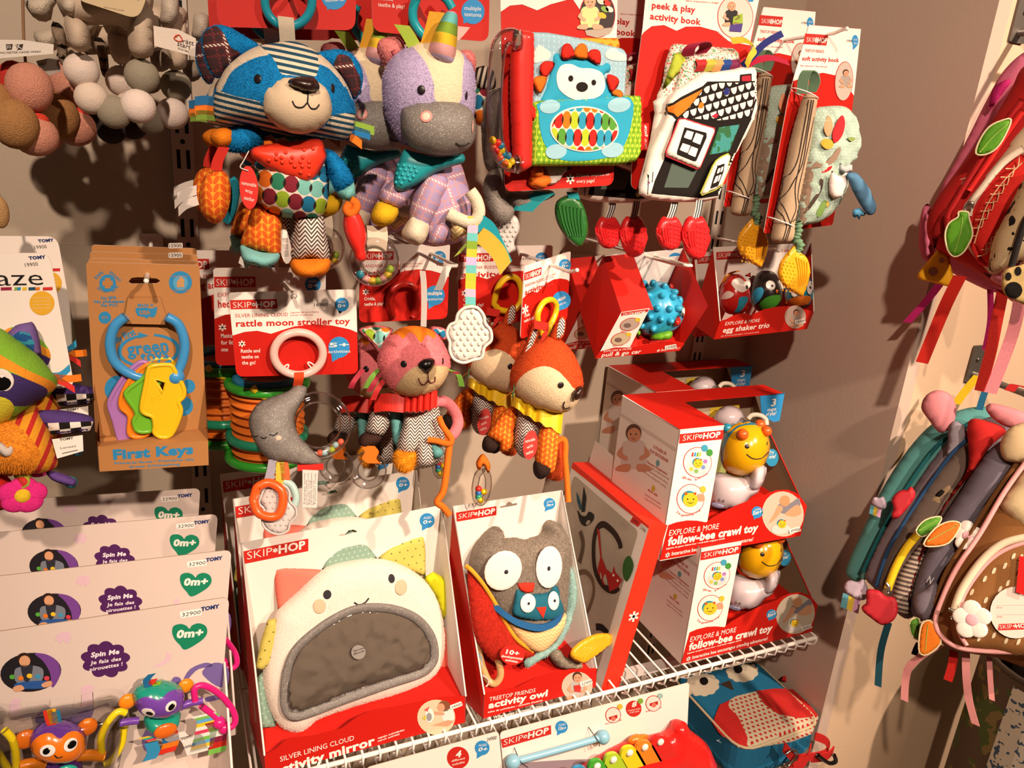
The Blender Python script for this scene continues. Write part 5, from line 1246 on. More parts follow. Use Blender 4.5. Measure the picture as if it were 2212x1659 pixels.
def lamaze():
    z = zF; t = thing('owl_monster_toy', 'green, orange and purple plush creature with huge black eye on a white card', 'plush toy', at(40, 1040, -0.32))
    fc = quad(z((-380, 178))[0], z((288, 178))[0], z((-330, 960))[0], -0.30)
    def art(m):
        m.text(fc, 'TOMY', *z((168, 216), (266, 208)), 6.5, '1d2f66', 0.0005, .05); m.text(fc, '19900', *z((147, 258), (222, 250)), 8, '55504c', 0.0005)
        m.text(fc, 'lamaze', *z((-330, 372), (252, 362)), 36, '1a1716', 0.0005, -.005)
        for x0, x1, k in ((5, 68, '8f2440'), (68, 84, WHT), (84, 100, '7aa53a'), (100, 120, '2d86b0'), (130, 155, 'd8b52a'), (165, 205, '1d4a66'), (205, 230, 'd2701c'), (248, 304, 'c4302a')): m.ppoly(fc, z((x0, 376), (x1, 374), (x1, 392), (x0, 394)), k, 0.0005)
        disc(m, fc, *z((243, 467))[0], 27, 26, 'd9a52f', 0.0005)
        for i in range(4): m.text(fc, 'soft textures to explore', *z((190, 440 + i * 20), (296, 438 + i * 20)), 3, 'e8d5a5', 0.0008)
    header_card(t, fc, z('-380 178 286 178 432 960 -380 960'), 0.012, WHT, (), art)
    fr = facing(*z((40, 900))[0], -0.345)
    hd = soft('head', t, fr, z('-60 610 0 612 60 650 160 720 240 790 310 880 335 920 300 985 200 1045 90 1130 0 1185 -110 1150 -150 950 -120 720'), 0.05, mat('creature_head', '76a92b', [('m0', 'd98a1c'), ('m1', '33205a'), ('m2', 'cdc02f')], rough=0.9, sheen=0.3, bump=0.5, bscale=420, vary=0.1), res=0.0045,
              masks=[z('-150 690 -50 735 0 765 150 850 320 935 270 985 150 905 0 840 -150 820'), z('-150 830 20 858 150 905 280 975 190 1052 80 1062 -150 1020'), z('-150 990 -20 1005 50 1025 82 1070 60 1125 0 1200 -150 1200')])
    bits('eye', t, lambda m: (button(m, hd, *z((0, 915))[0], 31, cloth('d8d0c8'), .12), button(m, hd, *z((2, 915))[0], 26, mat('eye_gloss', '0d0b0b', rough=.12), .2)))
    bits('eye_glint', t, lambda m: button(m, hd, *z((15, 890))[0], 8, cloth('e6e0d8'), .8))
    ea = soft('ear', t, fr.shift(-.005), z('35 645 95 592 190 574 215 620 232 690 246 800 150 745 60 690'), 0.010, cloth('6d5590'), smooth=0, flat=.012)
    bits('inner_ear', t, lambda m: patch(m, ea, z('60 665 110 630 170 640 200 700 190 765 130 725'), cloth(blotch('2d7f98', '1d4a80', 160, .5), 'cloth_teal_print'), .001, 0)).parent = ea.obj
    for p, k in (('300 890 350 885 405 840', '2d86b0'), ('310 895 400 905 470 898', 'd2701c'), ('310 905 370 930 432 968', 'c4302a')): bits('ribbon', t, lambda m: m.ribbon(path3(fr, z(p)), fr.ey * .004, cloth(k)))
    fb = fr.shift(-.01)
    soft('body', t, fb, z('-100 1160 60 1125 195 1055 245 1130 295 1230 335 1380 300 1435 180 1455 0 1440 -100 1430'), 0.045, mat('creature_body', 'd9851c', [('m0', stripes('b8241c', 'd9921c', .012, .6, 62))], rough=.9, sheen=.3, bump=.5, bscale=300, vary=.12), res=.0045, fur=.004, masks=[z('60 1120 200 1050 345 1380 290 1445 170 1460 235 1350 160 1230')])
    hp = soft('heart_patch', t, fb.shift(.042), z('-20 1285 10 1272 40 1295 75 1278 95 1300 85 1335 35 1360 -10 1330'), .004, cloth('bcb2aa'), res=.003, smooth=4)
    w = soft('wing', t, fb, z('195 1105 280 1085 400 1092 520 1118 545 1150 520 1205 420 1222 300 1220'), .012, cloth('4a3570'), res=.0045)
    bits('checker_trim', t, lambda m: patch(m, w, z('255 1162 540 1150 520 1205 300 1228'), cloth(lambda n: n.mix(n.m('MODULO', n.m('ABSOLUTE', n.m('ADD', n.m('FLOOR', n.m('DIVIDE', n.xy()[0], .0105)), n.m('FLOOR', n.m('DIVIDE', n.xy()[1], .0105)))), 2), '17130f', 'dcd4ca'), 'cloth_checker'), .001, 0)).parent = w.obj
    def lab(m):
        f3 = fb.shift(.012); m.pslab(f3, z('300 1255 478 1230 482 1322 330 1366'), -.0004, .0004, cloth('d8d0c8')); m.text(f3, 'TOMY', *z((345, 1265), (425, 1252)), 5, '2a2523', .0006, .04); m.text(f3, 'Lamaze', *z((350, 1312), (440, 1298)), 5, '2a2523', .0006); m.text(f3, '▬▬▬', *z((360, 1340), (450, 1320)), 4, '2a2523', .0006)
    bits('label', t, lab)
    soft('leg', t, fb, z('75 1455 180 1440 198 1530 110 1555'), .014, cloth(dots('a3b03a', 'b8302a', .02, .3), 'cloth_dotted_leg'), smooth=0, flat=.01)
    soft('leg', t, fb, z('265 1440 340 1445 440 1490 425 1530 380 1520 300 1490'), .012, cloth('5a3f80'), res=.004)
    for a in range(5): bits('petal', t, lambda m: m.ball(fb.p(*fb.q(*z((130 + 62 * math.cos(a * 1.2566 - .3), 1575 + 45 * math.sin(a * 1.2566 - .3)))[0]), .004), (.014, .012, .006), plush('cf2a7a'), (fr.ex, fr.ey, fr.n)))
    bits('flower_centre', t, lambda m: m.ball(fb.p(*fb.q(*z((130, 1575))[0]), .008), (.008, .008, .005), plush('d8b52a'), (fr.ex, fr.ey, fr.n)))
    soft('tail', t, fb.shift(-.02), z('-60 1450 40 1465 80 1540 60 1640 -60 1660'), .02, plush('b0201c'), res=.006)
    soft('leg', t, fb.shift(-.004), z('370 1465 440 1480 445 1520 415 1540 375 1520'), .008, cloth('2d8aa0'), res=.004)
    return t
lm = lamaze()
dup(lm, np.array((0.0, 0.075, 0.008)), 'second plush creature on a white card, hanging right behind the front one')

def kitty():
    z = zH; t = thing('kitty_toy', 'pink plush kitty with herringbone body and red bandana hanging under its red card', 'plush toy', at(900, 1010, -0.27))
    cs = z('105 22 642 20 626 466 98 490'); fc = quad(cs[0], cs[1], cs[3], -0.235)
    skip_card(t, fc, cs, 'BANDANA BUDDIES', 'activity kitty', ('Crinkle,', 'teethe & play!'), 0.42, '0+', .62, None, .010)
    f2 = fc.shift(.008); loop(t, 'ring', f2, z('305 462 280 385 298 295 365 258 435 285 445 375 420 455'), .0052, plastic('a81f17'))
    fr = facing(*z((430, 730))[0], -0.285)
    hd = soft('head', t, fr, z('290 560 350 520 430 508 520 528 580 578 630 670 642 750 612 832 560 890 480 928 400 936 310 902 250 835 214 760 210 690 240 620'), .05,
              mat('kitty_head', 'db787e', [('m0', 'c9ad82'), ('m1', 'd9741c')], rough=.95, sheen=.45, bump=.55, bscale=420, vary=.13, spec=.15), res=.0042, fur=.0022,
              masks=[z('315 905 340 840 400 772 470 742 560 745 650 765 640 860 560 910 480 950 380 950'), z('280 560 300 520 420 490 530 515 555 585 500 562 470 612 430 560 395 550 362 588 332 560')])
    nz = soft('nose', t, fr.shift(.046), z('440 742 480 706 540 704 549 735 512 790 482 786'), .010, mat('satin_black', '0e0a09', rough=.3, spec=.6), .006, res=.003)
    bits('mouth', t, lambda m: [stroke(m, hd, z(p), .0008, mat('stitch_brown', '5a1f1c')) for p in ('510 788 511 806 512 830', '454 822 465 850 490 858 512 830', '512 830 526 848 550 840 553 812')])
    for c, a, b in (((365, 736), 7, 7), ((599, 719), 3.6, 7)): bits('eye', t, lambda m: button(m, hd, *z(c)[0], a, EYE, .25, b))
    for p, i_ in (('92 535 150 508 220 505 290 522 300 545 245 640 215 672 150 592', '115 535 160 518 250 520 285 535 240 610 220 640 165 580'), ('515 520 560 512 620 530 622 560 612 596 560 570', '545 528 600 530 615 555 606 580 570 560')):
        ea = soft('ear', t, fr.shift(-.01), z(p), .008, plush('db787e'), res=.004, smooth=3); bits('inner_ear', t, lambda m: patch(m, ea, z(i_), m_oval, .001, 3)).parent = ea.obj
    for p, k in (('222 765 180 810 145 880', '6a9a3a'), ('225 790 190 850 160 900', '9c2a3a'), ('250 830 210 890 182 950', 'b32a2a'), ('120 770 70 840 50 880', '9c2a3a'), ('630 770 690 800 712 870', '6a9a3a'), ('630 780 680 790 700 830', '9c2a3a')): bits('ribbon', t, lambda m: m.ribbon(path3(fr, z(p), [0, .006, .002]), fr.ex * .004, cloth(k, rough=.5)))
    fb = facing(*z((460, 1150))[0], -0.27)
    soft('body', t, fb, z('350 960 470 940 560 960 592 1080 612 1200 592 1312 520 1352 420 1357 350 1280 360 1150'), .04, m_chev, res=.0045)
    soft('belly', t, fb.shift(.012), z('285 1000 350 1000 348 1200 305 1210 290 1100'), .012, cloth('5f9a98'), res=.005)
    l = wig(fb.shift(.03), t, z('380 1035 450 1075 472 1160 442 1275 328 1265 335 1180 360 1100'), m_chev, 'arm'); soft('paw', t, fb.shift(.038), z('310 1262 380 1258 442 1268 440 1332 378 1387 320 1352'), .024, plush('d98a1c', bump=.6, bscale=260), res=.004, rough=.006, fur=.005).obj.parent = l.obj
    l = wig(fb.shift(.012), t, z('178 1020 260 1012 285 1080 235 1165 138 1145 150 1080'), m_chev, 'arm'); soft('paw', t, fb.shift(.012), z('138 1142 228 1162 222 1200 130 1242 92 1190'), .018, plush('3a2520'), res=.005).obj.parent = l.obj
    l = wig(fb.shift(.036), t, z('450 1190 530 1215 552 1290 522 1347 440 1342 430 1270'), m_chev); soft('foot', t, fb.shift(.036), z('528 1215 592 1240 602 1282 545 1302'), .016, plush('5f9a98'), res=.005).obj.parent = l.obj
    def band(m):
        f3 = fb.shift(.05); k = plastic('c92a20', rough=.45, coat=0)
        pts = [f3.p(*f3.q(a, b), d) for (a, b), d in zip(z('192 972 260 965 330 972 372 975 388 968 408 978 425 968 445 978 462 966 482 974 500 960 520 966 538 950 560 945'), [-.01, .002, .006, .006, .013, .004, .013, .004, .013, .004, .012, .002, .008, -.006])]
        m.ribbon(spline(pts, 4, False), f3.ey * .0125, k, .003)
        Puff(f3.shift(-.014), z('180 1002 225 940 285 902 330 925 400 945 395 1000 300 1008'), .01, .004, .005, 3, flat=.01).into(m, k)
    bits('bandana', t, band)
    bits('tail', t, lambda m: m.tube(path3(fb, z('560 960 620 965 670 1020 690 1085 668 1145 635 1170')), .0085, plush('db787e'), seg=12))
    st = cloth('cf661a')
    bits('strap', t, lambda m: m.tube(path3(fb.shift(.045), z('575 1050 600 1110 650 1185 630 1212 560 1195 508 1188')), .0045, st)); bits('strap', t, lambda m: m.tube(path3(fb.shift(.04), z('642 1195 630 1300 618 1400 600 1500 565 1560 600 1590 640 1640')), .005, st))
    bits('wrist_strap', t, lambda m: m.ribbon(path3(fb.shift(.02), z('150 1225 175 1260 160 1300 190 1330')), fb.ex * .010, st, .003))
    loop(t, 'rattle_ring', fb.shift(.01), [(c[0], c[1]) for c in [z((152 + 85 * math.cos(a), 1372 + 85 * math.sin(a)))[0] for a in np.linspace(0, 6.283, 13)[:-1]]], .007, clear(), True)
    return t
ki = kitty()
dup(ki, at(820, 800, -.17) - at(900, 790, -.285), 'second pink plush kitty, dim in the shade at the left of the front kitty', skip=('header_card', 'ring', 'strap', 'ribbon'))

def fox():
    z = zH; t = thing('fox_toy', 'rust plush fox with yellow frill collar and turned card nearest the shopper', 'plush toy', at(1180, 1020, -0.29))
    cs = z('1086 152 1362 62 1342 470 1062 590'); fc = quad(cs[0], cs[1], cs[3], -0.305, -0.245)
    skip_card(t, fc, cs, 'BANDANA BUDDIES', 'activity fox', ('Crinkle,', 'teethe & play!'), .42, '0+', .62, None, .008)
    f2 = fc.shift(.012); loop(t, 'ring', f2, z('1172 525 1165 440 1198 372 1245 352 1274 380 1270 440 1228 530 1212 560 1182 550'), .0045, plastic('d9b31c'), True)
    fr = facing(*z((1215, 800))[0], -0.315); rust = 'bb471f'
    hd = soft('head', t, fr, z('1170 590 1230 570 1300 590 1370 660 1420 760 1437 840 1425 920 1390 985 1340 1022 1270 1027 1200 1012 1130 988 1060 940 1010 880 1000 800 1030 720 1090 640'), .05,
              mat('fox_head', rust, [('m0', 'd0b996')], rough=.95, sheen=.35, bump=.55, bscale=420, vary=.16, spec=.15), res=.0042, fur=.0022, masks=[z('1035 865 1080 800 1150 760 1220 750 1290 780 1350 842 1390 885 1470 870 1460 940 1390 1010 1340 1050 1250 1060 1130 1020 1050 945')])
    soft('nose', t, fr.shift(.03), z('1368 905 1408 870 1434 874 1432 920 1402 952 1370 942'), .012, mat('satin_brown', '2a1712'), .008, res=.003)
    bits('mouth', t, lambda m: stroke(m, hd, z('1327 962 1318 985 1330 1003 1358 996'), .0009, BLK)); bits('eye', t, lambda m: button(m, hd, *z((1304, 862))[0], 6.8, EYE, .25))
    for p, i_ in (('1060 745 1070 670 1105 580 1140 492 1168 500 1172 560 1140 640 1095 720', '1085 690 1115 600 1145 520 1165 540 1130 640'), ('1235 590 1275 490 1305 448 1332 470 1328 540 1300 595', '1280 580 1290 490 1310 462 1328 485 1318 560')):
        ea = soft('ear', t, fr.shift(.012), z(p), .009, plush(rust), res=.004, smooth=3); bits('inner_ear', t, lambda m: patch(m, ea, z(i_), m_chev, .001, 3)).parent = ea.obj
    bits('red_tie', t, lambda m: m.ribbon(path3(fr.shift(.03), z('1145 500 1190 508 1230 520 1210 560 1190 580')), fr.ey * .006, cloth('c02a20'), .002))
    for p, k, w in (('1042 880 970 935 908 985', 'd9741c', .0055), ('1035 815 1030 880 1018 932', '35502a', .0025)): bits('ribbon', t, lambda m: m.ribbon(path3(fr, z(p), .02), (fr.ex + fr.ey) * w * .7, cloth(k, rough=.5)))
    fb = facing(*z((1150, 1180))[0], -0.30)
    soft('body', t, fb, z('1040 980 1120 1000 1200 1030 1195 1130 1160 1200 1145 1292 1060 1287 1020 1200 1030 1100'), .035, m_chev, res=.0045)
    l = wig(fb.shift(.008), t, z('880 1130 950 1028 1030 985 1048 1060 1025 1140 1022 1242 940 1262 935 1218 862 1172'), m_knit, 'arm'); soft('paw', t, fb.shift(.012), z('862 1164 935 1215 897 1267 840 1252 834 1205'), .018, plush('2c1d18'), res=.004, smooth=3).obj.parent = l.obj
    l = wig(fb.shift(.03), t, z('1190 1110 1250 1095 1290 1130 1288 1250 1252 1392 1153 1332 1160 1200'), m_knit, 'arm'); soft('paw', t, fb.shift(.034), z('1150 1312 1248 1345 1237 1392 1180 1427 1140 1385'), .022, plush('2c1d18'), res=.004, smooth=3).obj.parent = l.obj
    def frill(m):
        f3 = fb.shift(.045); P = z('1015 955 1050 975 1085 1002 1120 1010 1150 1035 1185 1035 1215 1060 1250 1058 1285 1085 1310 1090'); pts = [f3.p(*f3.q(a, b), .006 * math.sin(i * 2.6) + (.004 if 0 < i < 8 else -.008)) for i, (a, b) in enumerate(P)]
        W = np.linspace(.007, .0165, len(P)); S = spline(pts, 4, False); m.ribbon(S, [f3.ey * w for w in np.interp(np.linspace(0, 1, len(S)), np.linspace(0, 1, len(W)), W)], plastic('d9b41c', rough=.45, coat=0), .0025)
    bits('frill_collar', t, frill)
    def tagart(m):
        f3 = fb.shift(.05); m.slab(f3, [f3.q(*p) for p in ell(*z((1122, 1220))[0], 15.5, 32, 8)], -.0008, 0, 'c62a22', 'e5dbd0')
        for s_, y, x0, x1 in (('removable', 1200, 1092, 1152), ('wrist', 1236, 1104, 1140), ('teether', 1272, 1098, 1142)): m.text(f3, s_, *z((x0, y + 8), (x1, y - 8)), 7, WHT, .0004)
    bits('swing_tag', t, tagart)
    soft('tail', t, fb.shift(-.01), z('1270 1170 1322 1200 1338 1330 1312 1425 1240 1425 1215 1390 1250 1330'), .022, plush(rust), res=.005, fur=.003)
    st = cloth('cf661a'); bits('strap', t, lambda m: m.tube(path3(fb.shift(.03), z('1280 1200 1318 1185 1332 1220 1330 1300 1340 1430 1348 1560')), .0045, st))
    soft('wrist_loop', t, fb.shift(.01), z('838 1272 865 1300 884 1345 868 1392 845 1340 815 1375 796 1330 815 1290'), .006, st, res=.004)
    fl = fb.shift(.004); loop(t, 'rattle_ring', fl, z('845 1350 870 1420 865 1500 835 1560 800 1550 790 1480 805 1400'), .0055, clear(), True)
    for c, k in (((812, 1482), 'c4261f'), ((812, 1508), '2d5f9a'), ((845, 1500), 'd8b51f'), ((812, 1530), '2d8a6a'), ((825, 1550), 'd8b51f')): bits('rattle_bead', t, lambda m: m.ball(fl.p(*fl.q(*z(c)[0])), .0052, plastic(k), seg=12, rings=8))
    return t
fx = fox()
fx2 = dup(fx, at(1078, 775, -.19) - at(1180, 812, -.315), 'second rust plush fox in the shade behind the white cloud teether', skip=('header_card', 'ring', 'strap'))
cs = zH('690 35 1255 26 1240 480 690 492'); fc = quad(cs[0], cs[1], cs[3], -0.17)
skip_card(fx2, fc, cs, 'BANDANA BUDDIES', 'activity fox', ('Crinkle,', 'teethe & play!'), .42, '0+', None, None, .010, None, '16900')
loop(fx2, 'ring', fc.shift(.008), zH('905 375 930 275 985 218 1040 228 1068 290 1062 370 1010 420 930 412'), .0052, plastic('d9b31c'), True)
hook(zH((1400, 176))[0][0], zH((1400, 176))[0][1], -0.355, 'white prong hook pushed through the turned fox card', .006)
hook(*zH((668, 155))[0], -0.36, 'white double prong hook beside the kitty card, above the cloud teether', .002, True)

# boxed car and egg toys
def sided(m, P, mt): m.add(P, [tuple(range(len(P)))], mt)
def pull_box():
    z = zI; t = thing('car_box', 'red house shaped box for the blue hedgehog car, white star on its side', 'box', at(1340, 770, -.27))
    T, F_, B, K = at(*z((315, 283))[0], -.245), at(*z((465, 738))[0], -.315), at(*z((250, 1122))[0], -.275), at(*z((115, 700))[0], -.20)
    W = at(*z((975, 215))[0], -.245) - T; Wb = at(*z((945, 1058))[0], -.275) - B; red = paper(RED)
    fl = Frame(K, F_ - K, T - K); fl = Frame(K, F_ - K, T - B)
    def side(m):
        sided(m, [T, K, B, F_], red)
        if fl.n @ (CAM - K) < 0: pass
        n = nrm(np.cross(F_ - T, K - T)); n = n if n @ (CAM - T) > 0 else -n; ff = Frame(T, nrm(F_ - K), np.cross(n, nrm(F_ - K))); ff.O = T
        asterisk(m, ff, *z((273, 720))[0], 29, 0.0004, w=.15)
    bits('side_panel', t, side)
    bits('side_panel', t, lambda m: sided(m, [T + W, F_ + Wb, B + Wb, K + Wb], red))
    bits('back_panel', t, lambda m: (sided(m, [T, T + W, K + Wb, K], paper('d8cfc8'))))
    f3 = Frame(T, W, T - K); bits('age_mark', t, lambda m: (disc(m, f3, *z((902, 290))[0], 14, 10, BLU, .0006, -20), m.text(f3, '6m+', *z((870, 305), (935, 292)), 6, WHT, .001)))
    w = .36
    bits('roof_panel', t, lambda m: sided(m, [T, F_, F_ + Wb * w, T + W * w], red))
    fp = Frame(B, Wb, F_ - B)
    def front(m):
        m.ppoly(fp, z('465 738 700 705 535 1030 410 1030 290 1062'), WHT, 0.0006); m.ppoly(fp, z('466 742 690 712 680 735 462 770'), 'b8231b', .0009); logo(m, fp, *z((472, 766), (655, 748)), 5.5, .0012)
        for c, k in (((533, 838), 'a8968a'), ((458, 958), 'b8a88a')): disc(m, fp, *z(c)[0], 22, 13.5, 'b52a22', .0009, -18); disc(m, fp, *z(c)[0], 20.5, 12.3, k, .0011, -18); disc(m, fp, *z((c[0] - 20, c[1] + 8))[0], 8, 5, '6d5a52', .0013); disc(m, fp, *z((c[0] + 65, c[1] - 38))[0], 6, 4.5, 'c9b03a', .0013)
        m.text(fp, 'Pull back...', *z((460, 905), (552, 890)), 3.5, 'b52a22', .001); m.text(fp, 'Watch it go!', *z((388, 1024), (480, 1010)), 3.5, 'b52a22', .001)
        q = [fp.q(*p) for p in z('250 1122 290 1062 410 1030 540 1035 700 1000 850 982 920 985 985 1000 945 1058')]
        m.slab(fp, q, -.001, .0003, red)
        m.text(fp, 'EXPLORE & MORE', *z((318, 1070), (545, 1048)), 4.2, WHT, .0006); m.text(fp, 'pull & go car', *z((300, 1108), (622, 1076)), 7.5, WHT, .0006, .022); m.text(fp, "Baby's first car!", *z((790, 1060), (942, 1042)), 4, WHT, .0006); asterisk(m, fp, *z((770, 1056))[0], 3, .0006); price(m, fp, *z((832, 1040), (915, 1026)), 5, '15900', .0009)
        m.add([B, B + Wb, K + Wb, K], [(0, 1, 2, 3)], red)
    bits('front_panel', t, front)
    c = thing('hedgehog_car', 'blue bumpy hedgehog car with green wheels sitting in the red house shaped box', 'toy car', at(1440, 735, -.26))
    fr = facing(*z((815, 715))[0], -.262); teal = plastic('2a93b8', rough=.3)
    bd = soft('body', c, fr, z('640 560 700 500 790 490 880 540 950 640 985 740 960 830 890 900 780 942 660 935 600 880 590 700'), .036, teal, res=.0045)
    bits('spikes', c, lambda m: [m.ball(bd.on(*z(p)[0]), (.006, .006, .0085), teal, (lambda n: (nrm(np.cross((0, .3, 1), n)), nrm(np.cross(n, nrm(np.cross((0, .3, 1), n)))), n))(bd.normal(*z(p)[0])), 10, 8) for p in ((655, 505), (730, 510), (820, 535), (895, 580), (700, 610), (800, 608), (885, 620), (945, 650), (765, 710), (860, 715), (928, 710), (708, 780), (795, 795), (870, 810), (640, 690), (640, 850), (730, 870))])
    for p in ('715 930 790 905 880 895 885 940 850 970 760 975 705 965', '590 900 620 890 625 930 600 945'): soft('wheel', c, fr.shift(.022), z(p), .010, plastic('5f9a1f'), res=.004)
    soft('face', c, fr.shift(.002), z('955 690 985 700 990 745 965 800 945 770'), .03, plastic('d8d0c8'), res=.004); soft('foot', c, fr.shift(.022), z('925 765 955 800 950 840 915 860 892 840'), .010, plastic('b8261f'), res=.004); soft('ear', c, fr, z('845 515 890 510 895 545 870 555'), .01, plastic('9c241f'), res=.004)
    bits('eye', c, lambda m: m.ball(fr.p(*fr.q(*z((968, 768))[0]), .034), (.0015, .005, .003), EYE, (fr.ex, fr.ey, fr.n)))
    return t
pb1 = pull_box(); dup(pb1, at(1225, 560, -.11) - at(1303, 555, -.245), 'second red house shaped car box, in the shade left of the front one')
hook(*zI((1040, 362))[0], -0.35, 'white double prong hook through the hedgehog car box', .002, True)

def egg(t_label, name, c, rx, ry, base, fn):
    z = zI; e = thing(name, t_label, 'egg shaker', at(*z((c[0], c[1] + ry))[0], -.225)); fr = facing(*z(c)[0], -.225)
    px = z(*[(c[0] + rx * x, c[1] + ry * y) for x, y in ((0, -1), (.5, -.9), (.85, -.45), (1, .1), (.9, .6), (.5, .95), (0, 1), (-.5, .95), (-.9, .6), (-1, .1), (-.85, -.45), (-.5, -.9))])
    pf = soft('body', e, fr, px, .03, plastic(base), res=.004); fn(e, pf, fr); return e
def egg_box():
    z = zI; t = thing('egg_shaker_box', 'red and white open box holding three egg shaped animal shakers', 'box', at(1640, 720, -.22))
    T, F_, B, K = at(*z((1225, 205))[0], -.205), at(*z((1280, 815))[0], -.262), at(*z((1230, 966))[0], -.255), at(*z((1045, 835))[0], -.17)
    W = at(*z((2030, 170))[0], -.205) - T; red = paper(RED); Wb = at(*z((1996, 880))[0], -.255) - B
    def side(m):
        sided(m, [T, K, B, F_], red); n = nrm(np.cross(F_ - T, K - T)); n = n if n @ (CAM - T) > 0 else -n
        ff = Frame(T, nrm(F_ - K), np.cross(n, nrm(F_ - K))); asterisk(m, ff, *z((1166, 752))[0], 12, .0004, w=.16)
        m.tube([T, F_], .0012, paper('e0d6cc'), seg=6)
    bits('side_panel', t, side); bits('side_panel', t, lambda m: (sided(m, [T + W, F_ + Wb, B + Wb, K + Wb], red), m.tube([T + W, F_ + Wb], .0012, paper('e0d6cc'), seg=6)))
    fb = Frame(K, W, T - K)
    def back(m):
        sided(m, [T, T + W, K + Wb, K], paper(WHT)); m.ppoly(fb, z('1247 246 1488 232 1482 296 1249 308'), 'bb2820', .0006); logo(m, fb, *z((1254, 292), (1470, 282)), 10, .001)
        m.text(fb, '3 different', *z((1780, 248), (1890, 238)), 6, 'b52a22', .0006)
    bits('back_panel', t, back)
    fp = Frame(B, Wb, F_ - B)
    def front(m):
        m.pslab(fp, z('1230 966 1280 815 1330 803 1400 765 1480 750 1540 766 1640 720 1760 697 1860 693 1950 708 2046 738 1996 880'), -.001, 0, red)
        m.text(fp, 'EXPLORE & MORE', *z((1318, 850), (1602, 820)), 7, WHT, .0004); m.text(fp, 'egg shaker trio', *z((1298, 910), (1682, 866)), 10.5, WHT, .0004, .022); m.text(fp, 'trio de huevos para agitar • trio secoue oeufs', *z((1284, 943), (1596, 908)), 2.6, WHT, .0004)
        disc(m, fp, *z((1898, 780))[0], 23, 25, 'b0978a', .0004, -8); u, v = z((1905, 760))[0]; child(m, fp, u, v, .95, 'a8948a', .0008); price(m, fp, *z((1900, 832), (1970, 818)), 6, '14900', .0022)
        m.add([B, B + Wb, K + Wb, K], [(0, 1, 2, 3)], red)
    bits('front_panel', t, front)
    def f1(e, pf, fr):
        P = lambda px, c, up=.0012, sm=4, n='print': bits(n, e, lambda m: patch(m, pf, z(px), plastic(c), up, sm))
        P('1372 505 1400 465 1450 462 1485 490 1520 470 1530 520 1500 560 1460 578 1410 555', 'd8cec6', n='face'); P('1285 635 1310 590 1345 566 1395 590 1360 625', 'd8cec6', n='wing'); P('1440 620 1510 618 1490 680 1440 740 1392 752 1425 690', '2a86a0', n='belly')
        for p in ('1340 470 1345 425 1385 450', '1480 440 1530 412 1532 455'): soft('ear', e, fr, z(p), .008, plastic('b8221c'), res=.004, smooth=0)
        bits('nose', e, lambda m: button(m, pf, *z((1498, 537))[0], 5, EYE, .7)); bits('eye', e, lambda m: button(m, pf, *z((1440, 507))[0], 2.6, EYE, .6))
        P('1290 500 1330 430 1400 402 1450 402 1380 425 1320 480', 'c9761c', .001, 4, 'stripe')
    egg('red fox egg shaker at the left of the egg box', 'fox_egg_shaker', (1402, 592), 128, 168, 'b8221c', f1)
    def f2(e, pf, fr):
        for c in ((1695, 520), (1790, 510)): bits('eye', e, lambda m: (button(m, pf, *z(c)[0], 11.5, plastic('d8d0c8'), .15), button(m, pf, *z((c[0] + 12, c[1] + 5))[0], 3.2, EYE, .9)))
        bits('wing', e, lambda m: patch(m, pf, z('1540 610 1570 550 1620 535 1640 570 1610 640 1560 678 1535 650'), plastic('2a86a8'), .0012, 4)); bits('belly', e, lambda m: patch(m, pf, z('1590 690 1660 620 1760 598 1785 625 1740 690 1650 730 1600 725'), plastic('3f8a2a'), .0012, 4)); bits('beak', e, lambda m: patch(m, pf, z('1738 555 1762 558 1748 588'), plastic('c9661c'), .0015, 0))
    egg('black owl egg shaker in the middle of the egg box', 'owl_egg_shaker', (1660, 570), 135, 172, '241c1b', f2)
    def f3(e, pf, fr):
        for c in ((2020, 540), (1900, 545)): bits('eye_patch', e, lambda m: (button(m, pf, *z(c)[0], 10, plastic('d8d0c8'), .15, 20), button(m, pf, *z((c[0] + 8, c[1] - 30))[0], 3, EYE, .9)))
        bits('belly', e, lambda m: patch(m, pf, z('1820 650 1900 615 1990 605 2030 620 2010 670 1920 690 1840 680'), plastic('c9661c'), .0012, 4)); bits('nose', e, lambda m: button(m, pf, *z((2018, 540))[0], 4, EYE, .9))
    egg('teal egg shaker with orange belly behind the yellow leaf teether', 'teal_egg_shaker', (1935, 560), 122, 150, '1f7d96', f3)
    return t
eb = egg_box(); dup(eb, at(1500, 545, -.10) - at(1541, 534, -.205), 'second egg shaker box, deeper on the hook behind the first')
hook(*zI((1760, 235))[0], -0.24, 'white prong hook at the egg shaker box', .001)

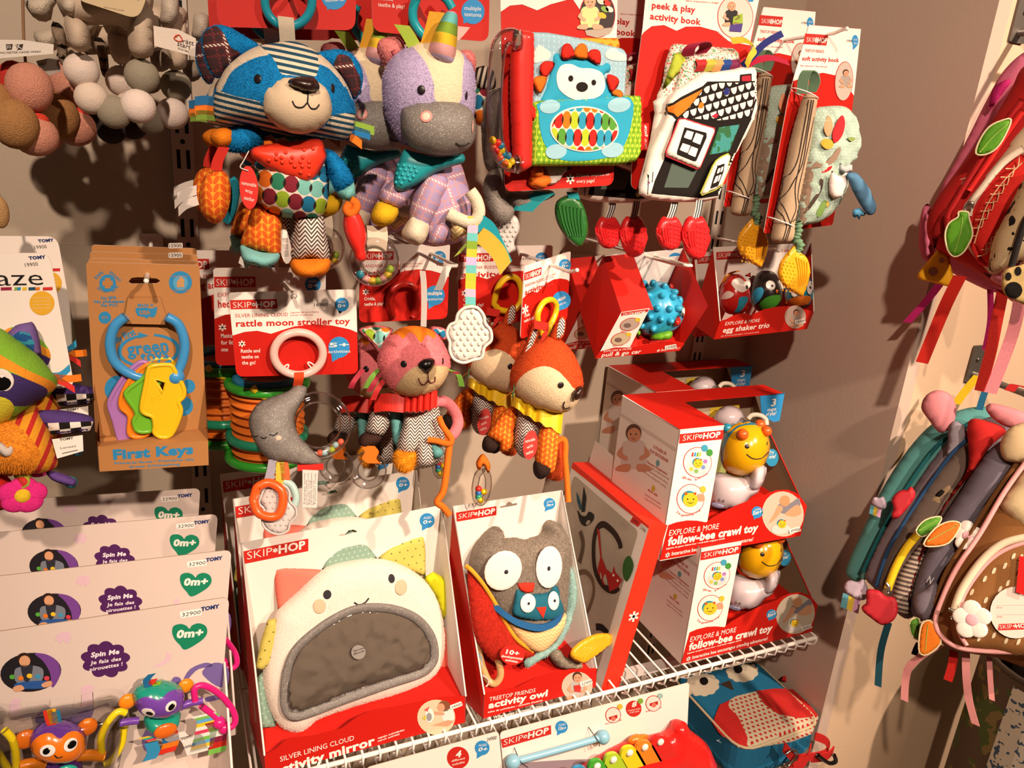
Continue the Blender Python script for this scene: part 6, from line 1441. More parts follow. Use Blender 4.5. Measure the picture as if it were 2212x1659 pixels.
# ================================================================ boxes standing on the wire shelf
GZ = SHELF_Z + 0.008
def tray_box(t, TL, TR, FL, FR, lip, z, base, back_art, front_art, hole=None):
    red = paper(RED); wh = paper(WHT)
    ex = nrm(TR - TL); e0 = nrm(np.array((ex[0], ex[1], 0)))
    GL, GR = (np.array((p[0], p[1] - .004, GZ)) for p in (FL, FR)); DL, DR = (np.array((p[0] + .004 * k, p[1] + .012, GZ)) for p, k in ((TL, 1), (TR, -1)))
    HL, HR = DL + (0, 0, FL[2] - GZ + .03), DR + (0, 0, FR[2] - GZ + .03)
    fb = Frame(DL, TR - TL, TL - DL)
    def back(m):
        a, b, c, d = (fb.p(*((p - fb.O) @ fb.ex, (p - fb.O) @ fb.ey)) for p in (TL, TR, DR, DL))
        q = [((p - fb.O) @ fb.ex, (p - fb.O) @ fb.ey) for p in (TL, TR, DR, DL)]
        m.slab(fb, q, -.0012, 0, wh, holes=[[fb.q(*p) for p in hole]] if hole else ()); back_art(m, fb)
    bits('back_panel', t, back)
    for T, D, G, F_, s in ((TL, DL, GL, FL, 1), (TR, DR, GR, FR, -1)):
        def side(m):
            m.add([p - e0 * s * .0008 for p in (T, D, G, F_)], [(0, 1, 2, 3)], red); m.add([p + e0 * s * .0006 for p in (T, D, G, F_)], [(0, 1, 2, 3)], wh); m.tube([T, F_], .0014, wh, seg=6)
        bits('side_panel', t, side)
    ff = Frame(GL, GR - GL, FL - GL)
    def front(m):
        q = [ff.q(*p) for p in lip] ; m.slab(ff, q + [((GR - GL) @ ff.ex, 0), (0, 0)], -.001, 0, red); front_art(m, ff)
    bits('front_lip', t, front)
    bits('tray_floor', t, lambda m: (m.add([FL - (0, 0, .012), FR - (0, 0, .012), HR, HL], [(0, 1, 2, 3)], red)))
    return fb, ff
def mirror_box():
    z = zM; P = lambda a, Y: at(*z(a)[0], Y)
    t = thing('mirror_box', 'front white open box holding the smiling cloud mirror toy', 'box', (.21, -.30, GZ))
    def back(m, f):
        m.ppoly(f, z('162 514 503 447 503 513 165 581'), 'bb2820', .0005); logo(m, f, *z((180, 558), (487, 498)), 17, .0008); bubble(m, f, *z((1130, 352))[0], 16, 'AGES', '0+', .0005, (-.35, 1.4))
    def front(m, f):
        m.text(f, 'SILVER LINING CLOUD', *z((355, 1625), (745, 1510)), 11, WHT, .0005); m.text(f, 'activity mirror', *z((318, 1702), (856, 1532)), 19, WHT, .0005, .04)
        m.text(f, 'espejo actividades', *z((870, 1505), (1010, 1460)), 4, WHT, .0005, .02); m.text(f, 'miroir activités', *z((870, 1521), (985, 1482)), 4, WHT, .0005, .02); m.text(f, 'Baby can play with our multi-sensory mirror!', *z((330, 1740), (826, 1588)), 8, WHT, .0005, .02)
        disc(m, f, *z((1178, 1390))[0], 41, 38, 'd0b89a', .0005); u, v = z((1215, 1350))[0]
        disc(m, f, u + 2, v - 8, 13, 12, '7a4a30', .0008); disc(m, f, u - 5, v - 5, 8, 9, 'c98f70', .001); m.ppoly(f, [(u + 2, v + 2), (u + 20, v - 2), (u + 22, v + 22), (u + 4, v + 26), (u - 4, v + 12)], 'd8d0c8', .0008, 3); m.ppoly(f, [(u - 28, v + 2), (u + 2, v + 6), (u + 2, v + 12), (u - 28, v + 10)], 'c98f70', .001); m.ppoly(f, [(u - 25, v + 34), (u + 10, v + 22), (u + 24, v + 24), (u + 10, v + 36)], 'c98f70', .001)
        disc(m, f, u - 30, v + 12, 10, 15, 'ded6cc', .0012); disc(m, f, u - 31, v + 15, 6, 9, '8a8a8a', .0014); m.ppoly(f, [(u - 42, v), (u - 30, v - 8), (u - 34, v + 4)], 'cf5a50', .0014); m.ppoly(f, [(u - 46, v + 18), (u - 38, v + 10), (u - 38, v + 22)], 'b9b03a', .0014)
        price(m, f, *z((1258, 1342), (1310, 1322)), 6, '24900', .002)
    fb, ff = tray_box(t, P((150, 472), -.28), P((1208, 273), -.246), P((272, 1592), -.374), P((1335, 1280), -.372), z('272 1592 330 1560 400 1500 520 1490 680 1450 760 1390 850 1350 960 1335 1080 1310 1200 1285 1335 1280'), z, None, back, front, z('660 432 675 420 690 424 700 412 715 404 730 404 745 398 760 405 758 416 745 418 680 436'))
    y = thing('cloud_mirror_toy', 'white smiling cloud plush with mirror tummy sitting in the front mirror box', 'plush toy', (.2, -.32, GZ + .05))
    fr = quad(z((325, 600))[0], z((1180, 420))[0], z((420, 1400))[0], -.272, -.245, -.325)
    wh = plush('ddd0c4', vary=.05, bump=.45)
    for k, (p, c, d) in enumerate((('575 612 590 560 650 480 725 395 765 410 820 470 868 555 720 620', cloth(dots('7f9c8b', 'a5bba9', .0085, .16), 'cloth_sage_dots'), -.004), ('868 555 935 495 1030 447 1114 418 1122 520 1122 650 1060 630 960 590', cloth(dots('bdb057', '57502c', .0135, .09), 'cloth_yellow_specks'), -.004), ('318 598 375 588 480 600 585 615 500 730 345 838 328 720', cloth('d9705f'), -.004),
                         ('1112 655 1165 622 1303 702 1290 745 1218 878 1180 760', cloth('c3c41c'), .008), ('1212 892 1235 920 1304 1090 1298 1128 1190 1140', cloth('d9604f'), .004), ('332 868 290 875 255 980 224 1132 262 1142 374 1050 348 950', MATS.get('cloth_yellow_specks'), .012), ('272 1140 235 1180 214 1290 225 1420 260 1452 340 1440 300 1300', MATS.get('cloth_sage_dots'), .0))):
        soft('spike', y, fr.shift(d), z(p), .007, c or cloth('bdb057'), res=.0045, smooth=0, flat=.012)
    bd = soft('body', y, fr.shift(.006), z('330 850 380 790 440 735 580 612 700 570 870 553 1000 588 1110 660 1180 760 1216 900 1219 1020 1190 1130 1100 1212 960 1270 760 1322 560 1392 485 1450 430 1466 370 1450 318 1390 280 1280 264 1160 285 1000'), .026, wh, res=.0045, flat=.04, fur=.0014)
    rim = z('400 1120 450 1020 550 930 640 870 740 825 860 812 980 830 1080 880 1145 965 1162 1060 1140 1115 1085 1155 930 1205 700 1285 530 1350 440 1375 395 1350 382 1270')
    fm = fr.shift(.034)
    bits('mirror_rim', y, lambda m: m.tube(spline([bd.on(a, b, .001) for a, b in rim], 5), .0088, mat('glitter_cloth'), True, 12, .6))
    def mir(m): m.slab(fm, [fm.q(a, b) for a, b in spline(rim, 5)], -.002, 0, mat('mirror_film', 'bdb0a0', rough=.2, metal=.5, bump=.2, bscale=22))
    mo = bits('mirror', y, mir); bits('plastic_film', y, lambda m: Puff(fm.shift(.001), rim, .004, .0005, .008, 4, rough=.003, flat=.05).into(m, clear('film'))).parent = mo
    bits('sticker', y, lambda m: (disc(m, fm.shift(.006), *z((768, 1048))[0], 15.5, col='8a847e', z=.0), m.text(fm.shift(.006), 'Please remove', *z((740, 1046), (800, 1028)), 4, '1c1816', .0004), m.text(fm.shift(.006), 'protective film', *z((742, 1062), (800, 1044)), 4, '1c1816', .0004)))
    gm = cloth('2d2b30')
    for c, a, b in (((603, 743), 8.3, 9.5), ((942, 658), 7, 8.8)): bits('eye', y, lambda m: button(m, bd, *z(c)[0], a, gm, .12, b))
    for c in ((562, 805), (992, 705)): bits('cheek', y, lambda m: button(m, bd, *z(c)[0], 13, cloth('d9aa8c'), .08, 15))
    bits('mouth', y, lambda m: stroke(m, bd, z('745 784 768 796 800 786 822 761'), .0011, gm))
    soft('strap', y, fr.shift(.012), z('600 1410 650 1437 760 1395 930 1335 942 1310 700 1370'), .008, cloth('a79fae'), res=.006)
    return t, y
mbx, mty = mirror_box()
TLz = at(*zM((150, 472))[0], -.28)
for (a, b), l1, l2 in ((((107, 240)), 'middle white mirror box, between the front and the rear one', 'second cloud mirror toy, its spikes above the front box'), ((33, 58), 'rearmost white mirror box, behind the hanging moon toy', 'rearmost cloud mirror toy, in the shade under the moon toy')):
    d = atz(*zM((a, b))[0], TLz[2]) - TLz; d[1] = min(d[1], .235); dup(mbx, d, l1); dup(mty, d, l2)

def owl_box():
    z = zL; P = lambda a, Y: at(*z(a)[0], Y)
    t = thing('owl_box', 'white and red open box holding the grey plush owl', 'box', (.5, -.30, GZ))
    def back(m, f):
        m.ppoly(f, z('76 206 344 163 344 222 82 266'), 'bb2820', .0005); logo(m, f, *z((90, 248), (332, 210)), 11, .0008); bubble(m, f, *z((697, 147))[0], 12.5, 'AGES', '3m+', .0005, (-.5, 1.4))
    def front(m, f):
        m.text(f, 'TREETOP FRIENDS', *z((296, 1458), (602, 1396)), 8.5, WHT, .0005); m.text(f, 'activity owl', *z((290, 1506), (682, 1422)), 13.5, WHT, .0005, .04); m.text(f, "búho de actividades • chouette d'activité", *z((288, 1536), (650, 1456)), 3.5, WHT, .0005, .02)
        asterisk(m, f, *z((296, 1572))[0], 4, .0005); m.text(f, 'Wings open to reveal hidden surprises!', *z((322, 1576), (768, 1472)), 6.5, WHT, .0005, .02)
        disc(m, f, *z((880, 1358))[0], 33.5, 31, 'b9ab98', .0005, -10); u, v = z((880, 1325))[0]; child(m, f, u, v - 2, 1.55, 'a9a49e', .0008); m.ppoly(f, z('855 1350 905 1345 900 1395 860 1390'), 'b8302a', .0018); price(m, f, *z((905, 1352), (972, 1328)), 6, '32900', .0024)
    tray_box(t, P((57, 166), -.28), P((778, 60), -.255), P((265, 1412), -.374), P((1010, 1240), -.368), z('265 1412 300 1398 350 1390 420 1378 480 1366 520 1345 560 1326 640 1293 740 1264 880 1246 1010 1240'), z, None, back, front, z('362 178 375 163 405 158 415 142 428 134 442 138 450 148 480 143 486 153 478 160 380 178'))
    o = thing('owl_toy', 'grey plush owl with huge white eyes holding a small teal owl in its pocket', 'plush toy', (.5, -.31, GZ + .05))
    fr = quad(z((250, 400))[0], z((780, 330))[0], z((450, 1150))[0], -.285, -.26, -.325)
    g = plush('877b6e', vary=.2)
    bd = soft('body', o, fr, z('180 570 195 480 228 410 285 335 330 297 372 315 382 372 470 372 545 384 655 345 664 292 692 254 742 275 792 332 822 420 818 540 812 660 795 800 770 950 700 1080 600 1130 480 1060 380 930 300 790 220 680'), .036, g, res=.0045, flat=.05, fur=.0045)
    wht = cloth('dcd3cc')
    for c, a, b, p, pa, pb_ in (((385, 590), 35, 35.5, (400, 594), 7.8, 7.3), ((690, 567), 27, 34.5, (681, 573), 6, 7.5)):
        e = bits('eye', o, lambda m: button(m, bd, *z(c)[0], a, wht, .10, b)); bits('pupil', o, lambda m: m.ball(bd.on(*z(p)[0], .0050), (.0042 * pa / 7.8, .0042 * pb_ / 7.8, .0016), cloth('2a2a30'), (fr.ex, fr.ey, fr.n), 14, 8)).parent = e
    soft('beak', o, fr.shift(.037), z('480 676 540 670 602 670 590 735 545 742 508 730'), .003, cloth('c9301f'), res=.0035, smooth=0, flat=.005)
    pk = soft('pocket', o, fr.shift(.030), z('345 822 400 880 480 935 600 960 700 940 780 885 806 850 790 960 700 1090 605 1135 500 1060 430 960'), .012, cloth(chevron('cfa068', 'd9b98a', .004, .006), 'cloth_orange_print'), res=.0045, smooth=3, flat=.02)
    bits('pocket_trim', o, lambda m: m.ribbon(path3(fr.shift(.043), z('342 826 400 882 480 932 600 962 700 945 775 895 806 842'), [-.012, 0, .004, .006, .004, -.002, -.012]), fr.ey * .0055, cloth('22598a'), .004)).parent = pk.obj
    by = soft('baby_owl', o, fr.shift(.036), z('455 882 465 790 474 730 490 714 540 742 630 742 700 726 712 690 735 682 760 710 768 780 795 860 760 905 650 925 540 918'), .012, cloth('1d5f72'), res=.004, smooth=3)
    for c, a, b, p in (((555, 808), 15.5, 16), ((725, 792), 12.5, 15.5)) and (((555, 808), 15.5, 16, (556, 810)), ((725, 792), 12.5, 15.5, (728, 791))):
        bits('eye', o, lambda m: (button(m, by, *z(c)[0], a, wht, .12, b))).parent = by.obj; bits('pupil', o, lambda m: m.ball(by.on(*z(p)[0], .0014), (.0028, .0028, .001), cloth('2a2a30'), (fr.ex, fr.ey, fr.n), 12, 8)).parent = by.obj
    bits('beak', o, lambda m: patch(m, by, z('608 836 676 831 654 908'), cloth('c9301f'), .001, 0)).parent = by.obj
    w = soft('wing', o, fr.shift(.024), z('152 600 165 568 190 592 260 680 330 790 400 920 480 1040 560 1100 606 1135 580 1162 470 1175 340 1192 250 1110 195 1000 165 800'), .016, plush('b32a1c', vary=.25, vscale=120), res=.0045, fur=.003)
    bits('lining_edge', o, lambda m: m.tube(path3(fr.shift(.034), z('166 572 190 600 262 690 332 800 402 930 482 1050 605 1138'), [-.01, 0, 0, 0, 0, 0, -.008]), .0035, cloth('d9952a'))).parent = w.obj
    soft('wing', o, fr.shift(.022), z('818 525 848 600 864 740 832 900 770 1050 700 1130 600 1192 542 1237 534 1190 600 1140 700 1068 768 950 800 850 806 700'), .014, plush('8fb3ac', vary=.15), res=.0045, fur=.003)
    def st(m):
        f3 = fr.shift(.046); m.slab(f3, [f3.q(*p) for p in ell(*z((450, 1152))[0], 26.5, 21.5, 8)], -.0005, 0, 'b8241c')
        m.text(f3, '10+', *z((405, 1142), (492, 1156)), 9, WHT, .0004, .03); m.text(f3, 'developmental', *z((376, 1164), (516, 1184)), 5, WHT, .0004, .015); m.text(f3, 'activities', *z((402, 1190), (484, 1204)), 5, WHT, .0004, .015)
    bits('sticker', o, st)
    rw = [fr.p(*fr.q(*z(p)[0]), d) for p, d in (((215, 1030), .012), ((262, 1060), .02), ((305, 1160), .024), ((318, 1250), .024), ((290, 1310), .02), ((258, 1290), .012), ((225, 1180), .008), ((208, 1080), .008))]
    bits('wooden_ring', o, lambda m: m.tube(spline(rw, 5), .0058, mat('beech_wood', 'c99c68', rough=.4, coat=.3, vary=.1, vscale=90), True, 12))
    bits('cord', o, lambda m: m.tube(path3(fr.shift(.02), z('250 1285 285 1310 292 1340 275 1362')), .0014, cloth('d8b0a8')))
    bits('tassel', o, lambda m: [m.tube(path3(fr.shift(.012), z(p)), .0018, cloth('86a3b0')) for p in ('225 1140 245 1180 250 1230', '300 1150 325 1170 335 1190')])
    kn = cloth(blotch('766b5c', 'cfc5b4', 520, .66), 'cloth_grey_seeds')
    soft('knot', o, fr.shift(.032), z('700 1140 760 1115 800 1160 860 1190 925 1200 920 1230 820 1248 760 1240 720 1200'), .013, kn, res=.0045, rough=.007)
    f3 = fr.shift(.055); tf = soft('leaf_teether', o, f3, z('838 1165 850 1108 920 1050 1010 1010 1100 1010 1133 1025 1110 1072 1040 1130 960 1188 902 1206'), .005, plastic('dd9d1c', rough=.4), res=.004, smooth=3, flat=.006)
    bits('leaf_ribs', o, lambda m: [stroke(m, tf, z((862 + i * 20, 1162 + i * 4), (960 + i * 18, 1080 + i * 4), (1075 + i * 8, 1028 + i * 8)), .0011, plastic('dd9d1c', rough=.4)) for i in range(4)]).parent = tf.obj
owl_box()

def letter_box():
    z = zK; q = lambda p: at(*z(p)[0], -.362)
    a, b, c, d = q((690, 215)), q((838, 205)), q((280, 1604)), q((430, 1562)); D = np.array((0, .265, 0)); red = paper('e0301c')
    t = thing('letter_print_box', 'tall thin red edged box with a printed letter C, leaning beside the bee boxes', 'box', c)
    fl = Frame(c, (0, -1, 0), a - c)
    fL = Frame(c, (0, -1, 0), a - c)
    def body(m):
        m.hexa([c, d, d + D, c + D, a, b, b + D, a + D], red); H = (a - c) @ fL.ey
        m.poly(fL, [(-.265, 0), (0, 0), (0, H), (-.265, H)], WHT, .0004); m.poly(fL, [(-.265, H - .012), (-.0, H - .004), (0, H), (-.265, H)], red, .0007)
    bits('carton', t, body)
    def art(m):
        W = mat('clear_window_bag', 'a89c8c', rough=.18, coat=.5); H = (a - c) @ fL.ey
        m.poly(fL, rpoly([(-.25, .02), (-.022, .02), (-.022, H - .02), (-.25, H - .02)], .012), W, .001)
        zl = zL; f2 = fL.shift(.0014)
        def strk(px, w, col):
            P = spline([fL.q(*p) for p in px], 6, False); L = []; Rr = []
            for i in range(len(P)):
                tt = nrm(P[min(i + 1, len(P) - 1)] - P[max(i - 1, 0)]); n_ = np.array((-tt[1], tt[0])); ww = w[0] + (w[1] - w[0]) * i / len(P); L.append(P[i] + n_ * ww); Rr.append(P[i] - n_ * ww)
            for i in range(len(P) - 1): m.poly(fL, [L[i], L[i + 1], Rr[i + 1], Rr[i]], col, .0016)
        strk(zl('1175 445 1165 400 1125 335 1060 285 1015 320 995 420 1000 560 1030 650 1080 708 1130 722 1162 700'), (.006, .006), '2a1b18')
        m.ppoly(fL, zl('1018 308 1036 325 1050 500 1082 582 1120 612 1130 556 1142 602 1186 655 1160 702 1102 732 1086 640 1062 692 1046 650 1020 595 1040 500'), 'a3241f', .002)
        for p in ('1075 615 1085 660 1080 690 1060 650', '1040 600 1052 630 1045 650'): m.ppoly(fL, zl(p), 'a89c8c', .0024, 3)
        disc(m, fL, *zl((1158, 658))[0], 2.2, 2.8, WHT, .0026); disc(m, fL, *zl((1130, 622))[0], 2.2, 2.8, WHT, .0026)
        m.ppoly(fL, zl('888 190 915 225 945 228 965 200 998 222 990 262 945 297 908 272'), '14181c', .002, 3); m.ppoly(fL, zl('930 30 948 110 938 200 915 205 920 120'), '14181c', .002); m.ppoly(fL, zl('882 66 900 110 925 185 905 190 885 130'), '1f5260', .002); m.ppoly(fL, zl('945 275 965 255 975 270 955 290'), 'a89c8c', .0023, 3)
        m.ppoly(fL, zl('1190 560 1210 505 1240 497 1262 555 1245 620 1215 665 1192 622'), '2f5a28', .002, 3)
        strk(zl('890 610 940 600 985 650 995 740 960 850 900 930'), (.005, .004), '6d5844'); strk(zl('905 330 925 420 900 540'), (.006, .006), '5a4a3c'); strk(zl('1010 965 1050 970 1090 1010'), (.006, .006), '1c1412')
        price(m, fL, *zl((1252, 262), (1295, 290)), 8, '22900', .003, 'd8302a'); m.text(fL, '21900', *zl((1308, 312), (1340, 340)), 7, '3a3330', .0026)
    bits('window', t, art)
    ff = Frame(c, d - c, a - c); bits('star_mark', t, lambda m: asterisk(m, ff, *z((560, 948))[0], 10.5, .0006, w=.2))
    fh = [a + (.002, .0, .002), a + D + (.002, 0, .002)]
    bits('hang_flap', t, lambda m: m.add([b + (-.001, .004, .0), b + D - (.001, 0, 0), b + D + (.008, 0, .045), b + (.008, .004, .030)], [(0, 1, 2, 3)], paper('d5cac0')))
letter_box()

def bee_box(label):
    z = zJ; q = lambda p, Y=-.36: at(*z(p)[0], Y)
    bl, br = q((680, 1560)), q((1690, 1385)); zb = (bl[2] + br[2]) / 2; x0, x1 = bl[0], q((1735, 1170))[0] - .012; zt = q((840, 625))[2]; zt2 = zt; y0, y1 = -.36, -.188
    xl = q((840, 625))[0] - x0; w = q((1142, 595))[0] - x0
    t = thing('bee_box', label, 'box', ((x0 + x1) / 2, y0, zb)); red, wh = paper(RED), paper(WHT)
    bw = .055; xr = at(*z((1575, 362))[0], y1 - bw)[0]; xb = at(*z((1430, 268))[0], y1)[0]
    F0 = Frame((x0, y0, zb), (1, 0, 0), (0, 0, 1)); FL_ = Frame((x0, y1, zb), (0, -1, 0), (0, 0, 1)); H = zt - zb; W = x1 - x0; FT = Frame((x0, y1, zt), (1, 0, 0), (0, -1, 0))
    def left(m):
        m.box(FL_, 0, y1 - y0, 0, H, -.0012, 0, wh); f = FL_
        u, v = z((495, 690))[0]; child(m, f, u, v, 2.6, 'cfc0b8', .0004, '5a3826', 'c68a6c')
        m.poly(f, [(0, .2), (y1 - y0, .2), (y1 - y0, .206), (0, .206)], 'cfc2b8', .0003)
        for s_, a, b, h in (('3 STAGES OF', (636, 755), (728, 810), 7), ('PLAY ENCOURAGE:', (612, 782), (742, 862), 7), ('Discovery & Exploration', (592, 862), (735, 950), 5)): m.text(f, s_, *z(a, b), h, 'b52a22', .0005, .02)
        for i, s_ in enumerate(('Create a healthy curiosity and prompt', 'cognitive development by looking,', 'listening, reaching and crawling')): m.text(f, s_, *z((566, 870 + 30 * i), (750 - 12 * i, 985 + 28 * i)), 4, 'a8584e', .0005)
        disc(m, f, *z((668, 864))[0], 4, 7, '6a9aa5', .0005); disc(m, f, *z((636, 1046))[0], 4, 6.5, 'c9b03a', .0005); m.text(f, 'Motor skills', *z((598, 1062), (665, 1105)), 5, 'b52a22', .0005, .02)
        for i, s_ in enumerate(('Developing and playing strengthens', 'large and small muscles')): m.text(f, s_, *z((575, 1090 + 30 * i), (690, 1165 + 30 * i)), 4, 'a8584e', .0005)
    bits('left_panel', t, left)
    def column(m):
        m.box(F0, 0, w, 0, H, -.0012, 0, wh); f = F0
        m.ppoly(f, z('825 655 1138 625 1132 692 818 724'), 'bb2820', .0004); logo(m, f, *z((842, 703), (1110, 676)), 11.5, .0007)
        for c, r in (((950, 858), 31), ((900, 1120), 30)): disc(m, f, *z(c)[0], r, r * 1.07, 'b52a22', .0004); disc(m, f, *z(c)[0], r - 1.4, r * 1.07 - 1.4, 'e3dad0', .0006)
        m.ppoly(f, z('875 875 900 850 950 850 1010 855 1025 885 1010 925 980 945 930 940 885 925'), 'c9c2c0', .0008, 4)
        for p, c in (((905, 905), 'c9b44a'), ((940, 920), '7aa55a'), ((990, 892), '6f86c0'), ((1005, 850), 'a86fb0')): disc(m, f, *z(p)[0], 4.5, 4.5, c, .001)
        bee2(m, f, z((952, 865))[0], 10, .0012); bee2(m, f, z((898, 1125))[0], 16, .001); m.ppoly(f, z('945 1090 990 1085 1000 1130 955 1135'), 'c98f70', .0009, 3)
        for i, k in enumerate(('c4382a', '2c84be', '5f9a2c', 'c9b03a')): m.ppoly(f, z((905 + i * 18, 815), (912 + i * 18, 785), (922 + i * 18, 785), (918 + i * 18, 815)), k, .001)
        for p, c, r in (((1000, 755), '3f92ac', 7), ((1035, 787), '3f8a3a', 7), ((987, 1050), 'c9b03a', 6.5)): disc(m, f, *z(p)[0], r, r * 1.1, c, .0012)
        for s_, A in (('Lights, music', (840, 968, 905, 990)), ('& movement', (935, 990, 1026, 940)), ('2-in-1', (798, 1215, 832, 1245)), ('developmental', (835, 1246, 925, 1235)), ('toy', (935, 1225, 975, 1200))): m.text(f, s_, *z(A[:2], A[2:]), 5, 'b52a22', .0006, .01)
    bits('front_column', t, column)
    d = y1 - y0
    def top(m):
        m.slab(FT, [(0, 0), (xb - x0, 0), (xr - x0, bw), (w + .004, bw), (w, d), (0, d)], -.0012, 0, red); m.tube([(x0, y0, zt), (x0 + w, y0, zt)], .001, wh, seg=6); m.tube([(x0, y1, zt), (x0, y0, zt)], .001, wh, seg=6)
        m.ppoly(FT, z('748 510 800 470 860 462 920 480 960 490 1010 520 1018 555 960 578 880 575 800 550'), 'dcd2ca', .0006, 4); bee2(m, FT, z((880, 515))[0], 18, .001, .42)
        for p, k in (((830, 545), 'c9b44a'), ((925, 558), '7aa55a'), ((970, 535), '6f86c0')): disc(m, FT, *z(p)[0], 5, 3, k, .0012)
        for i, k in enumerate(('c4382a', '2c84be', '5f9a2c', 'c9b03a')): m.ppoly(FT, z((740 + i * 2, 470 + i * 7), (790, 482 + i * 5), (790, 486 + i * 5), (738 + i * 2, 476 + i * 7)), k, .001)
    bits('top_panel', t, top)
    FB = Frame((x0, y1, zb), (1, 0, 0), (0, 0, 1))
    bits('back_panel', t, lambda m: (m.box(FB, 0, W, 0, H, -.0012, 0, paper('b5a58c')), m.ppoly(FB, z('1040 470 1250 435 1250 480 1040 540'), 'cdb53a', .0006), m.poly(FB, ell(W * .88, H * .33, .04, .05), '8fa05f', .0006)))
    f3 = Frame((x0, y1 - bw, zb), (1, 0, 0), (0, 0, 1))
    def blue(m):
        o = z('1400 382 1576 362 1540 560 1500 570 1440 540 1410 500'); m.pslab(f3, o, -.001, 0, BLU); m.text(f3, '3', *z((1475, 455), (1508, 452)), 15, WHT, .0005, .02); m.text(f3, 'stages', *z((1450, 492), (1512, 485)), 7, WHT, .0005, .01); m.text(f3, 'of play!', *z((1440, 525), (1512, 515)), 7, WHT, .0005, .01)
    bits('corner_panel', t, blue)
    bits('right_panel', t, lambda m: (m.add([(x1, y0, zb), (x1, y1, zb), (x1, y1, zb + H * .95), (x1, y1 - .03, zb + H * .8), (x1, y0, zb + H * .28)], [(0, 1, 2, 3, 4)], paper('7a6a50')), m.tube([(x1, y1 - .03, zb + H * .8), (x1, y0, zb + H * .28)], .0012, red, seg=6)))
    bits('try_me_bubble', t, lambda m: (disc(m, f3.shift(.05), *z((1485, 825))[0], 14, 19, '2f86ae', 0), m.text(f3.shift(.05), 'Try', *z((1462, 805), (1498, 795)), 8, WHT, .0004, .01), m.text(f3.shift(.05), 'me!', *z((1462, 832), (1508, 826)), 8, WHT, .0004, .02)))
    ff = F0.shift(.001)
    def lip(m):
        m.pslab(ff, z('680 1560 745 1310 800 1290 880 1276 950 1278 1015 1290 1060 1255 1140 1212 1240 1165 1330 1130 1420 1105 1460 1080 1520 1060 1600 1056 1660 1080 1700 1120 1735 1170 1690 1385'), -.001, 0, red, smooth=0)
        m.text(ff, 'EXPLORE & MORE', *z((745, 1385), (1100, 1334)), 12, WHT, .0004); m.text(ff, 'follow-bee crawl toy', *z((735, 1454), (1380, 1350)), 16.5, WHT, .0004, .045); m.text(ff, 'juguete de gateo follow-bee • rouli-balle magique abeille', *z((725, 1482), (1146, 1408)), 3.4, WHT, .0004, .02)
        asterisk(m, ff, *z((736, 1522))[0], 5, .0004); m.text(ff, 'Interactive bee encourages crawling adventures!', *z((764, 1526), (1346, 1420)), 8, WHT, .0004, .015)
        disc(m, ff, *z((1378, 1215))[0], 12, 12.5, BLU, .0004); m.ppoly(ff, z('1345 1230 1358 1268 1385 1248'), BLU, .0003); m.text(ff, 'AGES', *z((1358, 1205), (1402, 1196)), 4, WHT, .0007); m.text(ff, '5m+', *z((1344, 1236), (1408, 1222)), 8, WHT, .0007, .03)
        disc(m, ff, *z((1562, 1228))[0], 45, 49, 'bfb09c', .0004, -10); u, v = z((1575, 1120))[0]
        disc(m, ff, u, v + 4, 11, 12, 'c08a62', .0008); m.ppoly(ff, [(u - 14, v + 12), (u + 10, v + 10), (u + 30, v - 2), (u + 32, v + 18), (u + 10, v + 30), (u - 8, v + 30)], '7d7880', .0006, 4); m.ppoly(ff, [(u - 14, v + 14), (u - 4, v + 22), (u - 26, v + 48), (u - 34, v + 50), (u - 24, v + 34)], 'c9946f', .0007, 3); m.ppoly(ff, [(u + 28, v + 12), (u + 36, v + 30), (u + 20, v + 38), (u + 2, v + 34), (u + 4, v + 28)], 'c9946f', .0007, 3)
        m.poly(ff, [ff.q(a, b) for a, b in ell(*z((1545, 1335))[0], 20, 11, -8)], 'cfc5bc', .001); bee2(m, ff, z((1555, 1300))[0], 9, .0012); price(m, ff, *z((1612, 1358), (1680, 1342)), 6, '49900', .002)
        m.add([(x0, y0, zb + .035), (x1, y0, zb + .05), (x1, y1, zb + .055), (x0, y1, zb + .05)], [(0, 1, 2, 3)], red)
    bits('tray', t, lip)
    return t
def bee2(m, f, c, r, zz, sq=1.0):
    """a printed round bee face"""
    u, v = c; disc(m, f, u - r * .2, v - r * .25 * sq, r * .98, r * .98 * sq, '2a7f95', zz); disc(m, f, u, v, r, r * .95 * sq, 'd8b52a', zz + .0002)
    for k in (-1, 1): disc(m, f, u + k * r * .4, v - r * .1 * sq, r * .1, col='1c1512', z=zz + .0004); disc(m, f, u + k * r * .62, v - r * .85 * sq, r * .2, r * .2 * sq, 'c9561c', zz + .0004)
    m.ppoly(f, [(u - r * .5, v + r * .2 * sq), (u, v + r * .52 * sq), (u + r * .5, v + r * .2 * sq), (u, v + r * .42 * sq)], '1c1512', zz + .0004, 3)
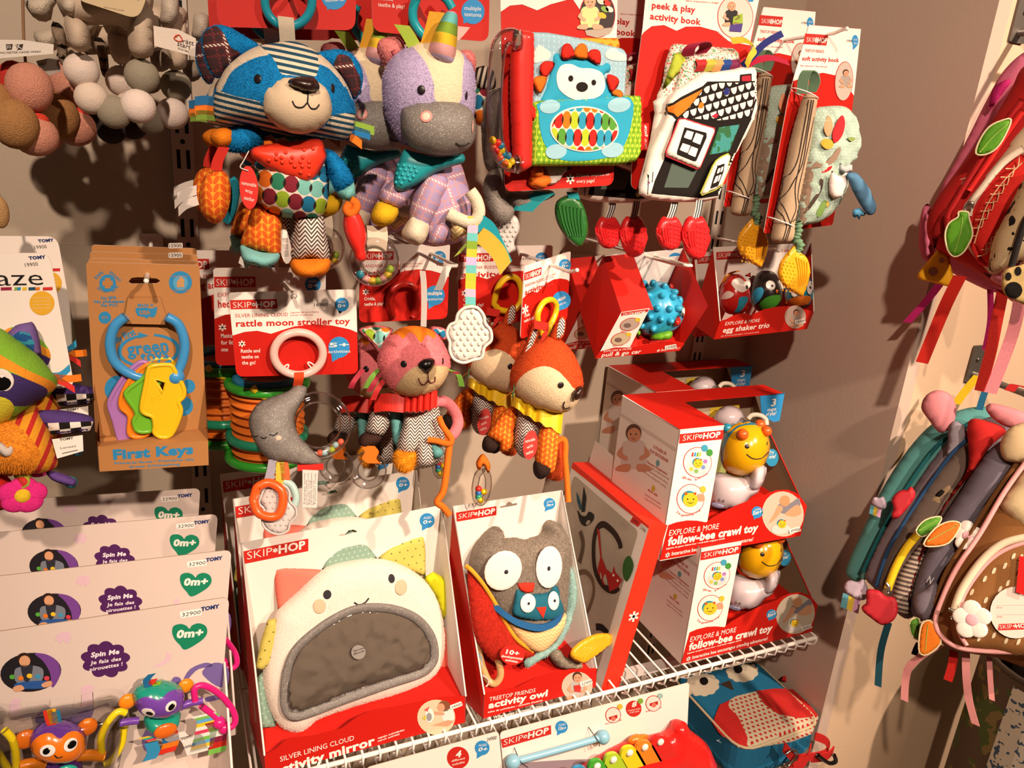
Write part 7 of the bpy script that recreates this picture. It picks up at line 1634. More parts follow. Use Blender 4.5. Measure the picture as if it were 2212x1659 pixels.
def bee_toy(label):
    z = zJ; t = thing('bee_crawl_toy', label, 'toy', at(*z((1230, 1190))[0], -.31)); fr = facing(*z((1300, 760))[0], -.30); pearl = mat('pearl_plastic', 'c5b8bc', rough=.25, coat=.5)
    bits('cloud_body', t, lambda m: [Puff(fr.shift(d), z(p), h, h, .005, 5).into(m, pearl) for p, h, d in (('1050 960 1120 930 1250 960 1380 930 1440 880 1442 950 1400 1010 1390 1070 1330 1110 1262 1182 1150 1197 1060 1170 1030 1110', .035, -.006), ('1100 480 1180 450 1260 480 1290 560 1240 640 1140 620 1060 560', .03, -.05), ('1340 900 1430 880 1432 980 1380 1060 1320 1040', .03, .004))])
    hd = soft('head', t, fr, z('1110 720 1130 650 1180 590 1260 560 1340 565 1420 600 1460 670 1472 760 1440 860 1380 925 1300 957 1230 952 1160 920 1115 850'), .05, mat('bee_head', '237088', [('m0', 'd29a0c'), ('m1', 'd29a0c')], rough=.2, coat=.45), res=.0045,
              masks=[z('1135 830 1150 740 1190 660 1250 605 1340 590 1420 605 1500 660 1500 900 1380 960 1250 965 1160 930'), z('1160 640 1230 580 1320 566 1320 578 1240 595 1180 645')])
    for c, k, r in (((1275, 660), 'c9561c', .0105), ((1398, 590), 'c9561c', .010), ((1443, 637), 'c9561c', .0095), ((1165, 615), '237f98', .009)): bits('antenna', t, lambda m: m.ball(hd.on(*z(c)[0], .004) if c[0] < 1420 else fr.p(*fr.q(*z(c)[0]), .02), r, plastic(k, rough=.25)))
    for c, a, b in (((1307, 745), 5, 5), ((1451, 722), 2.5, 5.5)): bits('eye', t, lambda m: button(m, hd, *z(c)[0], a, EYE, .3, b))
    bits('smile', t, lambda m: stroke(m, hd, z('1303 800 1350 832 1410 829 1460 785'), .001, BLK))
    loop(t, 'handle_loop', fr.shift(-.01), z('1315 545 1345 520 1400 522 1440 550 1445 590'), .0045, plastic('d5cbb8'))
    for c in ((1075, 1130), (1110, 1120), (1140, 1128)): bits('printed_symbol', t, lambda m: m.tube([fr.p(*fr.q(*p), .028) for p in [z((c[0] + 6 * math.cos(i), c[1] + 8 * math.sin(i)))[0] for i in np.linspace(0, 6.28, 9)[:-1]]], .0005, BLK, True, 5))
    bits('switch', t, lambda m: m.ball(fr.p(*fr.q(*z((1100, 1158))[0]), .030), (.012, .005, .003), plastic('6f6a80'), (fr.ex, fr.ey, fr.n)))
    return t
bb = bee_box('upper front bee toy box, stacked on the box on the shelf edge'); bt = bee_toy('yellow faced bee toy in the upper front bee box')
P0 = at(*zJ((840, 625))[0], -.36)
dn = at(*zK((1105, 515))[0], -.371) - P0; dn[2] = GZ - ORIGIN[bb.name][2]
dup(bb, dn, 'lower bee toy box standing at the front edge of the wire shelf'); dup(bt, dn, 'yellow faced bee toy in the lower bee box at the shelf edge')
db = atz(*zJ((597, 318))[0], P0[2]) - P0; db[1] = .174
dup(bb, db, 'rear upper bee toy box, partly under the hanging hedgehog car box'); dup(bt, db, 'bee toy in the rear upper box, mostly hidden by the box in front')
dup(bb, np.array((db[0] + .02, db[1], dn[2])), 'rear lower bee toy box, dim behind the lower front bee box')

# ================================================================ lower left boxes and the things under the shelf
def scallop(cx, cy, rx, ry, n, k=.14, rot=0): return [(cx + rx * (1 + k * abs(math.sin(n * a / 2)) - k) * math.cos(a + rot), cy + ry * (1 + k * abs(math.sin(n * a / 2)) - k) * math.sin(a + rot)) for a in np.linspace(0, 2 * math.pi, n * 8 + 1)[:-1]]
def tomy_box(label):
    z = zN; t = thing('monkey_toy_box', label, 'box', (-.08, -.44, .735))
    fb = quad(z((100, 853))[0], z((1303, 672))[0], z((100, 1640))[0], -.455, -.415, -.475); H = fb.q(*z((700, 762))[0])[1]
    x0, x1 = fb.q(*z((-560, 950))[0])[0], fb.q(*z((1318, 800))[0])[0]; yb = fb.q(*z((700, 1800))[0])[1]; yt = fb.q(*z((1303, 672))[0])[1]; ya = fb.q(*z((100, 853))[0])[1]
    wh = paper('cbbbb2'); PU, LI, SH = '4a1f55', 'cfb0bd', '6a5a94'
    def art(m):
        m.slab(fb, rpoly([(x0, yb), (x1, yb), (x1, yt), (x0, ya)], [0, 0, .010, .010]), -.0015, 0, wh, '9a8468'); f = fb
        m.text(f, 'TOMY', *z((1163, 750), (1270, 731)), 8, '1d2f66', .0004, .06); price(m, f, *z((1052, 783), (1160, 765)), 8.5, '32900', .0004, 'efe6df')
        m.ppoly(f, z('1072 974 1040 945 1010 912 996 872 1005 836 1045 824 1078 834 1097 852 1112 832 1150 820 1188 834 1200 866 1188 898 1150 932'), '157a58', .0004, 3); m.text(f, '0m+', *z((1018, 905), (1172, 893)), 16, WHT, .0007, .05)
        m.poly(f, [f.q(*p) for p in scallop(*z((610, 1030))[0], 54, 40, 9, .17, .2)], PU, .0004)
        for s_, a, b, h, bd in (('Spin Me', (525, 1017), (690, 995), 10, .04), ('Je fais des', (522, 1060), (700, 1034), 8, .02), ('pirouettes !', (518, 1098), (708, 1064), 8, .02)): m.text(f, s_, *z(a, b), h, 'e6d9e0', .0007, bd)
        disc(m, f, *z((178, 1104))[0], 66, 42, '1d1a20', .0004, -6); m.ppoly(f, z('200 995 270 1000 330 1040 350 1100 330 1160 300 1190 290 1110 250 1040'), '6d3f8a', .0006, 4)
        u, v = z((140, 1035))[0]; disc(m, f, u, v - 4, 16, 13, '2d1c16', .0008); disc(m, f, u + 1, v + 1, 12, 12, 'c9946f', .001); m.ppoly(f, z('85 1090 130 1070 200 1065 250 1090 230 1160 100 1165'), '6f7480', .0008, 4); m.ppoly(f, z('120 1068 150 1062 190 1066 170 1150 140 1150'), '2a2a33', .001, 3); m.ppoly(f, z('95 1165 240 1150 290 1165 250 1195 100 1195'), '28508f', .001, 3)
        for p in ('75 1190 120 1175 140 1200 90 1215', '240 1170 290 1150 300 1175 255 1190'): m.ppoly(f, z(p), 'c9946f', .0012, 3)
        for i, k in enumerate(('4f9a3a', 'd2701c', 'd8b52a', '3a8ab0', 'c43a4a')): disc(m, f, *z((70 + i * 50, 1128 + 8 * math.sin(i * 2)))[0], 6, 5, k, .0014)
        for p in ('318 925 335 880 395 868 412 905 385 940 365 915 350 942 335 920', '468 1215 480 1185 530 1178 545 1200 510 1225 480 1228', '888 1070 930 1045 955 1030 965 992 988 995 988 1030 950 1060 905 1075', '58 1285 75 1255 118 1258 115 1290 70 1295'): m.ppoly(f, z(p), LI, .0004, 3)
        m.ppoly(f, z('1060 1150 1100 1085 1180 1050 1225 1055 1222 1072 1150 1085 1100 1130 1078 1160'), SH, .0004, 3); m.ppoly(f, z('1170 1100 1240 1048 1318 1075 1318 1180 1270 1190 1205 1150'), SH, .0004, 3); m.ppoly(f, z('1190 1250 1260 1230 1300 1180 1318 1190 1290 1250 1200 1275'), SH, .0004, 3)
        m.ppoly(f, z('205 1370 250 1310 340 1300 470 1310 540 1290 530 1360 470 1400 300 1420 215 1400'), '77689c', .0005, 4); m.ppoly(f, z('840 1440 860 1420 900 1450 890 1540 840 1560 820 1500'), '77689c', .0005, 4); m.ppoly(f, z('990 1160 1010 1130 1045 1140 1050 1190 1010 1200'), SH, .0006, 4)
    bits('back_panel', t, art)
    e = fb.p(x1, yt - .085, 0); g = fb.p(x1, yb, 0)
    o_ = g + fb.n * .075
    bits('side_panel', t, lambda m: (m.add([e, g, o_, o_ + (0, 0, .03)], [(0, 1, 2, 3)], paper('e0d3cb')), m.add([p + fb.ex * .0012 for p in (e, g, o_, o_ + (0, 0, .03))], [(3, 2, 1, 0)], paper('e0d3cb')), m.tube([e, o_ + (0, 0, .03)], .0016, paper('ece0d8'), seg=6)))
    bits('front_lip', t, lambda m: m.add([fb.p(x0, yb, .075), o_, o_ + (0, 0, .03), fb.p(x0, yb, .075) + (0, 0, .03)], [(0, 1, 2, 3)], wh)); bits('base', t, lambda m: m.add([fb.p(x0, yb, 0), g, o_, fb.p(x0, yb, .075)], [(0, 1, 2, 3)], wh))
    return t, fb
def monkeys(fb, label):
    z = zN; t = thing('monkey_stroller_toy', label, 'plush toy', fb.p(*fb.q(*z((600, 1600))[0]), .03)); f = fb.shift(.022)
    def monkey(name, hd, masks, cols, ears, eyes, smile, body, belly, ec, tuft, d):
        fr = f.shift(d); k = mat('monkey_' + name, cols[0], [('m0', cols[1])], rough=.22, coat=.5)
        h = soft('head', t, fr, z(hd), .022, k, res=.0035, masks=[z(masks)])
        for c, r in ears: bits('ear', t, lambda m: m.ball(fr.p(*fr.q(*z(c)[0]), -.004), (r * .00022, r * .00022, .005), plastic(ec), (fr.ex, fr.ey, fr.n)))
        for c, a, b in eyes: bits('eye', t, lambda m: (button(m, h, *z(c)[0], a, plastic('e0d8d2'), .12, b), button(m, h, *z((c[0] + 6, c[1] + 3))[0], a * .72, mat('eye_gloss', '0d0b0b', rough=.12), .22, b * .72), button(m, h, *z((c[0] + 14, c[1] - 14))[0], a * .2, plastic('e0d8d2'), .9)))
        if smile: bits('smile', t, lambda m: stroke(m, h, z(smile), .0006, BLK))
        soft('body', t, fr.shift(-.004), z(body), .018, plastic(cols[0]), res=.0045); 
        bits('belly', t, lambda m: m.ball(fr.p(*fr.q(*z(belly[0])[0]), .012), (belly[1], belly[2], .004), plastic(belly[3]), (fr.ex, fr.ey, fr.n)))
        for c, p in tuft: bits('tuft', t, lambda m: m.ribbon(path3(fr.shift(.006), z(p)), fr.ex * .004, cloth(c, rough=.5)))
        return fr
    a = monkey('teal', '768 1235 800 1195 870 1165 960 1158 1040 1180 1068 1225 1060 1280 1020 1330 930 1360 840 1352 785 1310', '762 1320 790 1270 850 1245 920 1265 980 1215 1050 1205 1070 1240 1062 1300 1020 1345 930 1375 840 1370', ('1b8f7a', '6a3f9c'), (((742, 1285), 42), ((1080, 1193), 40)), (((858, 1337), 15, 12.5), ((990, 1302), 12.5, 12)), None,
               '850 1350 950 1345 1040 1330 1040 1390 1000 1440 920 1465 850 1440 832 1390', ((945, 1410), .0125, .009, 'd2651c'), 'e0831a', (('1d5f8f', '860 1190 850 1150 880 1115'), ('c9301f', '890 1175 880 1160 890 1145'), ('7fae2c', '905 1180 910 1165 915 1160')), .004)
    b = monkey('purple', '168 1500 200 1440 270 1400 360 1390 440 1405 490 1450 502 1510 480 1570 420 1605 330 1618 240 1605 185 1570', '172 1545 215 1480 290 1455 345 1490 400 1450 460 1450 498 1500 485 1575 420 1620 320 1630 215 1605', ('5a2f86', 'e07318'), (((150, 1505), 48), ((508, 1433), 46)), (((275, 1560), 17, 14.5), ((410, 1525), 16, 15)), '315 1585 335 1600 362 1592',
               '250 1610 340 1615 450 1590 480 1660 470 1760 260 1760 240 1680', ((370, 1655), .0125, .010, '1f9a86'), 'e07318', (('c9301f', '300 1410 285 1370 275 1325'), ('d8a81c', '315 1400 305 1360 295 1320'), ('1d6f96', '330 1395 325 1360 320 1330')), .012)
    yl, mg = plastic('e0c81a'), plastic('cf1f74')
    for p, k, d in (('590 1590 585 1490 620 1400 680 1335 728 1340', yl, .012), ('718 1420 705 1520 650 1610 600 1640', yl, .004), ('25 1440 70 1490 92 1580 95 1690', yl, .012), ('-20 1560 30 1640 60 1680', yl, .004), ('1130 1270 1128 1200 1180 1182 1270 1230 1345 1320 1362 1390 1330 1425 1290 1405', mg, .008), ('1290 1405 1230 1350 1165 1300', mg, .008)): loop(t, 'linking_ring', f.shift(d), z(p), .0038, k)
    bits('ring_knuckle', t, lambda m: [m.ball(f.p(*f.q(*z(c)[0]), .010), .0075, mg) for c in ((1285, 1400), (1255, 1370))])
    loop(t, 'arm', f.shift(.006), z('690 1400 740 1390 800 1385'), .0042, plastic('6a3f9c')); loop(t, 'arm', f.shift(.006), z('1040 1310 1090 1285 1170 1270'), .0042, plastic('6a3f9c')); loop(t, 'arm', f.shift(.012), z('440 1590 520 1585 600 1590'), .006, plastic('e0831a')); loop(t, 'arm', f.shift(.012), z('110 1650 180 1635 260 1640'), .006, plastic('e0831a'))
    for p, k, w in (('1165 1340 1200 1360 1190 1430 1160 1540', bands(['cfd6cf', '6fae4a', '5a9fc9', 'd8b52a', 'cfd6cf', 'c43a5a'], .028), .013), ('1230 1380 1260 1440 1250 1560', bands(['b0241c', '6fae4a', 'cfd6cf', '7a1f3a'], .03), .010), ('1000 1450 1035 1480 1100 1470 1140 1560', None, .012), ('975 1440 985 1500 960 1560', bands(['c9301f', '1d5f8f', 'd2701c'], .02), .009), ('870 1500 885 1550 860 1600', None, .007), ('825 1470 855 1475 880 1490', bands(['d8b52a', '1f9a86', 'c43a5a'], .012), .005)):
        kk = cloth(k, 'cloth_tag_%d' % (w * 1000), rough=.5) if k else cloth('d8d0ca' if w > .01 else '2d84b0'); bits('fabric_tag', t, lambda m: m.ribbon(path3(f.shift(.006), z(p), .004), f.ex * w, kk))
    fl = f.shift(.014); bits('label_print', t, lambda m: (m.text(fl, 'TOMY', *z((1045, 1500), (1120, 1478)), 6, '2a2523', .0), m.text(fl, 'LAMAZE', *z((1060, 1550), (1130, 1530)), 6, '2a2523', .0)))
    return t
tb, tfr = tomy_box('frontmost white toy box with the heart mark, holding linked plastic monkeys'); mk = monkeys(tfr, 'chain of teal and purple toy monkeys on the frontmost white box')
bits('clear_blister', mk, lambda m: Puff(tfr.shift(.002), zN('-60 1320 60 1290 250 1265 480 1235 640 1195 730 1235 745 1400 700 1600 600 1760 -60 1760'), .040, .0, .012, 4, flat=.04, rough=.004).into(m, clear('film')))
TR = tfr.p(*tfr.q(*zN((1303, 672))[0]))
for i, (p, w_) in enumerate((((1318, 398), 'second'), ((1240, 190), 'third'), ((1140, 40), 'fourth and rearmost'))):
    d = atz(*zN(p)[0], TR[2] + .004 * (i + 1)) - TR; dup(tb, d, w_ + ' white heart marked toy box in the row at lower left'); 
    if i < 2: dup(mk, d, 'monkey toy chain in the %s white box, only its magenta ring showing' % w_, skip=('clear_blister', 'back_shadow'))
wire_shelf(-1.0, .035, -.60, -.05, .715, 'white wire shelf under the row of white monkey toy boxes')

def card(name, label, cs, Y, art, th=.0015, r=.008):
    t = thing(name, label, 'box', at(*cs[3], Y)); fc = quad(cs[0], cs[1], cs[3], Y); m = MB(); m.pslab(fc, cs, -th, 0, WHT, 'cbbfae', r=r); art(m, fc); m.build('printed_card', t); return t, fc
z = zO
def xart(m, f):
    m.ppoly(f, z('510 546 760 475 762 520 519 589'), 'bb2820', .0004); logo(m, f, *z((524, 575), (747, 512)), 12, .0007); bubble(m, f, *z((813, 484))[0], 13.5, 'AGES', '12m+', .0004, (-.4, 1.4))
    for c, k in (((1070, 425), 'd8ccc2'), ((1172, 393), 'b52a22'), ((1270, 367), 'd8ccc2')): disc(m, f, *z(c)[0], 17, 17.5, 'b52a22', .0004); disc(m, f, *z(c)[0], 15.5, 16, k, .0006)
    m.text(f, '8', *z((1160, 385), (1184, 380)), 10, WHT, .0009, .03); m.text(f, 'musical notes', *z((1142, 406), (1204, 394)), 3.5, WHT, .0009); m.text(f, 'a full scale', *z((1150, 416), (1198, 407)), 3.5, WHT, .0009)
    for c, k in (((1103, 382), 'c9a83a'), ((1205, 354), '6f9a3a'), ((1303, 328), '8fb0a8')): disc(m, f, *z(c)[0], 6, 6, k, .001)
    for c in ((1070, 430), (1272, 362)): m.ppoly(f, z((c[0] - 22, c[1] + 4), (c[0] + 20, c[1] - 8), (c[0] + 20, c[1] + 10), (c[0] - 20, c[1] + 18)), 'a3241f', .0008); disc(m, f, *z((c[0], c[1] + 12))[0], 5, 5, 'd86a5a', .001)
    m.text(f, 'Fine motor skills', *z((1030, 474), (1112, 452)), 4, 'b52a22', .0004); m.text(f, 'Rolls up and down', *z((1232, 412), (1310, 390)), 4, 'b52a22', .0004)
    m.ppoly(f, z('560 690 800 650 1000 640 1100 600 1250 560 1420 520 1420 700 560 900'), '8f8088', .0003, 3)
xt, xf = card('xylophone_pack', 'white printed card under the shelf carrying the toy xylophone and mallet', z('506 512 1450 264 1420 900 560 1040'), -.385, xart)
f = xf.shift(.012); lb = plastic('7fb0c4')
ml = thing('toy_mallet', 'light blue plastic mallet tied across the xylophone card', 'mallet', f.p(*f.q(*z((800, 600))[0])))
bits('shaft', ml, lambda m: m.tube(path3(f, z('575 658 800 598 1018 535')), .0058, lb)); bits('knob', ml, lambda m: m.ball(f.p(*f.q(*z((572, 657))[0])), (.013, .0125, .012), lb, (f.ex, f.ey, f.n))); bits('knob', ml, lambda m: m.ball(f.p(*f.q(*z((1020, 535))[0])), (.012, .0125, .012), lb, (f.ex, f.ey, f.n)))
bits('tie', ml, lambda m: (m.tube(path3(f, z('592 612 600 640 636 668'), [-.011, .007, .008]), .0007, BLK), m.tube(path3(f, z('963 508 985 540 990 565'), [-.011, .008, .008]), .0007, BLK)))
xy = thing('toy_xylophone', 'red toy xylophone with rainbow bars below the wire shelf', 'xylophone', f.p(*f.q(*z((1200, 690))[0]))); f = xf.shift(.018)
soft('body', xy, f, z('1345 520 1368 480 1400 458 1432 462 1455 500 1530 560 1568 630 1590 720 1560 900 1350 960 800 960 700 850 800 740 950 680 1150 570'), .030, plastic('c9201c', rough=.2), res=.006, smooth=3, flat=.05)
soft('wheel', xy, f.shift(-.005), z('1140 570 1160 535 1210 522 1250 530 1240 600 1160 640'), .012, plastic('d2701c'), res=.005)
for i, (c, k) in enumerate((((900, 705), '2d84b0'), ((985, 672), '3f9a2c'), ((1066, 640), 'a3c02a'), ((1147, 606), 'd8c41c'), ((1222, 578), 'dd7a1c'), ((1300, 552), 'c9201c'))):
    fk = f.shift(.024); x, y = c
    bits('bar', xy, lambda m: m.slab(fk, rpoly([fk.q(*p) for p in z((x - 46, y + 18), (x - 30, y - 22), (x + 12, y - 32), (x + 42, y - 10), (x + 190, y + 250), (x + 100, y + 280))], .008), -.003, .003, plastic(k, rough=.3)))
    bits('screw', xy, lambda m: m.ball(fk.p(*fk.q(*z((x, y))[0]), .004), (.0068, .0068, .004), plastic('ddd5cc'), (fk.ex, fk.ey, fk.n)))
def mart(m, f):
    m.text(f, '24900', *z((440, 556), (488, 545)), 8, '2a2523', .0006); bubble(m, f, *z((418, 588))[0], 16, 'AGES', '0+', .0004, (-.4, 1.5)); disc(m, f, *z((298, 637))[0], 24, 24, 'b8241c', .0004)
    m.text(f, '4', *z((284, 636), (312, 630)), 13, WHT, .0008, .04); m.text(f, 'different', *z((265, 658), (332, 642)), 4.5, WHT, .0008, .01); m.text(f, 'melodies', *z((268, 676), (330, 661)), 4.5, WHT, .0008, .01)
card('melody_pack', 'white toy card with a red melodies dot, left of the xylophone card', z('-160 690 500 506 540 900 -100 1060'), -.39, mart)

def lunch_bag():
    z = zO; ZB = .50; t = thing('owl_lunch_bag', 'blue owl lunch bag with round eyes lying face up under the shelf', 'bag', atz(*z((1760, 400))[0], ZB - .1))
    A = atz(*z((1720, 600))[0], ZB); f = Frame(A, (1, 0, 0), (0, 1, 0)); bl = cloth('1d6488', vary=.1)
    P = lambda s: [f.q(*p) for p in z(s)]
    top = rpoly(P('1372 235 1782 148 2108 455 1712 606'), [.02, .02, .035, .045])
    bits('body', t, lambda m: (m.slab(f, top, -.06, -.006, bl), Puff(f.shift(-.058), [(x, y - .002) for x, y in top], .004, .045, .012, 0, local=True, flat=.03).into(m, bl)))
    pf = soft('face', t, f.shift(-.008), top, .014, bl, hb=.004, res=.007, smooth=0, local=True, flat=.03)
    bits('piping', t, lambda m: m.tube([f.p(x, y, -.004) for x, y in top], .0026, cloth('b9a988'), True))
    for c, a, b, p, pr in (((1515, 275), 86, 58, (1522, 262), 21), ((1712, 210), 82, 54, (1692, 203), 21)):
        e = bits('eye', t, lambda m: patch(m, pf, z(*scallop(c[0], c[1], a, b, 11, .10)), cloth('c9bda6'), .0015, 0)); bits('pupil', t, lambda m: patch(m, pf, z(*ell(p[0], p[1], pr, pr * .9, 10, 14)), cloth('15100e'), .0035, 0)).parent = e
    bits('beak', t, lambda m: patch(m, pf, z('1603 274 1652 255 1670 304'), cloth('3a2a20'), .0018, 0))
    bits('pocket', t, lambda m: patch(m, pf, z('1570 470 1600 385 1680 335 1790 308 1900 308 2000 350 2092 440 2060 520 1960 560 1750 595 1700 580 1610 530'), cloth(dots('b5a88f', 'a3231f', .012, .26), 'cloth_red_dots'), .002, 0))
    for s in ('1562 470 1600 382 1650 358 1640 390 1690 440 1738 545 1735 600 1690 580 1600 525', '1782 312 1880 300 1965 305 2045 380 2090 435 2000 446 1890 425 1820 375'): bits('pocket_wing', t, lambda m: patch(m, pf, z(s), cloth('b02420'), .004, 0))
    g = Frame(at(*z((1990, 600))[0], -.46), (1, 0, 0), (0, 0, 1)); rd = cloth('b3221f')
    for p, w in (('1920 585 1960 640 1940 700', .012), ('2075 530 2120 545 2140 600 2080 620 1990 640', .009), ('2060 640 2120 620 2165 600', .010), ('2050 590 2020 640 1960 690', .012)): bits('strap', t, lambda m: m.ribbon(path3(g, z(p), [.0, .006, .0, .004, 0][:len(p.split()) // 2]), g.ey * w, rd, .0025))
    loop(t, 'clip', g.shift(.012), z('1930 620 1960 600 1985 612 1975 640 1940 680 1925 670'), .0022, mat('steel', 'b5aca3', rough=.25, metal=1.0)); loop(t, 'buckle', g.shift(.01), z('2090 625 2120 650 2150 665 2178 655 2170 625'), .004, plastic('120f0e'))
    bits('side_mark', t, lambda m: m.text(f.shift(-.03), 'Z', *z((1580, 560), (1606, 572)), 9, 'a8b8c0', .004))
    soft('red_loop', t, Frame(atz(*z((1900, 250))[0], ZB), (1, 0, 0), (0, 0, 1)), z('1900 245 1925 230 1960 235 2000 265 2050 300 2060 330 2000 310 1940 275'), .006, rd, res=.006, smooth=3)
    return t
lunch_bag()
wire_shelf(.10, 1.10, -.47, -.03, .375, 'lower white wire shelf under the lunch bag and the xylophone')

# ================================================================ backpacks on the front wall, right of the alcove
def bagframe(p, Y, z, yaw=None): return facing(*z(p)[0], Y, yaw)
def puffs(t, z, items):
    o = None
    for name, f, d, px, h, m, kw in items: o = soft(name, t, f.shift(d), z(px), h, m, **kw)
    return o
K6 = dict(res=.006); KS = dict(res=.006, smooth=3); KF = dict(res=.004, smooth=3, flat=.004)
def straps(t, f, z, items):
    for px, k, w, zz in items: bits('strap', t, lambda m: m.ribbon(path3(f, z(px), zz), f.ex * w * .55, cloth(k, bump=.5, bscale=1500), .0018))
def pink_bag():
    z = zQ; t = thing('pink_backpack', 'pink backpack at the back of the upper stack, its edge and magenta straps showing', 'backpack', at(*z((480, 1000))[0], -.47)); f = bagframe((800, 600), -.475, z)
    pk, mg = cloth('c96a86'), cloth('a01a5a')
    puffs(t, z, [('body', f, 0, '1000 20 905 25 800 120 720 260 640 420 560 570 520 640 470 760 430 850 440 960 500 1030 640 1110 780 1165 1000 1180', .03, pk, K6), ('side_bulge', f, .004, '445 740 415 785 402 930 425 1005 470 1010 475 900 470 800', .018, pk, K6), ('ear', f, .03, '740 240 760 190 820 155 840 165 800 220 750 290 735 290', .01, mg, K6)])
    straps(t, f.shift(.02), z, [('510 1110 440 1200 348 1302', 'a01a5a', .0115, .0), ('740 1150 740 1300 715 1440', 'a01a5a', .008, -.01)])
    ch = soft('cheese_tag', t, f.shift(.10), z('490 958 548 985 570 1105 560 1137 480 1118 394 1096 400 1068 445 1015'), .003, cloth('e0a51c', rough=.5), res=.004, smooth=0, flat=.004)
    for c, r in (((470, 1062), 22), ((511, 1009), 14)): bits('cheese_hole', t, lambda m: patch(m, ch, z(*ell(c[0], c[1], r, r, n=14)), cloth('9a6a58'), .0006, 0))
pink_bag()
def leaf_tag(t, f, z, px, c, vein):
    o = soft('leaf_tag', t, f, z(px), .0022, cloth(c, rough=.45), **KF); m = MB(); m.tube([f.p(*f.q(*p), .0) for p in spline([np.array(q) for q in z(px)], 3)], .0013, cloth('d5c8a0'), True, 6); m.build('edge_binding', o.obj.parent).parent = o.obj
    bits('stitching', t, lambda m: stroke(m, o, z(vein), .0006, cloth('8fb04a'))).parent = o.obj
def red_bag():
    z = zQ; t = thing('red_backpack', 'red backpack with feather print pocket and green leaf zip pulls', 'backpack', at(*z((560, 1080))[0], -.53)); f = bagframe((820, 700), -.54, z); rd = cloth('a81d1c', vary=.1)
    puffs(t, z, [('body', f, 0, '1060 60 900 95 840 200 750 350 650 500 545 640 465 760 440 850 465 935 560 1000 700 1080 790 1140 1060 1180', .05, rd, dict(res=.007, flat=.06)),
                 ('side_pocket', f, .042, '470 860 520 770 555 760 570 800 560 900 500 900 480 960 465 900', .008, cloth('96191a'), K6),
                 ('cream_edge', f, .042, '1060 230 900 360 780 520 680 650 600 760 575 830 640 960 720 1050 790 1110 1060 1130', .016, cloth('b9a88c'), dict(res=.007, flat=.03)),
                 ('front_pocket', f, .055, '1060 440 900 500 800 570 700 690 650 790 640 900 670 980 720 1040 1060 1060', .018, cloth('c3261f', vary=.15), dict(res=.007, flat=.03))])
    fp = f.shift(.068)
    for px, k, r in (('900 480 800 550 710 660 655 740 640 800', 'cfc2ae', .005), ('895 515 800 590 715 690 655 800 645 900 680 990 725 1030', 'b31d1b', .003), ('890 250 800 380 700 530 600 690 540 800 545 880', '8f1516', .004), ('895 300 810 420 720 560 640 680', 'c22', .004)): bits('piping', t, lambda m: m.tube(path3(fp.shift(-.006), z(px)), r, cloth(k if len(k) == 6 else 'b8201d')))
    def feather(m):
        w = cloth('d9b48a'); 
        for s in ('895 545 800 640 720 760 665 930', '890 760 850 820 790 900 720 980'): m.tube(path3(fp.shift(.008), z(s)), .0008, w, seg=5)
        for i in range(9):
            x, y = 868 - i * 24, 572 + i * 40; m.tube(path3(fp.shift(.008), z((x - 55, y + 5), (x, y), (x + 8, y - 50)), n=2), .0007, w, seg=5)
        for i in range(7):
            x, y = 850 - i * 22, 800 + i * 30; m.tube(path3(fp.shift(.008), z((x - 40, y + 10), (x, y), (x + 5, y - 45)), n=2), .0007, w, seg=5)
    bits('feather_print', t, feather); bits('side_mark', t, lambda m: m.text(f.shift(.052), 'Z', *z((603, 652), (640, 640)), 12, 'b8a8a0', .003))
    leaf_tag(t, fp.shift(.004), z, '838 346 790 352 735 380 692 440 672 505 720 510 770 480 810 420', '4f8a1f', '830 360 760 420 690 500'); leaf_tag(t, fp.shift(.012), z, '592 780 635 782 640 810 657 880 640 930 610 975 570 992 540 960 527 890 545 835 588 805', '4f8a1f', '610 800 600 880 572 970')
    loop(t, 'zip_pull', fp.shift(.008), z('620 770 630 745 655 740 650 765'), .0025, mat('steel', 'b5aca3'))
    straps(t, f.shift(.035), z, [('600 1080 540 1200 480 1340 418 1492', 'c0261b', .0155, [.01, .016, .006, 0]), ('800 1150 770 1300 740 1450 692 1625', 'b0241b', .0135, 0)])
red_bag()
def dalmatian_bag():
    z = zQ; t = thing('spotted_backpack', 'cream backpack with black spots in front of the red one, black paw zip pull', 'backpack', at(*z((800, 1060))[0], -.60)); f = bagframe((880, 850), -.62, z)
    sp = cloth(blotch('b9a580', '14100e', 62, .60), 'cloth_black_spots', vary=.05)
    puffs(t, z, [('body', f, 0, '1080 540 960 560 890 640 840 740 790 840 752 920 733 1030 742 1066 790 1064 860 1030 1080 1000', .035, sp, dict(res=.007, flat=.04)), ('base', f, -.012, '705 1065 760 1075 860 1040 1060 1020 1060 1140 860 1130 780 1125', .02, cloth('c47a86'), K6)])
    pw = soft('paw_tag', t, f.shift(.045), z('800 1062 830 1045 870 1035 960 1030 960 1220 880 1210 820 1180 795 1140'), .003, cloth('b9a068'), **KF)
    for c, a, b in (((850, 1150), 42, 40), ((826, 1085), 15, 20), ((872, 1060), 16, 22), ((930, 1070), 16, 22)): bits('paw_pad', t, lambda m: patch(m, pw, z(*ell(c[0], c[1], a, b, n=16)), cloth('14100e'), .001, 0))
    loop(t, 'zipper', f.shift(.038), z('1000 700 920 800 880 900 840 1040'), .004, cloth('1c1715'))
    straps(t, f.shift(-.01), z, [('885 1120 870 1250 830 1400 740 1635', 'd08088', .0135, [.02, .01, 0, 0])])
dalmatian_bag()
steel = mat('steel', 'b5aca3', rough=.25, metal=1.0)
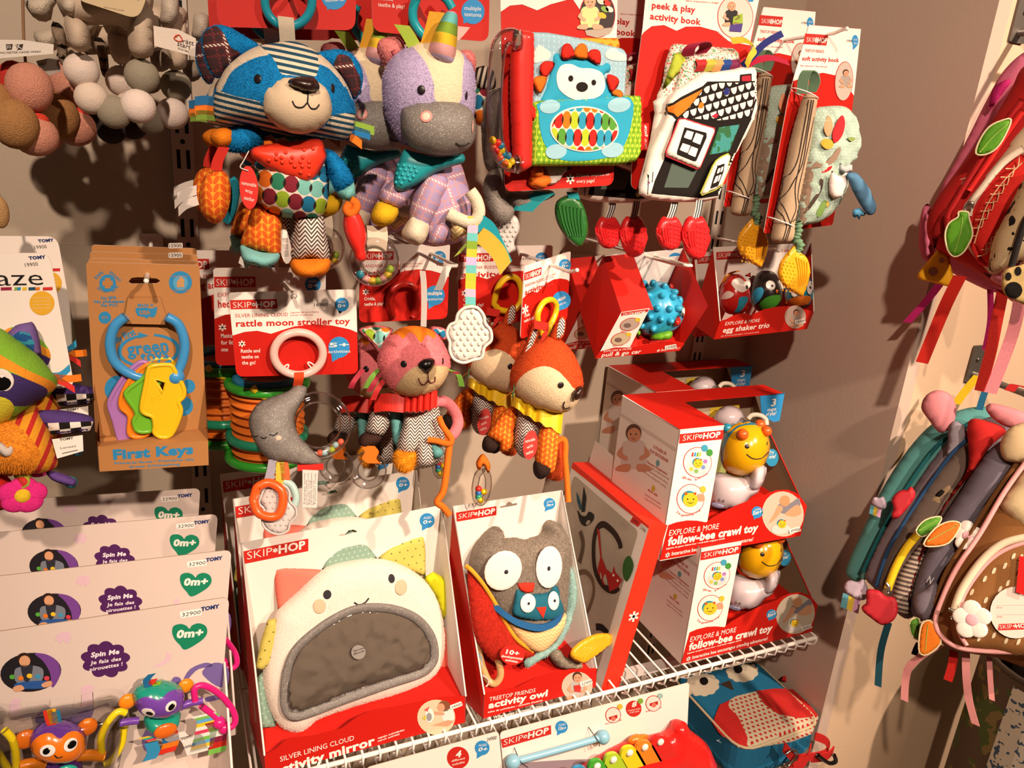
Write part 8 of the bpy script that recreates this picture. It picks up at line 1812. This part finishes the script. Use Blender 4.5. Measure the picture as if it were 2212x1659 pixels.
for (u, v), lab in (((2105, 785), 'grey metal rail bracket on the front wall above the lower backpacks'), ((2205, 40), 'grey metal rail bracket behind the upper backpacks')):
    p = at(u, v, RET_Y); b = MB(); F_ = Frame(p, (1, 0, 0), (0, 0, 1)); gm = mat('bracket_grey', '6d655e', rough=.45, metal=.6)
    b.slab(F_, rpoly([(-.018, -.035), (.018, -.035), (.018, .035), (-.018, .035)], .004), 0, .004, gm); b.ball(F_.p(0, .008, .005), (.004, .004, .002), steel, (F_.ex, F_.ey, F_.n), 12, 8); b.tube([F_.p(0, -.02, .002), F_.p(0, -.025, .10), F_.p(.01, -.025, .30), F_.p(.01, -.015, .33)], .006, gm); b.box(F_, -.006, .30, -.03, -.02, .10, .106, gm)
    tag(b.build('bag_hook'), lab, 'hook', 'bag hooks')

def lower_bags():
    z = zR
    t = thing('teal_backpack', 'teal backpack nearest the wall in the lower stack, cloud zip pulls', 'backpack', at(*z((90, 900))[0], -.475)); f = bagframe((300, 560), -.48, z); te = cloth('4f8a88')
    puffs(t, z, [('body', f, 0, '640 190 520 198 400 258 290 380 195 530 125 680 70 800 52 860 80 895 130 890 220 760 330 560 430 400 640 260', .022, te, K6), ('front_pocket', f, .022, '600 250 470 300 350 420 260 560 180 720 120 860 100 885 160 880 260 740 400 520 600 330', .014, cloth('5a9a96'), K6)])
    loop(t, 'zipper', f.shift(.036), z('560 250 430 340 310 500 200 690 120 860'), .0032, cloth('17555a'))
    for c, s in ((0, 0), (95, -345)):
        fd = f.shift(.05 if not c else .04); soft('cloud_tag', t, fd, z(*[(x * (1 if not c else .62) + (0 if not c else 128), y * (1 if not c else .62) + (0 if not c else 0)) for x, y in ((44, 920), (62, 893), (100, 900), (122, 888), (142, 930), (140, 965), (110, 975), (60, 950))]), .003, cloth('b5a5b5'), **KF)
        for i, k in enumerate(('5a9aa8', 'cdb53a', 'c090b0')): bits('rainbow_stripe', t, lambda m: m.pslab(fd.shift(-.003), z(*[((x + i * 24) * (1 if not c else .62) + (0 if not c else 128), (y + i * 9) * (1 if not c else .62)) for x, y in ((40, 945), (64, 952), (54, 1012), (29, 1002))]), -.001, .001, cloth(k, rough=.5)))
    straps(t, f, z, [('590 60 540 120 500 175', 'c9a81c', .012, .0), ('625 105 605 160 590 215', '1d5a7a', .009, .01)])
    t = thing('grey_backpack', 'grey backpack with pink ears and striped pocket, red apple zip pulls', 'backpack', at(*z((230, 1060))[0], -.53)); f = bagframe((380, 660), -.535, z); g = cloth('6f6770')
    puffs(t, z, [('body', f, 0, '720 225 600 240 500 300 420 380 330 510 225 660 155 800 130 880 165 925 240 1010 330 1040 460 800 620 500 720 380', .03, g, K6), ('front', f, .024, '600 330 520 350 400 480 300 640 220 780 180 900 240 1000 310 1030 330 900 420 720 560 480', .014, cloth('5f5048'), K6), ('striped_pocket', f, .036, '400 720 350 745 300 810 255 890 245 1000 308 1032 330 920 380 800', .012, cloth(stripes('5a4a48', 'b5a492', .0075, .5, 5), 'cloth_brown_stripe'), K6),
                 ('face_patch', f, .032, '470 490 430 520 385 560 420 600 465 560 500 530', .006, cloth('8a7458'), KS), ('black_patch', f, .036, '440 520 410 550 420 570 450 550 470 510', .004, cloth('15110f'), KS),
                 ('ear', f, .03, '358 190 378 140 428 118 482 140 502 205 480 270 434 293 388 238', .012, cloth('c97f86'), K6), ('ear', f, .05, '622 198 640 172 720 188 800 220 800 262 720 272 660 242', .010, cloth('c97f86'), K6), ('flap', f, .034, '470 252 520 252 548 300 500 370 462 395 468 320', .006, cloth('827a82'), KS)])
    loop(t, 'piping', f.shift(.036), z('560 310 490 370 400 490 300 640 220 780 175 920'), .003, cloth('1d3a5a')); loop(t, 'zipper', f.shift(.05), z('352 700 300 760 255 840 222 930'), .0062, cloth('cdae1c')); loop(t, 'zip_pull', f.shift(.056), z('215 905 225 920 222 945'), .003, steel)
    for px in ('140 930 185 935 215 958 250 962 264 1005 255 1045 230 1068 195 1076 150 1045 120 1020 116 1000 135 985 132 955', '238 562 270 528 300 525 318 510 336 545 310 590 262 642 236 632 245 598'): soft('apple_tag', t, f.shift(.062), z(px), .003, cloth('a3212a', rough=.5), **KF)
    soft('leaf', t, f.shift(.060), z('190 935 215 930 220 962 195 958'), .002, cloth('4a3020'), **KF)
    straps(t, f, z, [('228 1060 195 1180 182 1325', '1d4a58', .0095, [.02, .01, 0])])
    t = thing('red_grey_backpack', 'grey and red backpack squeezed behind the brown fawn backpack, orange leaf zip pull', 'backpack', at(*z((350, 1060))[0], -.575)); f = bagframe((500, 650), -.585, z)
    puffs(t, z, [('body', f, 0, '740 300 690 320 610 390 520 530 440 650 390 750 340 870 315 970 318 1020 362 1062 420 960 560 700 740 480', .03, cloth('625b66'), K6), ('red_side', f, .004, '550 248 640 248 705 285 640 350 570 450 480 560 420 660 370 770 330 890 305 990 320 870 370 750 470 560 550 430', .016, cloth('a81f1c'), K6), ('fold', f, .03, '330 960 375 930 420 900 430 980 390 1060 340 1030', .012, cloth('746c76'), K6)])
    bits('side_mark', t, lambda m: m.text(f.shift(.034), 'Z', *z((395, 910), (412, 882)), 9, 'b0a8a8', .006))
    leaf_tag(t, f.shift(.045), z, '338 690 375 648 432 634 438 650 405 692 362 716', '4f8a2a', '350 690 430 645'); leaf_tag(t, f.shift(.06), z, '368 746 415 682 470 655 512 658 514 680 472 740 410 756', 'c9661c', '385 735 505 670')
    leaf_tag(t, f.shift(.03), z, '312 1062 350 1050 352 1132 320 1118', '4f8a2a', '325 1070 345 1120'); leaf_tag(t, f.shift(.055), z, '350 1130 362 1072 395 1058 422 1095 438 1150 385 1196 352 1188', 'd2701c', '385 1075 375 1180')
    straps(t, f.shift(.0), z, [('492 1180 485 1240 467 1303', 'b3221b', .011, 0), ('350 1150 338 1175 330 1198', '17222a', .008, 0), ('715 130 740 105 790 120', 'a81f1c', .012, .02)])
    t = thing('fawn_backpack', 'brown fawn backpack with white flower zip pulls at the front of the lower stack', 'backpack', at(*z((640, 1210))[0], -.64)); f = bagframe((700, 850), -.66, z); br = cloth('84582f', vary=.08); pk = cloth('d79a98', rough=.5)
    puffs(t, z, [('body', f, 0, '1000 360 800 380 722 402 650 500 560 660 480 800 420 940 398 1040 408 1110 440 1152 520 1182 640 1202 1000 1215', .06, br, dict(res=.008, flat=.07)), ('face', f, .052, '1000 440 800 430 735 500 690 560 680 592 730 650 800 690 1000 700', .016, cloth('c9b48c'), dict(res=.008, flat=.03))])
    pf = soft('front_pocket', t, f.shift(.050), z('1000 690 800 695 700 720 605 790 525 895 482 1000 478 1080 510 1160 620 1185 1000 1190'), .024, br, res=.008, flat=.03); fp = f.shift(.072)
    for px, k, r, d in (('800 392 700 530 600 700 500 850 440 980 416 1060 440 1120 510 1168 640 1184 800 1186', pk, .0035, -.012), ('800 735 700 770 620 830 540 940 508 1040 515 1110 545 1160', pk, .003, .0), ('800 715 690 745 605 815 525 930 492 1020', cloth('d0c0a4'), .0055, .001), ('760 400 660 540 560 700 460 860 412 1000', cloth('6d4724'), .003, -.03)): bits('piping', t, lambda m: m.tube(path3(fp.shift(d), z(px)), r, k))
    for c in ((735, 796), (765, 800), (700, 835), (655, 855), (618, 888), (712, 905), (565, 942), (622, 975), (602, 1045), (595, 1130), (655, 1118), (705, 1140), (755, 1145), (760, 860), (680, 930)):
        bits('fawn_spot', t, lambda m: patch(m, pf, z((c[0] - 9, c[1] + 12), (c[0] - 3, c[1] - 8), (c[0] + 9, c[1] - 13), (c[0] + 4, c[1] + 8)), cloth('d8c8a8'), .0008, 3))
    soft('ear', t, f.shift(.05), z('682 330 720 272 790 248 860 260 860 400 735 412 690 392'), .014, cloth('c4ad86'), **K6)
    def flower(c, d, s):
        o = MB(); fd = fp.shift(d)
        for i in range(5): a = i * 1.2566 - 1.57; o.ball(fd.p(*fd.q(*z((c[0] + s * 42 * math.cos(a), c[1] + s * 46 * math.sin(a)))[0])), (.0125 * s, .0125 * s, .002), cloth('d8d0c6', rough=.5), (fd.ex, fd.ey, fd.n), 16, 8)
        o.ball(fd.p(*fd.q(*z(c)[0]), .001), (.009 * s, .009 * s, .002), cloth('cfa0a8'), (fd.ex, fd.ey, fd.n), 16, 8); o.build('flower_tag', t)
    flower((565, 1055), .012, 1.0); flower((545, 712), -.03, .8); loop(t, 'zip_pull', fp.shift(.008), z('470 1010 490 1020 500 1035 480 1050'), .003, steel)
    def tg(m):
        fd = fp.shift(.008); m.slab(fd, [fd.q(*p) for p in ell(*z((745, 1025))[0], 56, 56)], -.0008, 0, 'd8c8bc', 'c9b9ac'); m.ppoly(fd, z('676 1072 830 1066 830 1092 672 1098'), 'bb2820', .0004); logo(m, fd, *z((680, 1092), (800, 1085)), 8.5, .0007)
        for y, s in ((1008, 'ID #'), (1046, 'PHONE')): m.text(fd, s, *z((668, y), (690, y - 1)), 3, 'c06a60', .0004); m.ppoly(fd, z((665, y - 12), (820, y - 14), (820, y - 13), (665, y - 11)), 'd09a94', .0004)
    bits('name_tag', t, tg); bits('tag_ribbon', t, lambda m: m.ribbon(path3(fp.shift(.012), z('782 800 775 880 768 950')), fp.ex * .007, cloth('c01d1c')))
    straps(t, f.shift(-.01), z, [('440 1150 370 1195 315 1240 295 1300 290 1385', 'd08a88', .010, [.03, .02, .01, 0, 0]), ('543 1180 545 1280 555 1380 580 1482', 'd08a88', .010, [.02, .02, .01, 0]), ('636 1205 640 1290 647 1382', 'd08a88', .007, 0), ('690 1205 705 1220 720 1230', 'a81f1c', .012, 0)])
lower_bags()

def bin_():
    z = zR; c = at(*z((905, 1235))[0], -.60); r = .118; t = thing('picture_bin', 'round metal rimmed bin with printed pictures, under the fawn backpack', 'bin', (c[0], c[1], 0.0)); n = 40
    pr = cloth(lambda k: k.mix(k.gt(k.noise(14, 2), .5), k.mix(k.gt(k.noise(30, 2), .55), '3d4a22', '6a5a34'), '4a3a2c'), 'printed_pictures', rough=.4)
    P = lambda h: [(c[0] + r * math.cos(a), c[1] + r * math.sin(a), h) for a in np.linspace(0, 6.2832, n + 1)[:-1]]
    def wall(m):
        a, b = P(c[2]), P(0.02); m.add(a + b, [(i, (i + 1) % n, n + (i + 1) % n, n + i) for i in range(n)], pr, True); m.add(b, [tuple(range(n))], pr)
        for i0, i1, h0, h1, k in ((20, 23, .02, .30, cloth(blotch('b5ab98', '3a4a5a', 90, .6), 'print_specks')), (25, 29, .03, .34, cloth('c0b5a0'))):
            q = [(c[0] + (r + .0012) * math.cos(6.2832 * i / n), c[1] + (r + .0012) * math.sin(6.2832 * i / n)) for i in range(i0, i1 + 1)]
            m.add([(x, y, c[2] - h0) for x, y in q] + [(x, y, c[2] - h1) for x, y in q], [(i, i + 1, len(q) + i + 1, len(q) + i) for i in range(len(q) - 1)], k)
    bits('drum', t, wall); bits('rim', t, lambda m: m.tube(P(c[2]), .0055, mat('dark_metal', '4a423c', rough=.35, metal=.7), True))
    d = tag(bits('rolled_cloth', None, lambda m: [m.ball((c[0] + x, c[1] + y, c[2] - .01), (.045, .04, .05), k) for x, y, k in ((-.05, .0, cloth('17120f')), (.02, -.04, cloth('b0902a')), (.03, .04, cloth('9c1f1c')), (-.03, -.06, cloth('241b17')))]), 'black, yellow and red cloth goods heaped in the picture bin', 'cloth', kind='stuff')
bin_()

# ================================================================ top left: plush bead garlands
def bead_toy():
    z = zA; t = thing('bead_garland_toy', 'pale plush animal toy with white and grey beads, front of the upper left hook', 'plush toy', at(230, 300, -.30)); f = facing(230, 130, -.30); tan = plush('bfac98', vary=.06, bump=.4)
    puffs(t, z, [('body', f, 0, '365 -60 540 -80 800 -90 1000 -60 1012 60 960 180 850 210 800 175 700 165 600 168 500 160 425 120', .035, tan, K6), ('leg', f, .012, '428 110 520 100 590 190 602 300 572 342 512 345 465 300 438 220', .022, tan, K6), ('leg', f, .012, '850 190 920 60 1010 50 1020 200 1018 355 962 390 900 386 858 335', .022, tan, K6), ('arm', f, -.03, '165 -10 380 -20 350 60 342 128 282 146 212 105', .022, plush('c9bba8', vary=.06), K6), ('arm', f, .01, '392 -20 545 -20 505 115 460 118 430 85', .02, plush('c9bba8', vary=.06), K6), ('arm', f, -.03, '1068 60 1080 -20 1180 -10 1182 130 1122 186 1062 150', .02, plush('c4b7a8', vary=.06), K6), ('haunch', f, -.03, '350 140 420 180 445 300 450 450 400 420 372 300 340 200', .02, plush('8d7a68', vary=.06), K6), ('haunch', f, -.03, '1000 330 1120 330 1135 440 1060 480 1010 440', .02, plush('8d8071', vary=.06), K6)])
    fc = f.shift(.042)
    bits('paper_tag', t, lambda m: (m.pslab(fc, z('500 -120 990 -120 965 10 930 95 880 118 520 2'), -.0006, .0006, 'c9b490', r=.006), m.text(fc, 'hand made plush', *z((690, 50), (822, 74)), 3, '7a6a50', .001), m.text(fc, 'rätt start sverige', *z((780, -10), (930, 0)), 4, '7a6a50', .001)))
    fl = f.shift(.02)
    def lab(m):
        m.pslab(fl, z('1018 170 1060 178 1180 195 1300 255 1295 378 1180 345 1024 305'), -.0005, .0005, cloth('d8ccc0')); m.text(fl, 'rätt', *z((1212, 285), (1285, 302)), 10, '3a3330', .001); m.text(fl, 'start', *z((1175, 302), (1262, 328)), 10, '3a3330', .001); m.text(fl, 'Sverige', *z((1180, 325), (1252, 345)), 4, '3a3330', .001)
        m.tube(path3(fl, z('1160 240 1185 232 1200 245 1208 270 1185 275 1160 262 1155 250 1175 240'), .001), .0006, cloth('c8402a'), True, 5)
    bits('fabric_label', t, lab)
    for i, (x, y, r, k, d) in enumerate(((540, 468, 96, 'd5c5ba', 0), (606, 650, 92, 'd2c1b2', .006), (757, 742, 96, '8d8474', .008), (915, 702, 100, 'd8c8bf', .012), (940, 503, 98, '8f8776', .006))):
        bits('bead', t, lambda m: m.ball(f.p(*f.q(*z((x, y))[0]), d), (r * .000178,) * 2 + (r * .000165,), plush(k, vary=.05, bump=.35), (f.ex, f.ey, f.n)))
    loop(t, 'cord', f, z('530 330 540 468 606 650 757 742 915 702 940 503 930 380'), .0012, cloth('b5a898'))
    return t
b1 = bead_toy()
b2 = dup(b1, np.array((.034, .07, -.004)), 'second pale bead garland toy, just behind the front one', skip=('paper_tag', 'fabric_label'))
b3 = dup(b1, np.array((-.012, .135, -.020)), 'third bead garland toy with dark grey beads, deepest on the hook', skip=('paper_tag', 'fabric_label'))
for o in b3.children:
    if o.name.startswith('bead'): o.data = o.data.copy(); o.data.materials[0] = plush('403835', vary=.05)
hook(235, -40, -.33, 'white prong hook carrying the bead garland toys', .004)
def ball_toy():
    z = zA; t = thing('ball_garland_toy', 'garland toy of pink and brown fuzzy balls at the left edge of the picture', 'plush toy', at(60, 320, -.30)); f = facing(60, 230, -.30)
    for x, y, rx, ry, k, d in ((195, 582, 122, 138, 'c98b76', .0), (100, 570, 95, 140, 'b3322c', -.014), (100, 822, 122, 138, 'a3764a', .016), (232, 900, 125, 118, 'c98b76', .0), (250, 800, 60, 45, 'c9402f', .003), (-30, 700, 110, 130, 'a3764a', .0), (0, 1400, 48, 95, 'b08a5c', .01)):
        bits('plush_ball' if y < 1300 else 'pendant', t, lambda m: m.ball(f.p(*f.q(*z((x, y))[0]), d), (rx * .000178, ry * .000178, min(rx, ry) * .00017), plush(k, vary=.2, bump=.8), (f.ex, f.ey, f.n)))
    loop(t, 'cord', f.shift(-.004), z('150 -60 160 300 190 580 230 900 100 830 -20 700 -60 900 0 1350'), .0014, cloth('8a6a50'))
    def lab(m):
        for px, d in (('-40 268 160 272 355 300 350 362 0 392 -40 390', .012), ('240 402 380 370 412 470 290 512', -.01)): m.pslab(f, z(px), d - .0005, d + .0005, cloth('d8d0c6' if d > 0 else '9a9088'))
        m.text(f, 'CE', *z((272, 445), (300, 438)), 7, '3a3330', -.009); m.text(f, 'POLYESTER HAND WASH', *z((0, 362), (270, 352)), 4, '3a3330', .013)
        for x in (40, 108): m.pslab(f, z((x, 300), (x + 45, 298), (x + 38, 332), (x + 5, 334)), .0128, .0132, cloth('3a3330'))
        m.text(f, 'X', *z((110, 336), (150, 330)), 12, 'd8d0c6', .0136); m.text(f, '30', *z((46, 328), (78, 326)), 7, 'd8d0c6', .0136)
    bits('fabric_label', t, lab); return t
bt1 = ball_toy()
dup(bt1, np.array((.03, .08, .01)), 'second fuzzy ball garland, behind the front one at the left edge', skip=('fabric_label', 'pendant', 'cord'))  # extra garlands added deeper so that more shadow falls on the wall
dup(bt1, np.array((-.01, .15, .0)), 'third fuzzy ball garland, deepest on the hook at the left edge', skip=('fabric_label', 'pendant', 'cord'))

# copies of the top row toys, deeper on their hooks
dup(rac, at(578, 205, -.27) - at(610, 195, -.375), 'second blue plush raccoon, dim behind the front raccoon', skip=('teether', 'swing_tag'))
dup(uni, at(800, 205, -.26) - at(930, 205, -.372), 'second lilac plush unicorn, between the raccoon and the front unicorn', skip=('cloud_teether', 'teether_strap', 'tail_ribbon', 'care_label'))
hook(640, -30, -.38, 'white prong hook carrying the raccoon toys', .004); hook(925, -30, -.38, 'white prong hook carrying the unicorn toys', .004)
